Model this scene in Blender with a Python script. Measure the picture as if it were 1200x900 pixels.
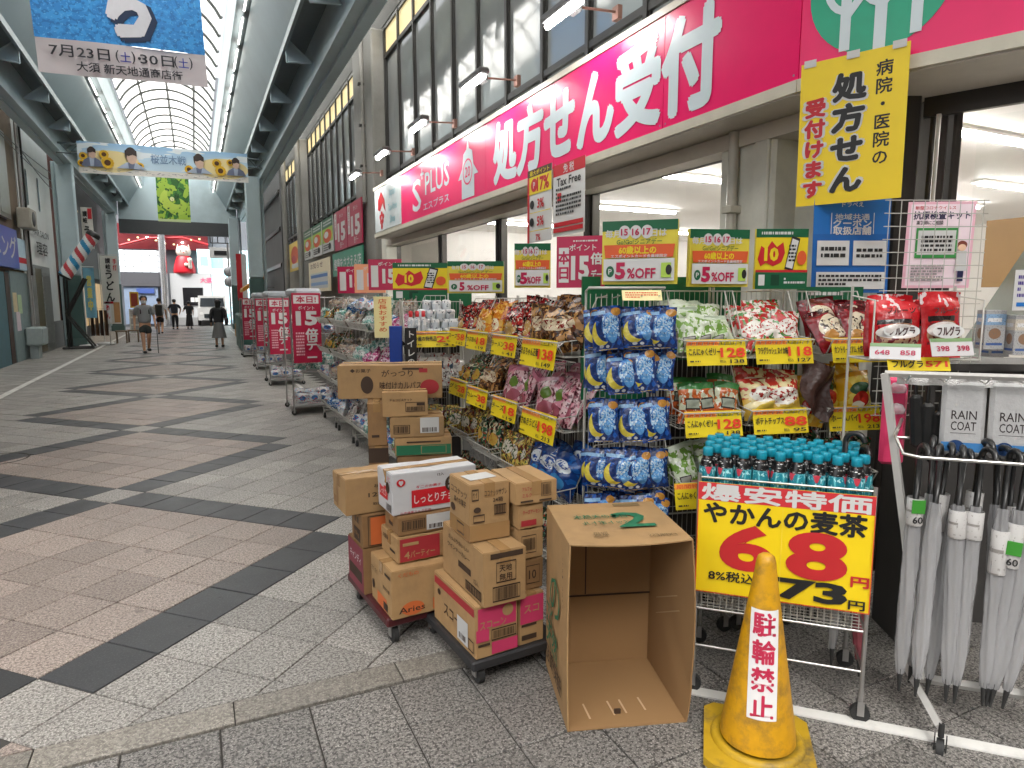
import bpy, bmesh, math, random
from mathutils import Matrix, Vector, noise as mnoise
R = math.radians
rnd = random.Random(7)
sc = bpy.context.scene
for o in list(bpy.data.objects): bpy.data.objects.remove(o)

# ------------------------------------------------------------------ camera
cd = bpy.data.cameras.new('camera'); cam = bpy.data.objects.new('camera', cd)
sc.collection.objects.link(cam); sc.camera = cam
cam.location = (0, 0, 1.6)
cam.rotation_euler = (R(90 - 7.2346), 0, R(-25.549))
cd.sensor_width = 36; cd.lens = 23.16; cd.clip_start = .05; cd.clip_end = 600

# ------------------------------------------------------------------ sky, sun, exposure
SUN_EL, SUN_AZ = R(58), R(215)          # azimuth clockwise from +Y
w = bpy.data.worlds.new('World'); sc.world = w; w.use_nodes = True
nt = w.node_tree; nt.nodes.clear()
sky = nt.nodes.new('ShaderNodeTexSky'); sky.sky_type = 'NISHITA'; sky.sun_disc = False
sky.sun_elevation = SUN_EL; sky.sun_rotation = SUN_AZ
sky.air_density = .8; sky.dust_density = 6; sky.ozone_density = .3
hs = nt.nodes.new('ShaderNodeHueSaturation'); hs.inputs['Saturation'].default_value = .12
bg = nt.nodes.new('ShaderNodeBackground'); bg.inputs['Strength'].default_value = .15
wo = nt.nodes.new('ShaderNodeOutputWorld')
nt.links.new(sky.outputs[0], hs.inputs['Color']); nt.links.new(hs.outputs[0], bg.inputs[0]); nt.links.new(bg.outputs[0], wo.inputs[0])
sl = bpy.data.lights.new('sun', 'SUN'); sl.energy = 1.5; sl.angle = R(35); sl.color = (1, .96, .9)
so = bpy.data.objects.new('sun', sl); sc.collection.objects.link(so); so.location = (-8, -12, 30)
sd = Vector((math.sin(SUN_AZ) * math.cos(SUN_EL), math.cos(SUN_AZ) * math.cos(SUN_EL), math.sin(SUN_EL)))
so.rotation_euler = (-sd).to_track_quat('-Z', 'Y').to_euler()
vs = sc.view_settings; vs.view_transform = 'Standard'; vs.look = 'None'; vs.exposure = 1.7; vs.gamma = 1; vs.use_curve_mapping = False
sc.cycles.use_denoising = True
sc.cycles.max_bounces = 8; sc.cycles.diffuse_bounces = 4; sc.cycles.transparent_max_bounces = 12
sc.cycles.sample_clamp_indirect = 6

# ------------------------------------------------------------------ helpers
def hx(h, k=1.0):
    h = h.lstrip('#'); c = [int(h[i:i + 2], 16) / 255 for i in (0, 2, 4)]
    return tuple((x / 12.92 if x <= .04045 else ((x + .055) / 1.055) ** 2.4) * k for x in c)
_mats = {}
def nd(t, kind, **kw):
    n = t.nodes.new(kind)
    for k, v in kw.items(): setattr(n, k, v)
    return n
def base_mat(name):
    m = bpy.data.materials.new(name); m.use_nodes = True
    t = m.node_tree; b = t.nodes['Principled BSDF']
    return m, t, b
def mathn(t, op, a, b=None):
    n = nd(t, 'ShaderNodeMath', operation=op)
    for i, v in enumerate((a, b)):
        if v is None: continue
        if isinstance(v, (int, float)): n.inputs[i].default_value = v
        else: t.links.new(v, n.inputs[i])
    return n.outputs[0]
def mixc(t, fac, a, b):
    n = nd(t, 'ShaderNodeMix', data_type='RGBA')
    for s, v in ((0, fac), (6, a), (7, b)):
        if isinstance(v, (int, float)): n.inputs[s].default_value = v
        elif isinstance(v, tuple): n.inputs[s].default_value = (*v[:3], 1)
        else: t.links.new(v, n.inputs[s])
    return n.outputs[2]
def mat(name, col, rough=.5, metal=0, var=.12, scale=9, bump=0, emit=0, alpha=1, trans=0, spec=.5, dirt=0, coat=0, obrand=0):
    """plain procedural surface: colour with cloudy variation, fine grain and optional bump / grime"""
    if name in _mats: return _mats[name]
    if isinstance(col, str): col = hx(col)
    m, t, b = base_mat(name)
    tc = nd(t, 'ShaderNodeTexCoord')
    n1 = nd(t, 'ShaderNodeTexNoise'); n1.inputs['Scale'].default_value = scale; n1.inputs['Detail'].default_value = 5
    t.links.new(tc.outputs['Object'], n1.inputs['Vector'])
    f = mathn(t, 'MULTIPLY_ADD', n1.outputs[0], var * 2); t.nodes[-1].inputs[2].default_value = 1 - var
    if obrand:
        oi = nd(t, 'ShaderNodeObjectInfo')
        g = mathn(t, 'MULTIPLY_ADD', oi.outputs['Random'], obrand * 2); t.nodes[-1].inputs[2].default_value = 1 - obrand
        f = mathn(t, 'MULTIPLY', f, g)
    v = nd(t, 'ShaderNodeVectorMath', operation='SCALE'); v.inputs[0].default_value = col; t.links.new(f, v.inputs['Scale'])
    c = v.outputs[0]
    if dirt:
        n2 = nd(t, 'ShaderNodeTexNoise'); n2.inputs['Scale'].default_value = scale * .35; n2.inputs['Detail'].default_value = 8; n2.inputs['Roughness'].default_value = .7
        t.links.new(tc.outputs['Object'], n2.inputs['Vector'])
        d = nd(t, 'ShaderNodeMapRange'); d.inputs[1].default_value = .48; d.inputs[2].default_value = .75; d.inputs[3].default_value = 0; d.inputs[4].default_value = dirt
        t.links.new(n2.outputs[0], d.inputs[0])
        c = mixc(t, d.outputs[0], c, (.05, .045, .04))
    t.links.new(c, b.inputs['Base Color'])
    b.inputs['Roughness'].default_value = rough; b.inputs['Metallic'].default_value = metal
    b.inputs['Specular IOR Level'].default_value = spec
    b.inputs['Coat Weight'].default_value = coat
    if trans: b.inputs['Transmission Weight'].default_value = trans
    if alpha < 1: b.inputs['Alpha'].default_value = alpha
    if emit:
        t.links.new(c, b.inputs['Emission Color']); b.inputs['Emission Strength'].default_value = emit
    if bump:
        n3 = nd(t, 'ShaderNodeTexNoise'); n3.inputs['Scale'].default_value = scale * 4; n3.inputs['Detail'].default_value = 4
        t.links.new(tc.outputs['Object'], n3.inputs['Vector'])
        bp = nd(t, 'ShaderNodeBump'); bp.inputs['Strength'].default_value = bump; bp.inputs['Distance'].default_value = .01
        t.links.new(n3.outputs[0], bp.inputs['Height']); t.links.new(bp.outputs[0], b.inputs['Normal'])
    _mats[name] = m; return m
def pmat(name, base, layers, rough=.35, coat=0, spec=.5, emit=0, rand=0, bump=0):
    """printed surface: flat shapes laid over one another in UV space"""
    if name in _mats: return _mats[name]
    m, t, b = base_mat(name)
    uv = nd(t, 'ShaderNodeTexCoord').outputs['UV']
    if rand:
        oi = nd(t, 'ShaderNodeObjectInfo')
    c = hx(base) if isinstance(base, str) else base
    sep = nd(t, 'ShaderNodeSeparateXYZ'); t.links.new(uv, sep.inputs[0]); U, V = sep.outputs[0], sep.outputs[1]
    def ell(cx, cy, rx, ry):
        a = mathn(t, 'MULTIPLY', mathn(t, 'SUBTRACT', U, cx), 1 / rx); bb = mathn(t, 'MULTIPLY', mathn(t, 'SUBTRACT', V, cy), 1 / ry)
        r = mathn(t, 'ADD', mathn(t, 'MULTIPLY', a, a), mathn(t, 'MULTIPLY', bb, bb))
        return mathn(t, 'LESS_THAN', r, 1.0)
    def rect(x0, y0, x1, y1):
        return mathn(t, 'MULTIPLY', ell((x0 + x1) / 2, .5, abs(x1 - x0) / 2, 50), ell(.5, (y0 + y1) / 2, 50, abs(y1 - y0) / 2))
    for L in layers:
        k = L[0]; col = hx(L[-1]) if isinstance(L[-1], str) else L[-1]
        if k == 'ell': f = ell(*L[1:5])
        elif k == 'rect': f = rect(*L[1:5])
        elif k == 'cres': f = mathn(t, 'MULTIPLY', ell(*L[1:5]), mathn(t, 'SUBTRACT', 1.0, ell(*L[5:9])))
        elif k == 'grad':        # (axis, from, to)
            mr = nd(t, 'ShaderNodeMapRange'); mr.inputs[1].default_value = L[2]; mr.inputs[2].default_value = L[3]
            t.links.new(U if L[1] == 'u' else V, mr.inputs[0]); f = mr.outputs[0]
        elif k in ('noise', 'dots'):     # scale, threshold, seed (, x0,y0,x1,y1)
            n = nd(t, 'ShaderNodeTexNoise' if k == 'noise' else 'ShaderNodeTexVoronoi')
            n.inputs['Scale'].default_value = L[1]
            mp = nd(t, 'ShaderNodeMapping'); mp.inputs['Location'].default_value = (L[3] * 3.7, L[3] * 1.3, L[3])
            t.links.new(uv, mp.inputs[0])
            if rand:
                sv = nd(t, 'ShaderNodeVectorMath', operation='ADD'); t.links.new(mp.outputs[0], sv.inputs[0])
                cb = nd(t, 'ShaderNodeCombineXYZ'); t.links.new(mathn(t, 'MULTIPLY', oi.outputs['Random'], rand), cb.inputs[2]); t.links.new(cb.outputs[0], sv.inputs[1])
                t.links.new(sv.outputs[0], n.inputs['Vector'])
            else: t.links.new(mp.outputs[0], n.inputs['Vector'])
            f = mathn(t, 'GREATER_THAN' if k == 'noise' else 'LESS_THAN', n.outputs[0], L[2])
            if len(L) > 5: f = mathn(t, 'MULTIPLY', f, rect(*L[4:8]))
        c = mixc(t, f, c, col)
    if isinstance(c, tuple): b.inputs['Base Color'].default_value = (*c, 1)
    else: t.links.new(c, b.inputs['Base Color'])
    b.inputs['Roughness'].default_value = rough; b.inputs['Coat Weight'].default_value = coat; b.inputs['Specular IOR Level'].default_value = spec
    if emit:
        if isinstance(c, tuple): b.inputs['Emission Color'].default_value = (*c, 1)
        else: t.links.new(c, b.inputs['Emission Color'])
        b.inputs['Emission Strength'].default_value = emit
    if bump:
        n3 = nd(t, 'ShaderNodeTexNoise'); n3.inputs['Scale'].default_value = 7; n3.inputs['Detail'].default_value = 3
        t.links.new(uv, n3.inputs['Vector'])
        if rand:
            n3.noise_dimensions = '4D'; t.links.new(mathn(t, 'MULTIPLY', oi.outputs['Random'], 40), n3.inputs['W'])
        bp = nd(t, 'ShaderNodeBump'); bp.inputs['Strength'].default_value = bump; bp.inputs['Distance'].default_value = .012
        t.links.new(n3.outputs[0], bp.inputs['Height']); t.links.new(bp.outputs[0], b.inputs['Normal'])
    _mats[name] = m; return m

I4 = Matrix.Identity(4)
def TR(x=0, y=0, z=0, rz=0, rx=0, ry=0):
    return Matrix.Translation((x, y, z)) @ Matrix.Rotation(rz, 4, 'Z') @ Matrix.Rotation(ry, 4, 'Y') @ Matrix.Rotation(rx, 4, 'X')
_txt = {}; _ts = bpy.data.scenes.new('typesetting')
def text_mesh(s, bold=0., res=2, sp=1.0):
    k = (s, bold, res, sp)
    if k in _txt: return _txt[k]
    c = bpy.data.curves.new('t', 'FONT'); c.body = s; c.size = 1; c.resolution_u = res; c.offset = bold; c.align_x = 'CENTER'; c.align_y = 'CENTER'; c.space_line = 1.1; c.space_character = sp
    o = bpy.data.objects.new('t', c); _ts.collection.objects.link(o)
    with bpy.context.temp_override(scene=_ts, view_layer=_ts.view_layers[0]):
        dg = bpy.context.evaluated_depsgraph_get(); dg.update()
        me = bpy.data.meshes.new_from_object(o.evaluated_get(dg))
    vs_ = [tuple(v.co) for v in me.vertices]; fs = [tuple(p.vertices) for p in me.polygons]
    bpy.data.meshes.remove(me); bpy.data.objects.remove(o); bpy.data.curves.remove(c)
    if not vs_: vs_ = [(0, 0, 0)]
    xs = [v[0] for v in vs_]; ys = [v[1] for v in vs_]
    cx, cy = (min(xs) + max(xs)) / 2, (min(ys) + max(ys)) / 2
    _txt[k] = ([(v[0] - cx, v[1] - cy) for v in vs_], fs, max(xs) - min(xs), max(ys) - min(ys)); return _txt[k]
class MB:
    def __init__(s): s.v = []; s.f = []; s.m = []; s.uv = []; s.sm = []
    def add(s, verts, faces, m=0, M=None, uvs=None, smooth=False):
        n = len(s.v)
        s.v += [tuple(M @ Vector(v)) for v in verts] if M is not None else [tuple(v) for v in verts]
        for i, f in enumerate(faces):
            s.f.append(tuple(n + k for k in f)); s.m.append(m); s.sm.append(smooth)
            s.uv.append(uvs[i] if uvs else None)
        return s
    def box(s, c, d, m=0, M=None, taper=1):
        x, y, z = [k / 2 for k in d]; X, Y, Z = c; t = taper
        vv = [(X - x, Y - y, Z - z), (X + x, Y - y, Z - z), (X + x, Y + y, Z - z), (X - x, Y + y, Z - z),
              (X - x * t, Y - y * t, Z + z), (X + x * t, Y - y * t, Z + z), (X + x * t, Y + y * t, Z + z), (X - x * t, Y + y * t, Z + z)]
        u = [(0, 0), (1, 0), (1, 1), (0, 1)]
        return s.add(vv, [(3, 2, 1, 0), (4, 5, 6, 7), (0, 1, 5, 4), (1, 2, 6, 5), (2, 3, 7, 6), (3, 0, 4, 7)], m, M, [u] * 6)
    def bb(s, x0, x1, y0, y1, z0, z1, m=0, M=None): return s.box(((x0 + x1) / 2, (y0 + y1) / 2, (z0 + z1) / 2), (abs(x1 - x0), abs(y1 - y0), abs(z1 - z0)), m, M)
    def cbox(s, c, d, b=.01, m=0, M=None):
        """box with chamfered edges"""
        bm = bmesh.new(); bmesh.ops.create_cube(bm, size=1)
        for v in bm.verts: v.co = Vector((v.co.x * d[0] + c[0], v.co.y * d[1] + c[1], v.co.z * d[2] + c[2]))
        bmesh.ops.bevel(bm, geom=bm.edges[:], offset=b, segments=1, affect='EDGES')
        s.add([v.co[:] for v in bm.verts], [[v.index for v in f.verts] for f in bm.faces], m, M); bm.free(); return s
    def quad(s, x0, z0, x1, z1, y=0, m=0, M=None):       # upright, facing -y
        return s.add([(x0, y, z0), (x1, y, z0), (x1, y, z1), (x0, y, z1)], [(0, 1, 2, 3)], m, M, [[(0, 0), (1, 0), (1, 1), (0, 1)]])
    def ellq(s, cx, cz, rx, rz, y=0, m=0, M=None, n=24, a0=0, a1=2 * math.pi):
        vv = [(cx + rx * math.cos(a0 + (a1 - a0) * i / n), y, cz + rz * math.sin(a0 + (a1 - a0) * i / n)) for i in range(n + (a1 - a0 < 6.28))]
        return s.add(vv, [tuple(range(len(vv)))], m, M)
    def poly(s, pts, y=0, m=0, M=None):
        return s.add([(x, y, z) for x, z in pts], [tuple(range(len(pts)))], m, M)
    def ring(s, cx, cz, rx, rz, wd, y=0, m=0, M=None, n=28, a0=0, a1=2 * math.pi):
        for i in range(n):
            a, b = a0 + (a1 - a0) * i / n, a0 + (a1 - a0) * (i + 1) / n
            p = [(cx + r1 * math.cos(t), y, cz + r2 * math.sin(t)) for t, r1, r2 in ((a, rx, rz), (b, rx, rz), (b, rx - wd, rz - wd), (a, rx - wd, rz - wd))]
            s.add(p, [(3, 2, 1, 0)], m, M)
        return s
    def prism(s, pts, z0, z1, m=0, M=None):              # polygon in xy (ccw), extruded in z
        n = len(pts); vv = [(x, y, z0) for x, y in pts] + [(x, y, z1) for x, y in pts]
        return s.add(vv, [tuple(range(n - 1, -1, -1)), tuple(range(n, 2 * n))] + [(i, (i + 1) % n, n + (i + 1) % n, n + i) for i in range(n)], m, M)
    def tube(s, pts, r, m=0, M=None, n=6, cap=True, smooth=True):
        pts = [Vector(p) for p in pts]; rs = r if isinstance(r, (list, tuple)) else [r] * len(pts)
        vv = []; N = len(pts); ref = None
        for i, p in enumerate(pts):
            d = (pts[min(i + 1, N - 1)] - pts[max(i - 1, 0)])
            if d.length < 1e-9: d = Vector((0, 0, 1))
            d.normalize()
            if ref is None: ref = d.orthogonal().normalized()
            ref = ref - d * ref.dot(d)
            ref = ref.normalized() if ref.length > 1e-6 else d.orthogonal().normalized()
            q = d.cross(ref)
            for k in range(n):
                a = 2 * math.pi * k / n + math.pi / n; vv.append(tuple(p + (ref * math.cos(a) + q * math.sin(a)) * rs[i]))
        ff = [(i * n + k, i * n + (k + 1) % n, (i + 1) * n + (k + 1) % n, (i + 1) * n + k) for i in range(N - 1) for k in range(n)]
        s.add(vv, ff, m, M, None, smooth and n > 4)
        if cap: s.add(vv[:n][::-1], [tuple(range(n))], m, M); s.add(vv[-n:], [tuple(range(n))], m, M)
        return s
    def lathe(s, prof, n=16, m=0, M=None, smooth=True, a0=0, a1=2 * math.pi, sx=1, sy=1):
        full = abs(a1 - a0) > 6.28; c = n if full else n + 1
        vv = [(r * math.cos(a0 + (a1 - a0) * k / n) * sx, r * math.sin(a0 + (a1 - a0) * k / n) * sy, z) for r, z in prof for k in range(c)]
        ff = [(i * c + k, i * c + (k + 1) % c, (i + 1) * c + (k + 1) % c, (i + 1) * c + k) for i in range(len(prof) - 1) for k in range(n)]
        uu = [[(k / n, i / (len(prof) - 1)), ((k + 1) / n, i / (len(prof) - 1)), ((k + 1) / n, (i + 1) / (len(prof) - 1)), (k / n, (i + 1) / (len(prof) - 1))] for i in range(len(prof) - 1) for k in range(n)]
        return s.add(vv, ff, m, M, uu, smooth)
    def grid(s, fn, nu, nv, m=0, M=None, smooth=True):
        vv = [fn(i / nu, j / nv) for j in range(nv + 1) for i in range(nu + 1)]; w_ = nu + 1
        ff = [(j * w_ + i, j * w_ + i + 1, (j + 1) * w_ + i + 1, (j + 1) * w_ + i) for j in range(nv) for i in range(nu)]
        uu = [[(i / nu, j / nv), ((i + 1) / nu, j / nv), ((i + 1) / nu, (j + 1) / nv), (i / nu, (j + 1) / nv)] for j in range(nv) for i in range(nu)]
        return s.add(vv, ff, m, M, uu, smooth)
    def txt(s, t, xc, zc, h, m=0, M=None, w=None, bold=.012, y=-.002, vert=False, hfit=False, sp=1.0, wmax=None, res=2, flip=False):
        """lettering upright facing -y; h = cap size; w stretches to a width"""
        vs_, fs, tw, th = text_mesh('\n'.join(t) if vert else t, bold, res, sp)
        sz = h / (th if hfit else 1) if not vert else h / th
        sx = (w / tw) if w else sz
        if wmax and tw * sx > wmax: sx = wmax / tw
        k = -1 if flip else 1
        if bold > .016 and any(ord(ch) > 0x2e80 for ch in t):      # heavy strokes for dense characters: overlaid copies
            vs_, fs, tw0, th0 = text_mesh('\n'.join(t) if vert else t, 0., res, sp)
            q = bold * sz; sx = sx * tw / tw0 * (1 - 2 * q / max(1e-6, tw0 * sx * tw / tw0)) if w else sx
            for j in range(9):
                dx, dz = (0, 0) if j == 8 else (q * math.cos(j * .7854), q * math.sin(j * .7854))
                s.add([(xc + a * sx * k + dx, y - j * 2e-5, zc + b * sz + dz) for a, b in vs_], [f if not flip else f[::-1] for f in fs], m, M)
            return s
        return s.add([(xc + a * sx * k, y, zc + b * sz) for a, b in vs_], [f if not flip else f[::-1] for f in fs], m, M)
    def mesh(s, name, mats):
        me = bpy.data.meshes.new(name); me.from_pydata(s.v, [], s.f)
        for k in (mats if isinstance(mats, (list, tuple)) else [mats]): me.materials.append(k)
        me.polygons.foreach_set('material_index', s.m); me.polygons.foreach_set('use_smooth', s.sm)
        if any(u for u in s.uv):
            ul = me.uv_layers.new(name='UVMap'); d = []
            for f, u in zip(s.f, s.uv):
                for i in range(len(f)): d += u[i % len(u)] if u else (0, 0)
            ul.data.foreach_set('uv', d)
        me.update(); return me
    def build(s, name, mats, parent=None, M=None, label=None, cat=None, group=None, kind=None):
        return link(name, s.mesh(name, mats), parent, M, label, cat, group, kind)
def tag(o, label=None, cat=None, group=None, kind=None):
    if label: o['label'] = label
    if cat: o['category'] = cat
    if group: o['group'] = group
    if kind: o['kind'] = kind
    return o
def link(name, data, parent=None, M=None, label=None, cat=None, group=None, kind=None):
    o = bpy.data.objects.new(name, data); sc.collection.objects.link(o)
    if parent is not None: o.parent = parent
    if M is not None: o.matrix_local = M
    return tag(o, label, cat, group, kind)
def thing(name, label, cat, M=None, group=None):
    o = link(name, None, None, M, label, cat, group); o.empty_display_size = .1; return o
def copy_tree(o, M=None, label=None, group=None, parent=None):
    c = o.copy(); sc.collection.objects.link(c)
    if parent is not None: c.parent = parent
    if M is not None: c.matrix_local = M
    if label: c['label'] = label
    if group: c['group'] = group
    for ch in [k for k in bpy.data.objects if k.parent == o]: copy_tree(ch, None, None, None, c)
    return c

# ------------------------------------------------------------------ shared materials
white = mat('white_paint', (.6, .6, .59), .45, var=.05, dirt=.12)
paper = mat('paper_white', (.6, .6, .59), .6, var=.03)
black = mat('black_ink', (.012, .012, .012), .5, var=.1)
red = mat('red_ink', hx('#D0202C', .8), .45, var=.04)
dkred = mat('dark_red_print', hx('#A8123C'), .4, var=.06)
crimson = mat('crimson_print', hx('#B01848'), .35, var=.05)
yellow = mat('yellow_card', hx('#EED41C', .85), .5, var=.05)
yellowp = mat('yellow_poster', hx('#F0D016', .98), .4, var=.05)
orange = mat('orange_print', hx('#E8602C', .8), .5, var=.06)
green = mat('green_print', hx('#0B5A38'), .4, var=.06)
blue = mat('blue_print', hx('#1468B4'), .4, var=.05)
magenta = mat('magenta_sign', hx('#F01468', .95), .3, var=.05, spec=.4)
chrome = mat('wire_chrome', (.62, .61, .58), .28, metal=1, var=.1)
wire_white = mat('wire_white', (.45, .44, .4), .4, var=.08, dirt=.2)
rubber = mat('black_rubber', (.02, .02, .02), .7)
dark_metal = mat('dark_bronze_metal', (.045, .04, .036), .35, metal=.6, var=.15)
alu = mat('aluminium_frame', (.36, .35, .34), .35, metal=.7, var=.1)
# ================================================================== ground
def granite(name, col, speck, rough=.5, contrast=.5):
    m, t, b = base_mat(name)
    pos = nd(t, 'ShaderNodeNewGeometry')
    def noise(scale, det=2):
        n = nd(t, 'ShaderNodeTexNoise'); n.inputs['Scale'].default_value = scale; n.inputs['Detail'].default_value = det; n.inputs['Roughness'].default_value = .65
        t.links.new(pos.outputs['Position'], n.inputs['Vector']); return n.outputs[0]
    def rng(v, a, b_, lo=0, hi=1):
        r = nd(t, 'ShaderNodeMapRange'); t.links.new(v, r.inputs[0])
        for i, k in enumerate((a, b_, lo, hi)): r.inputs[i + 1].default_value = k
        return r.outputs[0]
    c = mixc(t, rng(noise(75, 3), .44, .58, 0, contrast), col, speck)
    c = mixc(t, rng(noise(130, 1), .58, .66, 0, contrast * .8), c, tuple(min(1, k * 1.9 + .04) for k in col))
    # grime: soft stains with shapes of their own, and small trodden spots
    c = mixc(t, rng(noise(1.3, 6), .45, .75, 0, .34), c, tuple(k * .5 for k in col))
    c = mixc(t, rng(noise(6.5, 3), .655, .69, 0, .6), c, tuple(k * .3 for k in col))
    oi = nd(t, 'ShaderNodeObjectInfo'); isl = pos.outputs['Random Per Island']
    f = mathn(t, 'FRACT', mathn(t, 'ADD', oi.outputs['Random'], isl))
    f = mathn(t, 'MULTIPLY_ADD', f, .34); t.nodes[-1].inputs[2].default_value = .82
    v = nd(t, 'ShaderNodeVectorMath', operation='SCALE'); t.links.new(c, v.inputs[0]); t.links.new(f, v.inputs['Scale'])
    t.links.new(v.outputs[0], b.inputs['Base Color'])
    t.links.new(rng(noise(3, 4), .3, .7, rough - .05, rough + .06), b.inputs['Roughness'])
    bp = nd(t, 'ShaderNodeBump'); bp.inputs['Strength'].default_value = .25; bp.inputs['Distance'].default_value = .003
    t.links.new(noise(160, 2), bp.inputs['Height']); t.links.new(bp.outputs[0], b.inputs['Normal'])
    return m
g_pink = granite('granite_pink', hx('#A0938A', .84), hx('#564A44'), .5, .8)
g_grey = granite('granite_grey', hx('#A29E98', .84), hx('#4A4642'), .5, .85)
g_dark = granite('granite_charcoal', hx('#3C3D3F', .8), hx('#282A2C'), .5, .45)
g_side = granite('granite_flag', hx('#938F8A', .74), hx('#2C2A28'), .5, .95)
g_kerb = granite('granite_kerb', hx('#989288', .74), hx('#44403C'), .5, .6)
grout = mat('mortar_joint', (.05, .046, .042), .9, var=.2, scale=3)

MB().bb(-200, 200, -60, 400, -.5, -.03).build('ground', mat('asphalt', (.05, .05, .052), .8, var=.2, scale=2), kind='structure')
bed = MB().bb(-4.4, 3.62, 2.71, 46, -.028, -.006).build('street_paving', grout, kind='structure')
MOD = .32; UC, VC = 3.889, 4.865; XC = -.69
def clip(poly, a, b, c):        # keep a*x+b*y<=c
    out = []
    for i in range(len(poly)):
        p, q = poly[i], poly[(i + 1) % len(poly)]
        dp, dq = a * p[0] + b * p[1] - c, a * q[0] + b * q[1] - c
        if dp <= 0: out.append(p)
        if (dp < 0 < dq) or (dq < 0 < dp):
            t = dp / (dp - dq); out.append((p[0] + (q[0] - p[0]) * t, p[1] + (q[1] - p[1]) * t))
    return out
s2 = 2 ** -.5
camf = Vector((math.sin(R(25.5)), math.cos(R(25.5))))
cells = []
for i in range(-25, 110):
    for j in range(-25, 110):
        u, v = UC + i * MOD, VC + j * MOD
        x, y = (u - v) * s2, (u + v) * s2
        if not (-4.5 < x < 3.8 and 2.5 < y < 45.5): continue
        dep = x * camf.x + y * camf.y
        lat = x * camf.y - y * camf.x
        if dep < .5 or lat / dep < -.95: continue
        if x > 2.2 and y > 3: continue                       # under the racks and the shop
        h = MOD / 2 - .0033
        pl = [((u + a * h - v - b * h) * s2, (u + a * h + v + b * h) * s2) for a, b in ((-1, 1), (-1, -1), (1, -1), (1, 1))]
        pl = pl[::-1] if False else pl
        whole = True
        for (a, b, c) in ((0, -1, -2.715), (-1, 0, 4.3), (1, 0, 3.5)):
            if any(a * p[0] + b * p[1] > c for p in pl): whole = False; pl = clip(pl, a, b, c)
        if len(pl) < 3: continue
        fi, fj = i // 7, j // 7
        onb = (i % 7 == 0) != (j % 7 == 0)
        kx = abs(x - XC) < 1.5
        if onb and kx: k = 2
        elif i % 7 == 0 and j % 7 == 0: k = 1
        elif fi == fj and kx: k = 0
        else: k = 1
        if y < 3.1 and x > -.6 and k != 1: k = 1
        cells.append((dep, abs(lat / dep) < .82, pl, whole, k, (x, y)))
cells.sort(key=lambda c: (not c[1], c[0]))
gm = [g_pink, g_grey, g_dark]
hh = MOD / 2 - .0033
def paver_mb(pl, z0=-.02, z1=0., mb=None, m=0, bev=.0025):
    mb = mb or MB(); n = len(pl)
    ar = sum(pl[i][0] * pl[(i + 1) % n][1] - pl[(i + 1) % n][0] * pl[i][1] for i in range(n))
    if ar < 0: pl = pl[::-1]
    cx, cy = sum(p[0] for p in pl) / n, sum(p[1] for p in pl) / n
    ins = [(p[0] + (cx - p[0]) * bev * 7, p[1] + (cy - p[1]) * bev * 7) for p in pl]
    vv = [(x, y, z0) for x, y in pl] + [(x, y, z1 - .0025) for x, y in pl] + [(x, y, z1) for x, y in ins]
    ff = [tuple(range(2 * n, 3 * n))] + [(a * n + i, a * n + (i + 1) % n, (a + 1) * n + (i + 1) % n, (a + 1) * n + i) for a in (0, 1) for i in range(n)]
    return mb.add(vv, ff, m)
hh = MOD / 2 - .0033
dia = [((a - b) * s2 * hh, (a + b) * s2 * hh) for a, b in ((-1, -1), (1, -1), (1, 1), (-1, 1))]
pm = [paver_mb(dia).mesh('paver', g) for g in gm]
rest = MB(); cnt = 0
for dep, vis, pl, whole, k, (x, y) in cells:
    if vis and cnt < 300:
        cnt += 1; z = rnd.uniform(-.0012, .0012)
        if whole: link('paver', pm[k], bed, TR(x, y, z, 0, rnd.uniform(-.002, .002), rnd.uniform(-.002, .002)))
        else: paver_mb(pl).build('paver', gm[k], bed)
    else: paver_mb(pl, mb=rest, m=k, z1=rnd.uniform(-.001, .001))
rest.build('distant_pavers', gm, bed, kind='stuff')

kerb = MB().bb(-3, 3.6, 2.548, 2.708, -.028, -.008).build('kerb', grout, kind='structure')
x = -1.926
ks = paver_mb([(0, 0), (.655, 0), (.655, .148), (0, .148)], -.02, .005, bev=.004).mesh('kerb_stone', g_kerb)
while x < 3.3: link('kerb_stone', ks, kerb, TR(x, 2.554, 0)); x += .6605

side = MB().bb(-3, 4.6, -3, 2.546, -.028, -.007).build('cross_street_paving', grout, kind='structure')
fl = paver_mb([(0, 0), (.318, 0), (.318, .281), (0, .281)], -.02, 0, bev=.003).mesh('flagstone', g_side)
for r_ in range(10):
    for c_ in range(22):
        x, y = -2.94 + .3245 * c_ + .02, 2.545 - .287 * (r_ + 1)
        dep = (x + .16) * camf.x + (y + .14) * camf.y
        if dep < .7: continue
        link('flagstone', fl, side, TR(x + .0025, y + .0025, rnd.uniform(-.0012, .001), 0, rnd.uniform(-.003, .003), rnd.uniform(-.003, .003)))
lm = mat('road_marking', (.6, .59, .56), .6, var=.12, scale=14, dirt=.5)
MB().bb(-3.06, -2.95, 2.72, 45, .003, .006).build('painted_lane_line', lm, kind='structure')
MB().bb(1.66, 1.72, 10, 40, .003, .006).build('painted_shop_line', lm, kind='structure')
MB().bb(-.03, 1.9, -.028, .028, .001, .008, M=TR(1.765, 1.965, 0, R(-45.4))).build('white_boundary_strip', mat('boundary_strip_white', (.66, .65, .62), .5, var=.1, scale=10, dirt=.4), kind='structure')
mh = MB(); mh.ring(0, 0, .3, .3, .022, y=0, m=0, M=Matrix.Rotation(R(90), 4, 'X'))
mh.build('manhole_rim', grout, bed, TR(-1.92, 8.15, .0022))

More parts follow.
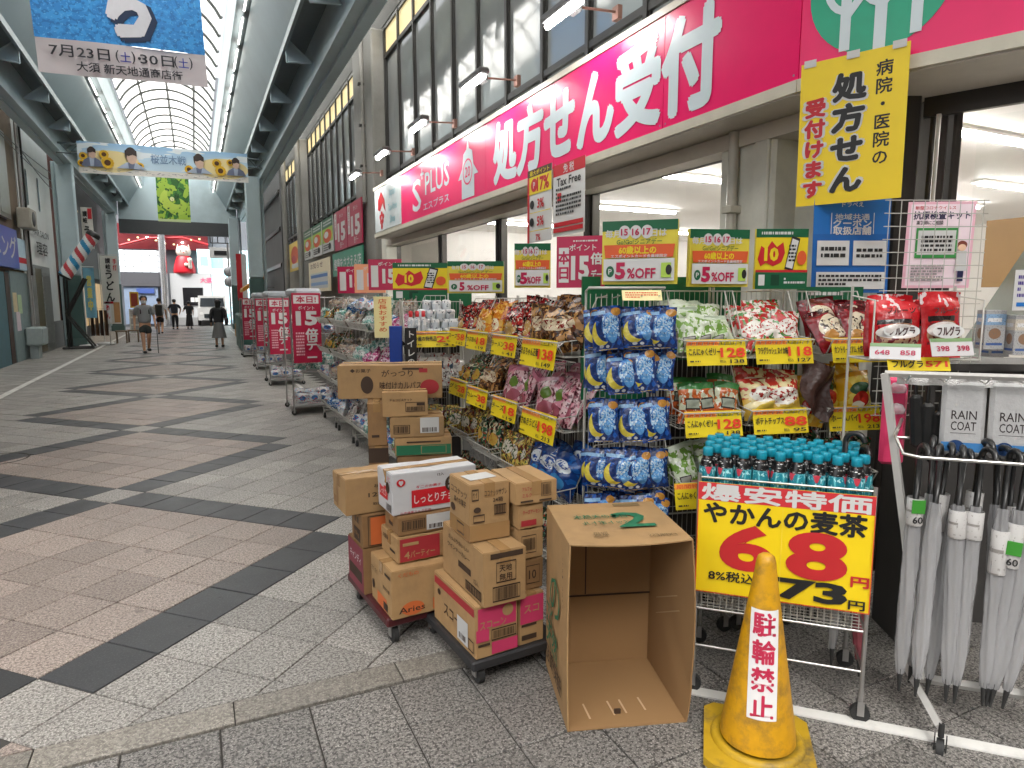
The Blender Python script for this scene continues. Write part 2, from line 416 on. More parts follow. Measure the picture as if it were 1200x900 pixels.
# ================================================================== arcade roof
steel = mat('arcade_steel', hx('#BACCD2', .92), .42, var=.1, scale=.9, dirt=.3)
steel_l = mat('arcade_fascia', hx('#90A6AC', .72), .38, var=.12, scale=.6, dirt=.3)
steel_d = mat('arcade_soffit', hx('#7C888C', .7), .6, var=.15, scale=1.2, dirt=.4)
pil_lo = mat('pillar_base_paint', hx('#52706C', .7), .5, var=.12, scale=2, dirt=.4)
m_, t_, b_ = base_mat('skylight_sheet')
_tr = nd(t_, 'ShaderNodeBsdfTranslucent'); _tr.inputs[0].default_value = (.96, .95, .91, 1)
_df = nd(t_, 'ShaderNodeBsdfDiffuse'); _df.inputs[0].default_value = (.8, .8, .76, 1)
_mx = nd(t_, 'ShaderNodeMixShader'); _mx.inputs[0].default_value = .04
t_.links.new(_tr.outputs[0], _mx.inputs[1]); t_.links.new(_df.outputs[0], _mx.inputs[2]); t_.links.new(_mx.outputs[0], t_.nodes['Material Output'].inputs[0])
sheet = m_
tube_mat = mat('fluorescent_tube', (1, .97, .9), .4, var=0, emit=2)
Y0, Y1 = -4.0, 41.5
arc = thing('arcade', 'grey steel shopping arcade with translucent barrel skylight over the street', 'arcade', TR(0, 0, 0))
for sgn in (-1, 1):
    X = lambda a: -.5 + sgn * a
    a_in, a_out = 2.95, 3.15
    mb = MB(); mb.prism([(0, 0), (.2, 0), (.2, .62), (.42, .82), (0, .82)], 0, Y1 - Y0, M=Matrix(((sgn, 0, 0, X(2.95)), (0, 0, 1, Y0), (0, 1, 0, 6.12), (0, 0, 0, 1))))
    mb.bb(X(3.35), X(3.15), Y0, Y1, 6.05, 6.3)
    mb.build('eaves_beam', steel, arc)
    mb = MB(); mb.prism([(2.4, 6.78), (2.95, 6.9), (2.95, 6.96), (2.4, 6.84)], 0, Y1 - Y0, M=Matrix(((sgn, 0, 0, -.5), (0, 0, 1, Y0), (0, 1, 0, 0), (0, 0, 0, 1))))
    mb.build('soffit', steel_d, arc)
    mb = MB(); mb.prism([(2.42, 6.68), (2.47, 6.68), (1.86, 7.75), (1.8, 7.75)], 0, Y1 - Y0, M=Matrix(((sgn, 0, 0, -.5), (0, 0, 1, Y0), (0, 1, 0, 0), (0, 0, 0, 1))))
    mb.bb(X(2.44), X(2.38), Y0, Y1, 6.6, 6.76)
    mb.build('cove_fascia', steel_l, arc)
    mb = MB(); mb.prism([(1.62, 7.75), (1.8, 7.75), (1.66, 8.75), (1.58, 8.7)], 0, Y1 - Y0, M=Matrix(((sgn, 0, 0, -.5), (0, 0, 1, Y0), (0, 1, 0, 0), (0, 0, 0, 1))))
    mb.build('upstand', steel, arc)
    mb = MB(); mb.bb(X(4.7), X(3.36), Y0, Y1, 7.62, 7.64); mb.build('outer_glazing', sheet, arc)
    tb = MB(); tb.bb(X(1.9), X(1.78), Y0, Y1, 7.62, 7.7, 0)
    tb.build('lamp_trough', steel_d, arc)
    for y in range(6, 41, 2):
        MB().tube([(X(1.76), y, 7.6), (X(1.76), y + 1.6, 7.6)], .022, n=6).build('tube_lamp', tube_mat, arc)
    br = MB()
    br.tube([(0, 0, 0), (.5, 0, -.05)], .018, n=4); br.tube([(0, 0, 0), (.5, 0, .42)], .018, n=4); br.tube([(.5, 0, -.05), (.5, 0, .42)], .018, n=4)
    br.add([(0, -.04, .0), (.5, .05, -.05), (.46, .06, .42)], [(0, 1, 2)])
    bme = br.mesh('bracket', steel)
    for y in range(8, 41, 3):
        link('bracket', bme, arc, Matrix(((-sgn, 0, 0, X(2.94)), (0, 1, 0, y + (.6 if sgn > 0 else 0)), (0, 0, 1, 6.42), (0, 0, 0, 1))))
    for y in (27, 40.5):
        p = MB(); p.cbox((0, 0, 4.3), (.5, .42, 3.7), .03, 0); p.cbox((0, 0, 1.22), (.51, .43, 2.44), .03, 1)
        p.cbox((0, 0, .15), (.6, .52, .3), .02, 1)
        p.tube([(sgn * .34, .1, 0), (sgn * .34, .1, 6.2)], .06, 0, n=8)
        p.build('pillar', [steel, pil_lo], arc, TR(X(3.2) if sgn < 0 else 2.16, y, 0))
NB = 36; by = (Y1 - Y0) / NB; NS = 4
def vault(a): return (-.5 + 1.62 * math.sin(a), 7.95 + 1.5 * math.cos(a))
A = R(66)
rib_m = mat('rib_dark', (.1, .105, .1), .6)
rib_me = MB().tube([(vault(-A + 2 * A * k / 14)[0], 0, vault(-A + 2 * A * k / 14)[1] - .03) for k in range(15)], .05, n=4).mesh('rib', rib_m)
for k in range(NB + 1): link('rib', rib_me, arc, TR(0, Y0 + k * by, 0))
for q in range(NS):
    a0, a1 = -A + 2 * A * q / NS + .004, -A + 2 * A * (q + 1) / NS - .004
    pme = MB().grid(lambda u, v: (vault(a0 + (a1 - a0) * u)[0], v * (by - .03), vault(a0 + (a1 - a0) * u)[1]), 5, 1).mesh('skylight_pane', sheet)
    for k in range(NB): link('skylight_pane', pme, arc, TR(0, Y0 + k * by + .015, 0))
    if q:
        xx, zz = vault(a0 - .004)
        MB().tube([(xx, Y0, zz - .02), (xx, Y1, zz - .02)], .045, n=4).build('purlin', rib_m, arc)
# end gable and truss that carries the banner
eg = MB(); eg.bb(-3.4, 2.4, 41.3, 41.5, 5.9, 7.9); eg.bb(-2.2, 1.2, 41.35, 41.45, 7.9, 8.6); eg.build('gable_panel', steel, arc)
MB().bb(-3.4, 2.4, 41.1, 41.3, 5.15, 5.88).build('gable_valance', mat('valance_grey', hx('#55595C', .6), .6), arc)
tr = MB()
tr.tube([(-3.5, 24.3, 6.28), (2.3, 24.3, 6.28)], .035, n=6); tr.tube([(-3.5, 24.3, 6.0), (2.3, 24.3, 6.0)], .025, n=6)
for k in range(24): tr.tube([(-3.4 + k * .24, 24.3, 6.0 if k % 2 else 6.28), (-3.4 + (k + 1) * .24, 24.3, 6.28 if k % 2 else 6.0)], .012, n=4)
tr.build('banner_truss', steel_d, arc)
tr = MB().tube([(-3.4, 13.05, 7.95), (2.4, 13.05, 7.95)], .03, n=6); tr.build('banner_rail', steel_d, arc)

# ================================================================== drugstore building
conc = mat('wall_concrete', hx('#9A948A', .8), .75, var=.12, scale=1.5, dirt=.3)
pilm = mat('pilaster_cladding', hx('#DCDACE', .95), .55, var=.08, scale=2, dirt=.35)
beige = mat('soffit_beige', hx('#CCC4B8', .9), .5, var=.06, dirt=.15)
mull = mat('curtain_wall_frame', (.05, .048, .045), .4, metal=.4, var=.15)
m_, t_, b_ = base_mat('window_glass_upper')
b_.inputs['Base Color'].default_value = (.33, .35, .35, 1); b_.inputs['Roughness'].default_value = .07; b_.inputs['Metallic'].default_value = .25; b_.inputs['Specular IOR Level'].default_value = 1.0
_n = nd(t_, 'ShaderNodeTexNoise'); _n.inputs['Scale'].default_value = .9; _b = nd(t_, 'ShaderNodeBump'); _b.inputs['Strength'].default_value = .015; _b.inputs['Distance'].default_value = .03
_g = nd(t_, 'ShaderNodeNewGeometry'); t_.links.new(_g.outputs['Position'], _n.inputs['Vector']); t_.links.new(_n.outputs[0], _b.inputs['Height']); t_.links.new(_b.outputs[0], b_.inputs['Normal'])
glass_up = m_
m_, t_, b_ = base_mat('window_glass_clear')
_gl = nd(t_, 'ShaderNodeBsdfGlossy'); _gl.inputs['Roughness'].default_value = .03; _tp = nd(t_, 'ShaderNodeBsdfTransparent'); _tp.inputs[0].default_value = (.93, .95, .94, 1)
_fr = nd(t_, 'ShaderNodeLayerWeight'); _fr.inputs[0].default_value = .12; _mx = nd(t_, 'ShaderNodeMixShader')
t_.links.new(mathn(t_, 'MULTIPLY', _fr.outputs['Facing'], .55), _mx.inputs[0]); t_.links.new(_tp.outputs[0], _mx.inputs[1]); t_.links.new(_gl.outputs[0], _mx.inputs[2]); t_.links.new(_mx.outputs[0], t_.nodes['Material Output'].inputs[0])
glass = m_
lit_tr = mat('lit_transom', hx('#F6DFA8'), .5, var=.1, scale=3, emit=.15)
shop = thing('drugstore_building', 'grey drugstore building with curtain wall windows above its magenta sign', 'building', TR(3.5, 2.9, 0))
def part(mb, name, mats, parent=None): return mb.build(name, mats, parent or shop, shop.matrix_world.inverted() if False else TR(-3.5, -2.9, 0))
part(MB().bb(3.44, 3.75, 2.95, 12.45, 0, 1.05).bb(3.42, 3.75, 3.0, 12.45, 2.72, 3.3), 'wall', conc)
part(MB().bb(3.5, 4.4, 12.45, 29, 0, 3.75), 'side_wall', conc)
part(MB().bb(3.0, 3.5, 2.75, 12.0, 2.705, 2.725).bb(3.28, 3.5, 2.75, 12.2, 2.6, 2.7), 'soffit', beige)
# street windows: frames and panes
for (y0, y1) in ((3.66, 5.52), (5.56, 7.6), (7.66, 9.78), (9.84, 12.28)):
    f = MB()
    f.bb(3.46, 3.54, y0, y0 + .06, 1.05, 2.72); f.bb(3.46, 3.54, y1 - .06, y1, 1.05, 2.72); f.bb(3.47, 3.53, y0 + .06, y1 - .06, 2.6, 2.72); f.bb(3.47, 3.53, y0 + .06, y1 - .06, 1.05, 1.12)
    wdo = part(f, 'window', dark_metal)
    MB().add([(3.5, y1 - .06, 1.12), (3.5, y0 + .06, 1.12), (3.5, y0 + .06, 2.6), (3.5, y1 - .06, 2.6)], [(0, 1, 2, 3)]).build('pane', glass, wdo)
part(MB().cbox((3.42, 3.37, 1.36), (.22, .48, 2.72), .02).cbox((3.335, 3.22, 1.36), (.1, .12, 2.7), .01), 'pilaster', pilm)
part(MB().cbox((3.56, 3.1, 1.36), (.1, 1.06, 2.7), .01), 'pilaster_return', pilm)
part(MB().tube([(3.27, 3.44, 0), (3.27, 3.44, 2.7)], .035, n=10).cbox((3.27, 3.44, 2.2), (.1, .09, .05), .005).cbox((3.27, 3.44, 1.3), (.1, .09, .05), .005), 'drainpipe', mat('pipe_cream', hx('#C8C2B4', .8), .4, dirt=.3))
part(MB().cbox((3.38, 12.38, 1.5), (.26, .3, 3.0), .02), 'pilaster', pilm)
part(MB().cbox((3.5, 5.54, 1.9), (.13, .08, 1.7), .01), 'pilaster', mat('post_dark', (.12, .115, .11), .4, metal=.3))
# upper curtain wall
ZT0, ZT1 = 6.28, 6.78
def bay(y0, y1, n, zlo, lit):
    fr = MB(); wd = (y1 - y0) / n
    for k in range(n + 1): fr.bb(3.56, 3.66, y0 + k * wd - .03, y0 + k * wd + .03, zlo, 6.82)
    for z in (zlo, 4.05, ZT0, 6.8): fr.bb(3.57, 3.65, y0, y1, z - .035, z + .035)
    for k in range(n):
        wf = None
        a, b = y0 + k * wd + .03, y0 + (k + 1) * wd - .03
        f = MB().bb(3.585, 3.64, a, a + .02, zlo + .035, ZT0 - .035).bb(3.585, 3.64, b - .02, b, zlo + .035, ZT0 - .035)
        wf = part(f, 'window', mull)
        MB().add([(3.61, b - .02, zlo), (3.61, a + .02, zlo), (3.61 + rnd.uniform(-.012, .012), a + .02, ZT0), (3.61 + rnd.uniform(-.012, .012), b - .02, ZT0)], [(0, 1, 2, 3)]).build('pane', glass_up, wf)
        MB().bb(3.6, 3.612, a, b, ZT0 + .035, ZT1 - .02).build('transom_pane', lit_tr if lit else glass_up, wf)
    part(fr, 'mullion_grid', mull)
bay(3.0, 13.2, 11, 3.3, True)
bay(14.95, 22.9, 10, 3.8, True)
bay(23.9, 28.8, 5, 3.8, True)
part(MB().bb(3.56, 4.4, 2.2, 29, 6.84, 9.2), 'parapet', mat('parapet_dark', (.16, .155, .15), .7, var=.2, scale=1, dirt=.3))
part(MB().bb(3.64, 4.3, 2.9, 29, 3.3, 6.84), 'curtain_backing', mat('dim_room', (.16, .15, .14), .8))
for (y0, y1) in ((13.25, 14.9), (22.95, 23.85)):
    part(MB().cbox((3.5, (y0 + y1) / 2, 3.4), (.36, y1 - y0, 6.8), .03), 'pilaster', mat('pilaster_upper', hx('#A09E98', .75), .6, var=.1, scale=2, dirt=.4))
part(MB().tube([(3.25, 23.0, 0), (3.25, 23.0, 6.8)], .09, n=10), 'drainpipe', mat('pilaster_upper', hx('#A09E98', .75), .6))
part(MB().tube([(3.2, 26.3, 0), (3.2, 26.3, 6.8)], .09, n=10), 'drainpipe', mat('pilaster_upper', hx('#A09E98', .75), .6))
part(MB().tube([(3.28, 13.9, 3.6), (3.28, 13.9, 6.8)], .05, n=8), 'drainpipe', mat('pilaster_upper', hx('#A09E98', .75), .6))
for z in (4.3, 5.1, 5.9): part(MB().bb(3.2, 3.34, 13.86, 13.94, z, z + .05), 'pipe_clip', mull)
# corner entrance, 22 degrees off the street
ent = [(3.5, 2.9), (3.62, 2.44), (4.1, 1.5)]
part(MB().cbox((0, 0, 1.36), (.12, .16, 2.72), .01, M=TR(3.62, 2.52, 0, R(-25))).cbox((.17, .02, 1.36), (.1, .12, 2.72), .01, M=TR(3.62, 2.5, 0, R(-25))).cbox((.27, 0, 1.36), (.05, .1, 2.72), .01, M=TR(3.62, 2.5, 0, R(-25))), 'door_frame', dark_metal)
part(MB().tube([(3.69, 2.36, 0), (3.69, 2.36, 2.6)], .012, n=6), 'door_trim', chrome)
part(MB().bb(-.02, .02, -2.4, 0, 2.6, 2.74, M=TR(3.7, 2.45, 0, R(22.5))), 'door_header', dark_metal)
part(MB().add([(0, -.05, .05), (0, -2.4, .05), (0, -2.4, 2.6), (0, -.05, 2.6)], [(0, 1, 2, 3)], 0, TR(3.93, 2.35, 0, R(22.5))), 'door_glass', glass)
part(MB().prism([(3.0, 2.75), (3.34, 1.9), (3.75, 1.1), (4.6, 1.3), (3.9, 2.4), (3.5, 2.75)], 2.705, 2.725), 'entrance_soffit', beige)
# interior
inn = mat('interior_white', (.82, .79, .76), .6, var=.03)
intf = mat('interior_floor', (.5, .48, .45), .25, var=.05)
part(MB().bb(3.76, 13, -2, 12.5, 2.98, 3.06), 'ceiling', inn)
part(MB().bb(3.76, 13, -2, 12.5, -.02, .012), 'floor', intf)
part(MB().bb(13, 13.1, -2, 12.5, 0, 3).bb(3.76, 13, 12.5, 12.6, 0, 3).bb(3.76, 13, -2.1, -2, 0, 3), 'interior_wall', inn)
tl = mat('shop_tube_light', (1, .97, .93), .4, var=0, emit=22)
for y in (1.0, 3.43, 4.75, 5.93, 8.3, 10.7):
    for x in (4.6, 8.2):
        lf = part(MB().bb(x, x + 2.2, y - .07, y + .07, 2.955, 2.978), 'light_fitting', inn)
        MB().tube([(x + .05, y, 2.935), (x + 2.15, y, 2.935)], .022, n=6).build('tube', tl, lf, None)
# escalator seen through the entrance
part(MB().add([(5.0, 1.9, .2), (8.6, 3.2, 2.1), (8.6, 3.2, 2.9), (5.0, 1.9, 1.05)], [(0, 1, 2, 3)]).add([(5.3, 3.2, .2), (8.6, 4.0, 2.1), (8.6, 4.0, 2.9), (5.3, 3.2, 1.05)], [(0, 1, 2, 3)]), 'escalator_side', mat('escalator_panel', (.32, .36, .34), .25, var=.05))
part(MB().tube([(4.9, 1.85, 1.12), (8.6, 3.15, 2.98)], .035, n=6), 'escalator_handrail', rubber)
part(MB().tube([(4.95, 1.9, .95), (8.55, 3.1, 2.82)], .02, n=6), 'escalator_trim', chrome)
part(MB().bb(8.2, 8.3, 1.2, 4.6, 1.75, 2.5), 'timber_wall', mat('interior_timber', hx('#B08A5C', .8), .5, var=.12, scale=4))
# ================================================================== printed cards and posters
def card(name, label, cat, w, h, M, body, els, t=.004, group=None, parent=None):
    """flat board facing local -y, origin bottom centre; els in fractions of width / height"""
    o = MB().box((0, t / 2, h / 2), (w, t, h)).build(name, body, parent, M, label, cat, group)
    pr, tx, pm_, tm_ = MB(), MB(), [], []
    def mi(lst, m):
        if m not in lst: lst.append(m)
        return lst.index(m)
    for k, e in enumerate(els):
        y = -.0009 * (k + 1)
        if e[0] == 'r': pr.quad(-w / 2 + e[1] * w, e[2] * h, -w / 2 + e[3] * w, e[4] * h, y, mi(pm_, e[5]))
        elif e[0] == 'e': pr.ellq(-w / 2 + e[1] * w, e[2] * h, e[3] * w, e[4] * h, y, mi(pm_, e[5]))
        elif e[0] == 'o': pr.ring(-w / 2 + e[1] * w, e[2] * h, e[3] * w, e[3] * w, e[4] * w, y, mi(pm_, e[5]))
        elif e[0] == 'p': pr.poly([(-w / 2 + a * w, b * h) for a, b in e[1]], y, mi(pm_, e[2]))
        elif e[0] == 'l':       # block of fine print: rows of short strokes
            x0, z0, x1, z1, n = e[1:6]; r2 = random.Random(hash((round(x0, 2), n)) % 999)
            for i in range(n):
                zz = z1 - (z1 - z0) * (i + .5) / n; hh_ = (z1 - z0) / n * .28; x = x0
                while x < x1:
                    l = r2.uniform(.02, .07); xe = min(x + l, x1); pr.quad(-w / 2 + x * w, (zz - hh_) * h, -w / 2 + xe * w, (zz + hh_) * h, y, mi(pm_, e[6])); x = xe + r2.uniform(.008, .02)
                    if r2.random() < .04: break
        elif e[0] == 't':
            kw = dict(e[6]) if len(e) > 6 else {}
            if 'w' in kw: kw['w'] *= w
            if 'wmax' in kw: kw['wmax'] *= w
            ol = kw.pop('ol', None)
            if ol:
                k2 = dict(kw); k2['bold'] = kw.get('bold', .012) + ol[1]; k2.pop('w', None)
                sw = kw.get('w')
                if sw: 
                    tw0 = text_mesh('\n'.join(e[1]) if kw.get('vert') else e[1], kw.get('bold', .012), 2, kw.get('sp', 1.0))[2]
                    tw1 = text_mesh('\n'.join(e[1]) if kw.get('vert') else e[1], k2['bold'], 2, kw.get('sp', 1.0))[2]
                    k2['w'] = sw * tw1 / tw0
                tx.txt(e[1], -w / 2 + e[2] * w, e[3] * h, e[4] * h, mi(tm_, ol[0]), y=y, **k2); y -= .0008
            tx.txt(e[1], -w / 2 + e[2] * w, e[3] * h, e[4] * h, mi(tm_, e[5]), y=y, **kw)
    if pr.f: pr.build('print', pm_, o)
    if tx.f: tx.build('lettering', tm_, o)
    return o

# ------------------------------------------------------------------ fascia sign
cream = mat('sign_trim_cream', hx('#E0DAC6', .75), .4, dirt=.15)
signl = mat('sign_letters_white', hx('#E4F2F8', .78), .3, var=.03)
sgn_ = thing('shop_sign', 'long magenta sign with white lettering along the drugstore front', 'sign', TR(3.0, 12.0, 2.75, R(-90)))
SL, SH = 9.3, .8
MB().bb(0, SL, .02, .36, 0, SH).build('sign_case', cream, sgn_)
MB().bb(0, SL, -.012, .02, -.035, .03).build('lower_trim', cream, sgn_)
MB().bb(0, SL, -.012, .02, SH - .02, SH + .03).build('upper_trim', cream, sgn_)
MB().bb(.05, 1.7, -.002, .018, .05, SH - .022).build('tax_free_panel', mat('panel_white', hx('#EAF2F4', .85), .25), sgn_)
xs = [1.702, 3.5, 5.05, 6.6, 8.15, SL]
for a, b in zip(xs, xs[1:]): MB().bb(a + .0025, b - .0025, 0, .018, .032, SH - .022).build('panel', magenta, sgn_); [MB().ellq(q, z_, .007, .007, -.0015, n=8).build('fixing', alu, sgn_) for q in (a + .03, b - .03) for z_ in (.06, SH - .05)]
tx = MB()
tx.txt('処方せん受付', 6.98, .40, .64, w=3.45, bold=.045, y=-.004, hfit=False, res=4)
for i, (a, z_, s_) in enumerate((('S', 2.52, .62), ('PLUS', 3.4, .42))):
    tx.txt(a, z_, .36 if i == 0 else .46, s_, bold=.012, y=-.004, w=(.42 if i == 0 else .98))
tx.txt('エスプラス', 3.35, .16, .12, y=-.004, w=1.05)
tx.txt("+", 2.78, .62, .28, bold=.02, y=-.004)
tx.build('lettering', signl, sgn_)
tw = MB()
tw.poly([(4.32, .06), (4.72, .06), (4.72, .3), (4.84, .3), (4.7, .42), (4.66, .58), (4.56, .62), (4.52, .76), (4.48, .62), (4.38, .58), (4.34, .42), (4.2, .3), (4.32, .3)], -.004)
tw.build('tower_emblem', signl, sgn_)
em = MB(); em.ring(4.52, .36, .15, .15, .02, -.007, 0); em.txt('20', 4.52, .36, .17, 0, y=-.007); em.build('tower_print', magenta, sgn_)
jp = MB(); jp.poly([(.5, .72), (.72, .55), (.78, .34), (.66, .42), (.6, .5), (.42, .38), (.28, .42), (.3, .58)], -.006, 0)
for k in range(5): jp.ellq(.52 + .1 * math.cos(k * 1.257 + .3), .26 + .07 * math.sin(k * 1.257 + .3), .06, .045, -.006, 0)
jp.ellq(.52, .12, .06, .05, -.006, 0)
jp.build('flower_emblem', red, sgn_)
MB().txt('Japan', 1.2, .6, .17, y=-.006).txt('Tax-free', 1.2, .38, .16, y=-.006).txt('Shop', 1.2, .17, .16, y=-.006).build('tax_free_lettering', mat('pale_teal_print', hx('#7FB4BE'), .4), sgn_)
c2 = thing('corner_sign', 'magenta corner sign with green tree emblem above the yellow poster', 'sign', TR(3.0, 2.7, 2.75, R(-67.5)))
MB().bb(.004, 1.5, 0, .018, .032, SH - .022).build('panel', magenta, c2)
MB().bb(0, 1.5, -.012, .36, -.035, .03).bb(0, 1.5, -.012, .36, SH - .02, SH + .03).bb(.01, 1.5, .02, .36, .03, SH - .02).build('trim', cream, c2)
eg_ = mat('emblem_green', hx('#0CA07A'), .3)
MB().ellq(.375, .42, .33, .335, -.003, n=40).build('emblem', eg_, c2)
t3 = MB()
for x0, wd in ((.2, .05), (.36, .055), (.52, .05)): t3.quad(x0, .42 - .335 * math.sqrt(max(0, 1 - ((x0 + wd / 2 - .375) / .33) ** 2)), x0 + wd, .6, -.006)
for x0 in (.225, .387, .545): t3.ring(x0, .5, .12, .2, .035, -.0065, a0=R(180), a1=R(360), n=14)
t3.poly([(.2, .28), (.25, .28), (.36, .42), (.33, .45)], -.0068); t3.poly([(.36, .3), (.415, .3), (.52, .44), (.49, .47)], -.0068)
t3.build('tree_emblem', signl, c2)
c3 = MB().bb(0, 1.6, 0, .36, -.03, SH).build('return_sign', magenta, None, TR(3.58, 1.31, 2.75, R(-45)), 'magenta sign return at the far right of the corner', 'sign')
# sign lamps on arms
lampm = mat('sign_lamp_tube', (1, .98, .95), .4, var=0, emit=36)
names = ['nearest the camera', 'second from the camera', 'third from the camera', 'fourth from the camera', 'farthest from the camera']
for i, y in enumerate((4.55, 6.32, 8.12, 9.9, 11.75)):
    L_ = thing('sign_lamp', f'lit fluorescent sign lamp on a thin arm over the magenta sign, {names[i]}', 'lamp', TR(2.6, y, 3.72), 'lamps above the shop sign')
    MB().tube([(.5, 0, .1), (.08, 0, .07)], .011, n=6).bb(.46, .5, -.04, .04, .04, .14).build('arm', mat('lamp_arm', hx('#9C7468', .7), .5, metal=.3), L_)
    MB().cbox((0, 0, .05), (.11, .56, .06), .015).cbox((.08, 0, .06), (.1, .12, .08), .01).build('head', mat('lamp_head', (.09, .09, .09), .5), L_)
    MB().tube([(0, -.25, .0), (0, .25, .0)], .026, n=8).build('tube', lampm, L_)

# ------------------------------------------------------------------ posters hung from the sign
W_ = (paper, .03)
card('hanging_poster', 'yellow poster with bold black and red lettering taped under the corner sign', 'poster', .5, .72,
     TR(3.052, 2.4, 2.1, R(-67.5), R(2)), yellowp,
     [('t', '病院・医院の', .79, .58, .68, black, dict(vert=True, bold=.02, w=.15)), ('t', '処方せん', .48, .48, .82, black, dict(vert=True, bold=.055, w=.33, ol=(paper, .05))),
      ('t', '受付けます', .16, .4, .7, red, dict(vert=True, bold=.055, w=.21, ol=(paper, .05))), ('r', .03, .97, .15, 1.02, paper), ('r', .44, .97, .56, 1.02, paper), ('r', .85, .97, .97, 1.02, paper)], .002)
card('tax_free_poster', 'white Tax Free poster with red header hung from the sign edge', 'poster', .54, .62, TR(2.97, 5.08, 2.17, R(-90)), paper,
     [('r', 0, .84, 1, 1, red), ('t', '免 税', .5, .92, .13, paper, dict(wmax=.6)), ('t', 'Tax Free', .5, .75, .16, black, dict(w=.76, bold=.02)), ('r', .15, .48, .28, .6, red), ('l', .1, .28, .9, .68, 7, black), ('r', .03, .13, .97, .19, red), ('r', .03, .05, .97, .11, red)], .002)
card('discount_poster', 'red and yellow percent discount poster hung beside the Tax Free poster', 'poster', .48, .68, TR(2.965, 5.61, 2.15, R(-90)), paper,
     [('r', 0, .9, 1, 1, mat('brown_print', hx('#4A2A18'), .5)), ('t', '最大ポイント', .5, .95, .07, yellow, dict(w=.8)), ('r', 0, 0, .09, .9, red), ('r', .09, .66, 1, .9, yellow), ('t', '17%', .66, .78, .24, red, dict(w=.5, bold=.04)), ('e', .3, .78, .14, .09, red), ('t', 'P', .3, .78, .12, paper),
      ('e', .22, .52, .09, .06, black), ('t', '3%', .58, .52, .17, red, dict(bold=.03)), ('r', .12, .4, .98, .41, yellow), ('e', .22, .28, .09, .06, black), ('t', '5%', .58, .28, .17, red, dict(bold=.03)), ('r', .12, .15, .98, .16, yellow), ('t', '7%', .5, .06, .12, red, dict(bold=.03))], .002)
card('coupon_poster', 'blue coupon shop poster below the yellow hanging poster', 'poster', .41, .5, TR(3.17, 2.44, 1.64, R(-25), R(-2)), blue,
     [('r', 0, .0, 1, .62, mat('blue_print2', hx('#0F5CA6'), .4)), ('t', 'ドラぺえ', .5, .93, .06, paper, dict(w=.28)), ('t', '地域共通', .5, .8, .07, paper, dict(w=.45)), ('t', 'クーポン', .5, .735, .09, paper, dict(w=.5, bold=.03)), ('t', '取扱店舗', .5, .655, .09, paper, dict(w=.5, bold=.03)),
      ('r', .22, .62, .23, .84, paper), ('r', .77, .62, .78, .84, paper), ('r', .05, .29, .47, .55, paper), ('r', .52, .29, .95, .55, paper), ('r', .05, .04, .95, .22, paper), ('l', .1, .36, .42, .5, 2, black), ('l', .56, .36, .9, .48, 2, black), ('l', .08, .07, .9, .2, 3, black)], .004)
pk = mat('pink_poster', hx('#E8B4C4'), .4)
o = card('test_kit_poster', 'pink bordered antigen test kit poster on the wire grid', 'poster', .285, .375, TR(2.99, 1.87, 1.655, R(-30), R(1.5)), pk,
     [('r', .04, .03, .96, .97, mat('pink_pale', hx('#F0DCE4'), .4)), ('t', '新型コロナウイルス', .4, .93, .045, red, dict(w=.6)), ('t', '抗原検査キット', .5, .845, .1, mat('navy_ink', hx('#1C1C48'), .5), dict(w=.84, bold=.02)), ('t', '薬剤師にご相談', .33, .76, .05, black, dict(w=.4)),
      ('r', .14, .35, .76, .7, mat('frame_green', hx('#3C9048'), .4)), ('r', .17, .39, .73, .67, paper), ('l', .22, .42, .68, .62, 4, black), ('l', .1, .08, .6, .28, 6, mat('grey_ink', (.3, .28, .28), .6)), ('e', .83, .5, .075, .05, mat('hair_brown_print', hx('#7A3A2A'), .5)), ('e', .83, .47, .06, .04, mat('skin_print', hx('#F0C8A8'), .5)), ('p', [(.74, .2), (.92, .2), (.9, .43), (.77, .43)], paper), ('r', .79, .08, .88, .2, mat('navy_ink', hx('#1C1C48'), .5))], .004)
# green hanging poster in the shop
card('green_hanging_poster', 'lime green poster hanging inside the shop entrance', 'poster', .32, .75, TR(4.95, 3.15, 1.98, R(-25)), mat('lime_poster', hx('#B8D830'), .4),
     [('p', [(.1, .0), (.6, .0), (.55, .35), (.15, .4)], paper), ('l', .2, .55, .8, .9, 4, mat('lime_dk', hx('#5A8A20'), .5)), ('t', 'は', .6, .48, .12, black)], .003)
card('sale_sign', 'white sign with a large letter S inside the shop by the escalator', 'sign', .8, .35, TR(6.6, 2.75, 1.9, R(-25)), white, [('r', .02, .05, .98, .95, mat('grey_print', (.25, .25, .25), .5)), ('t', 'S', .2, .5, .6, paper, dict(bold=.03)), ('t', 'エス', .6, .5, .3, paper)], .03)

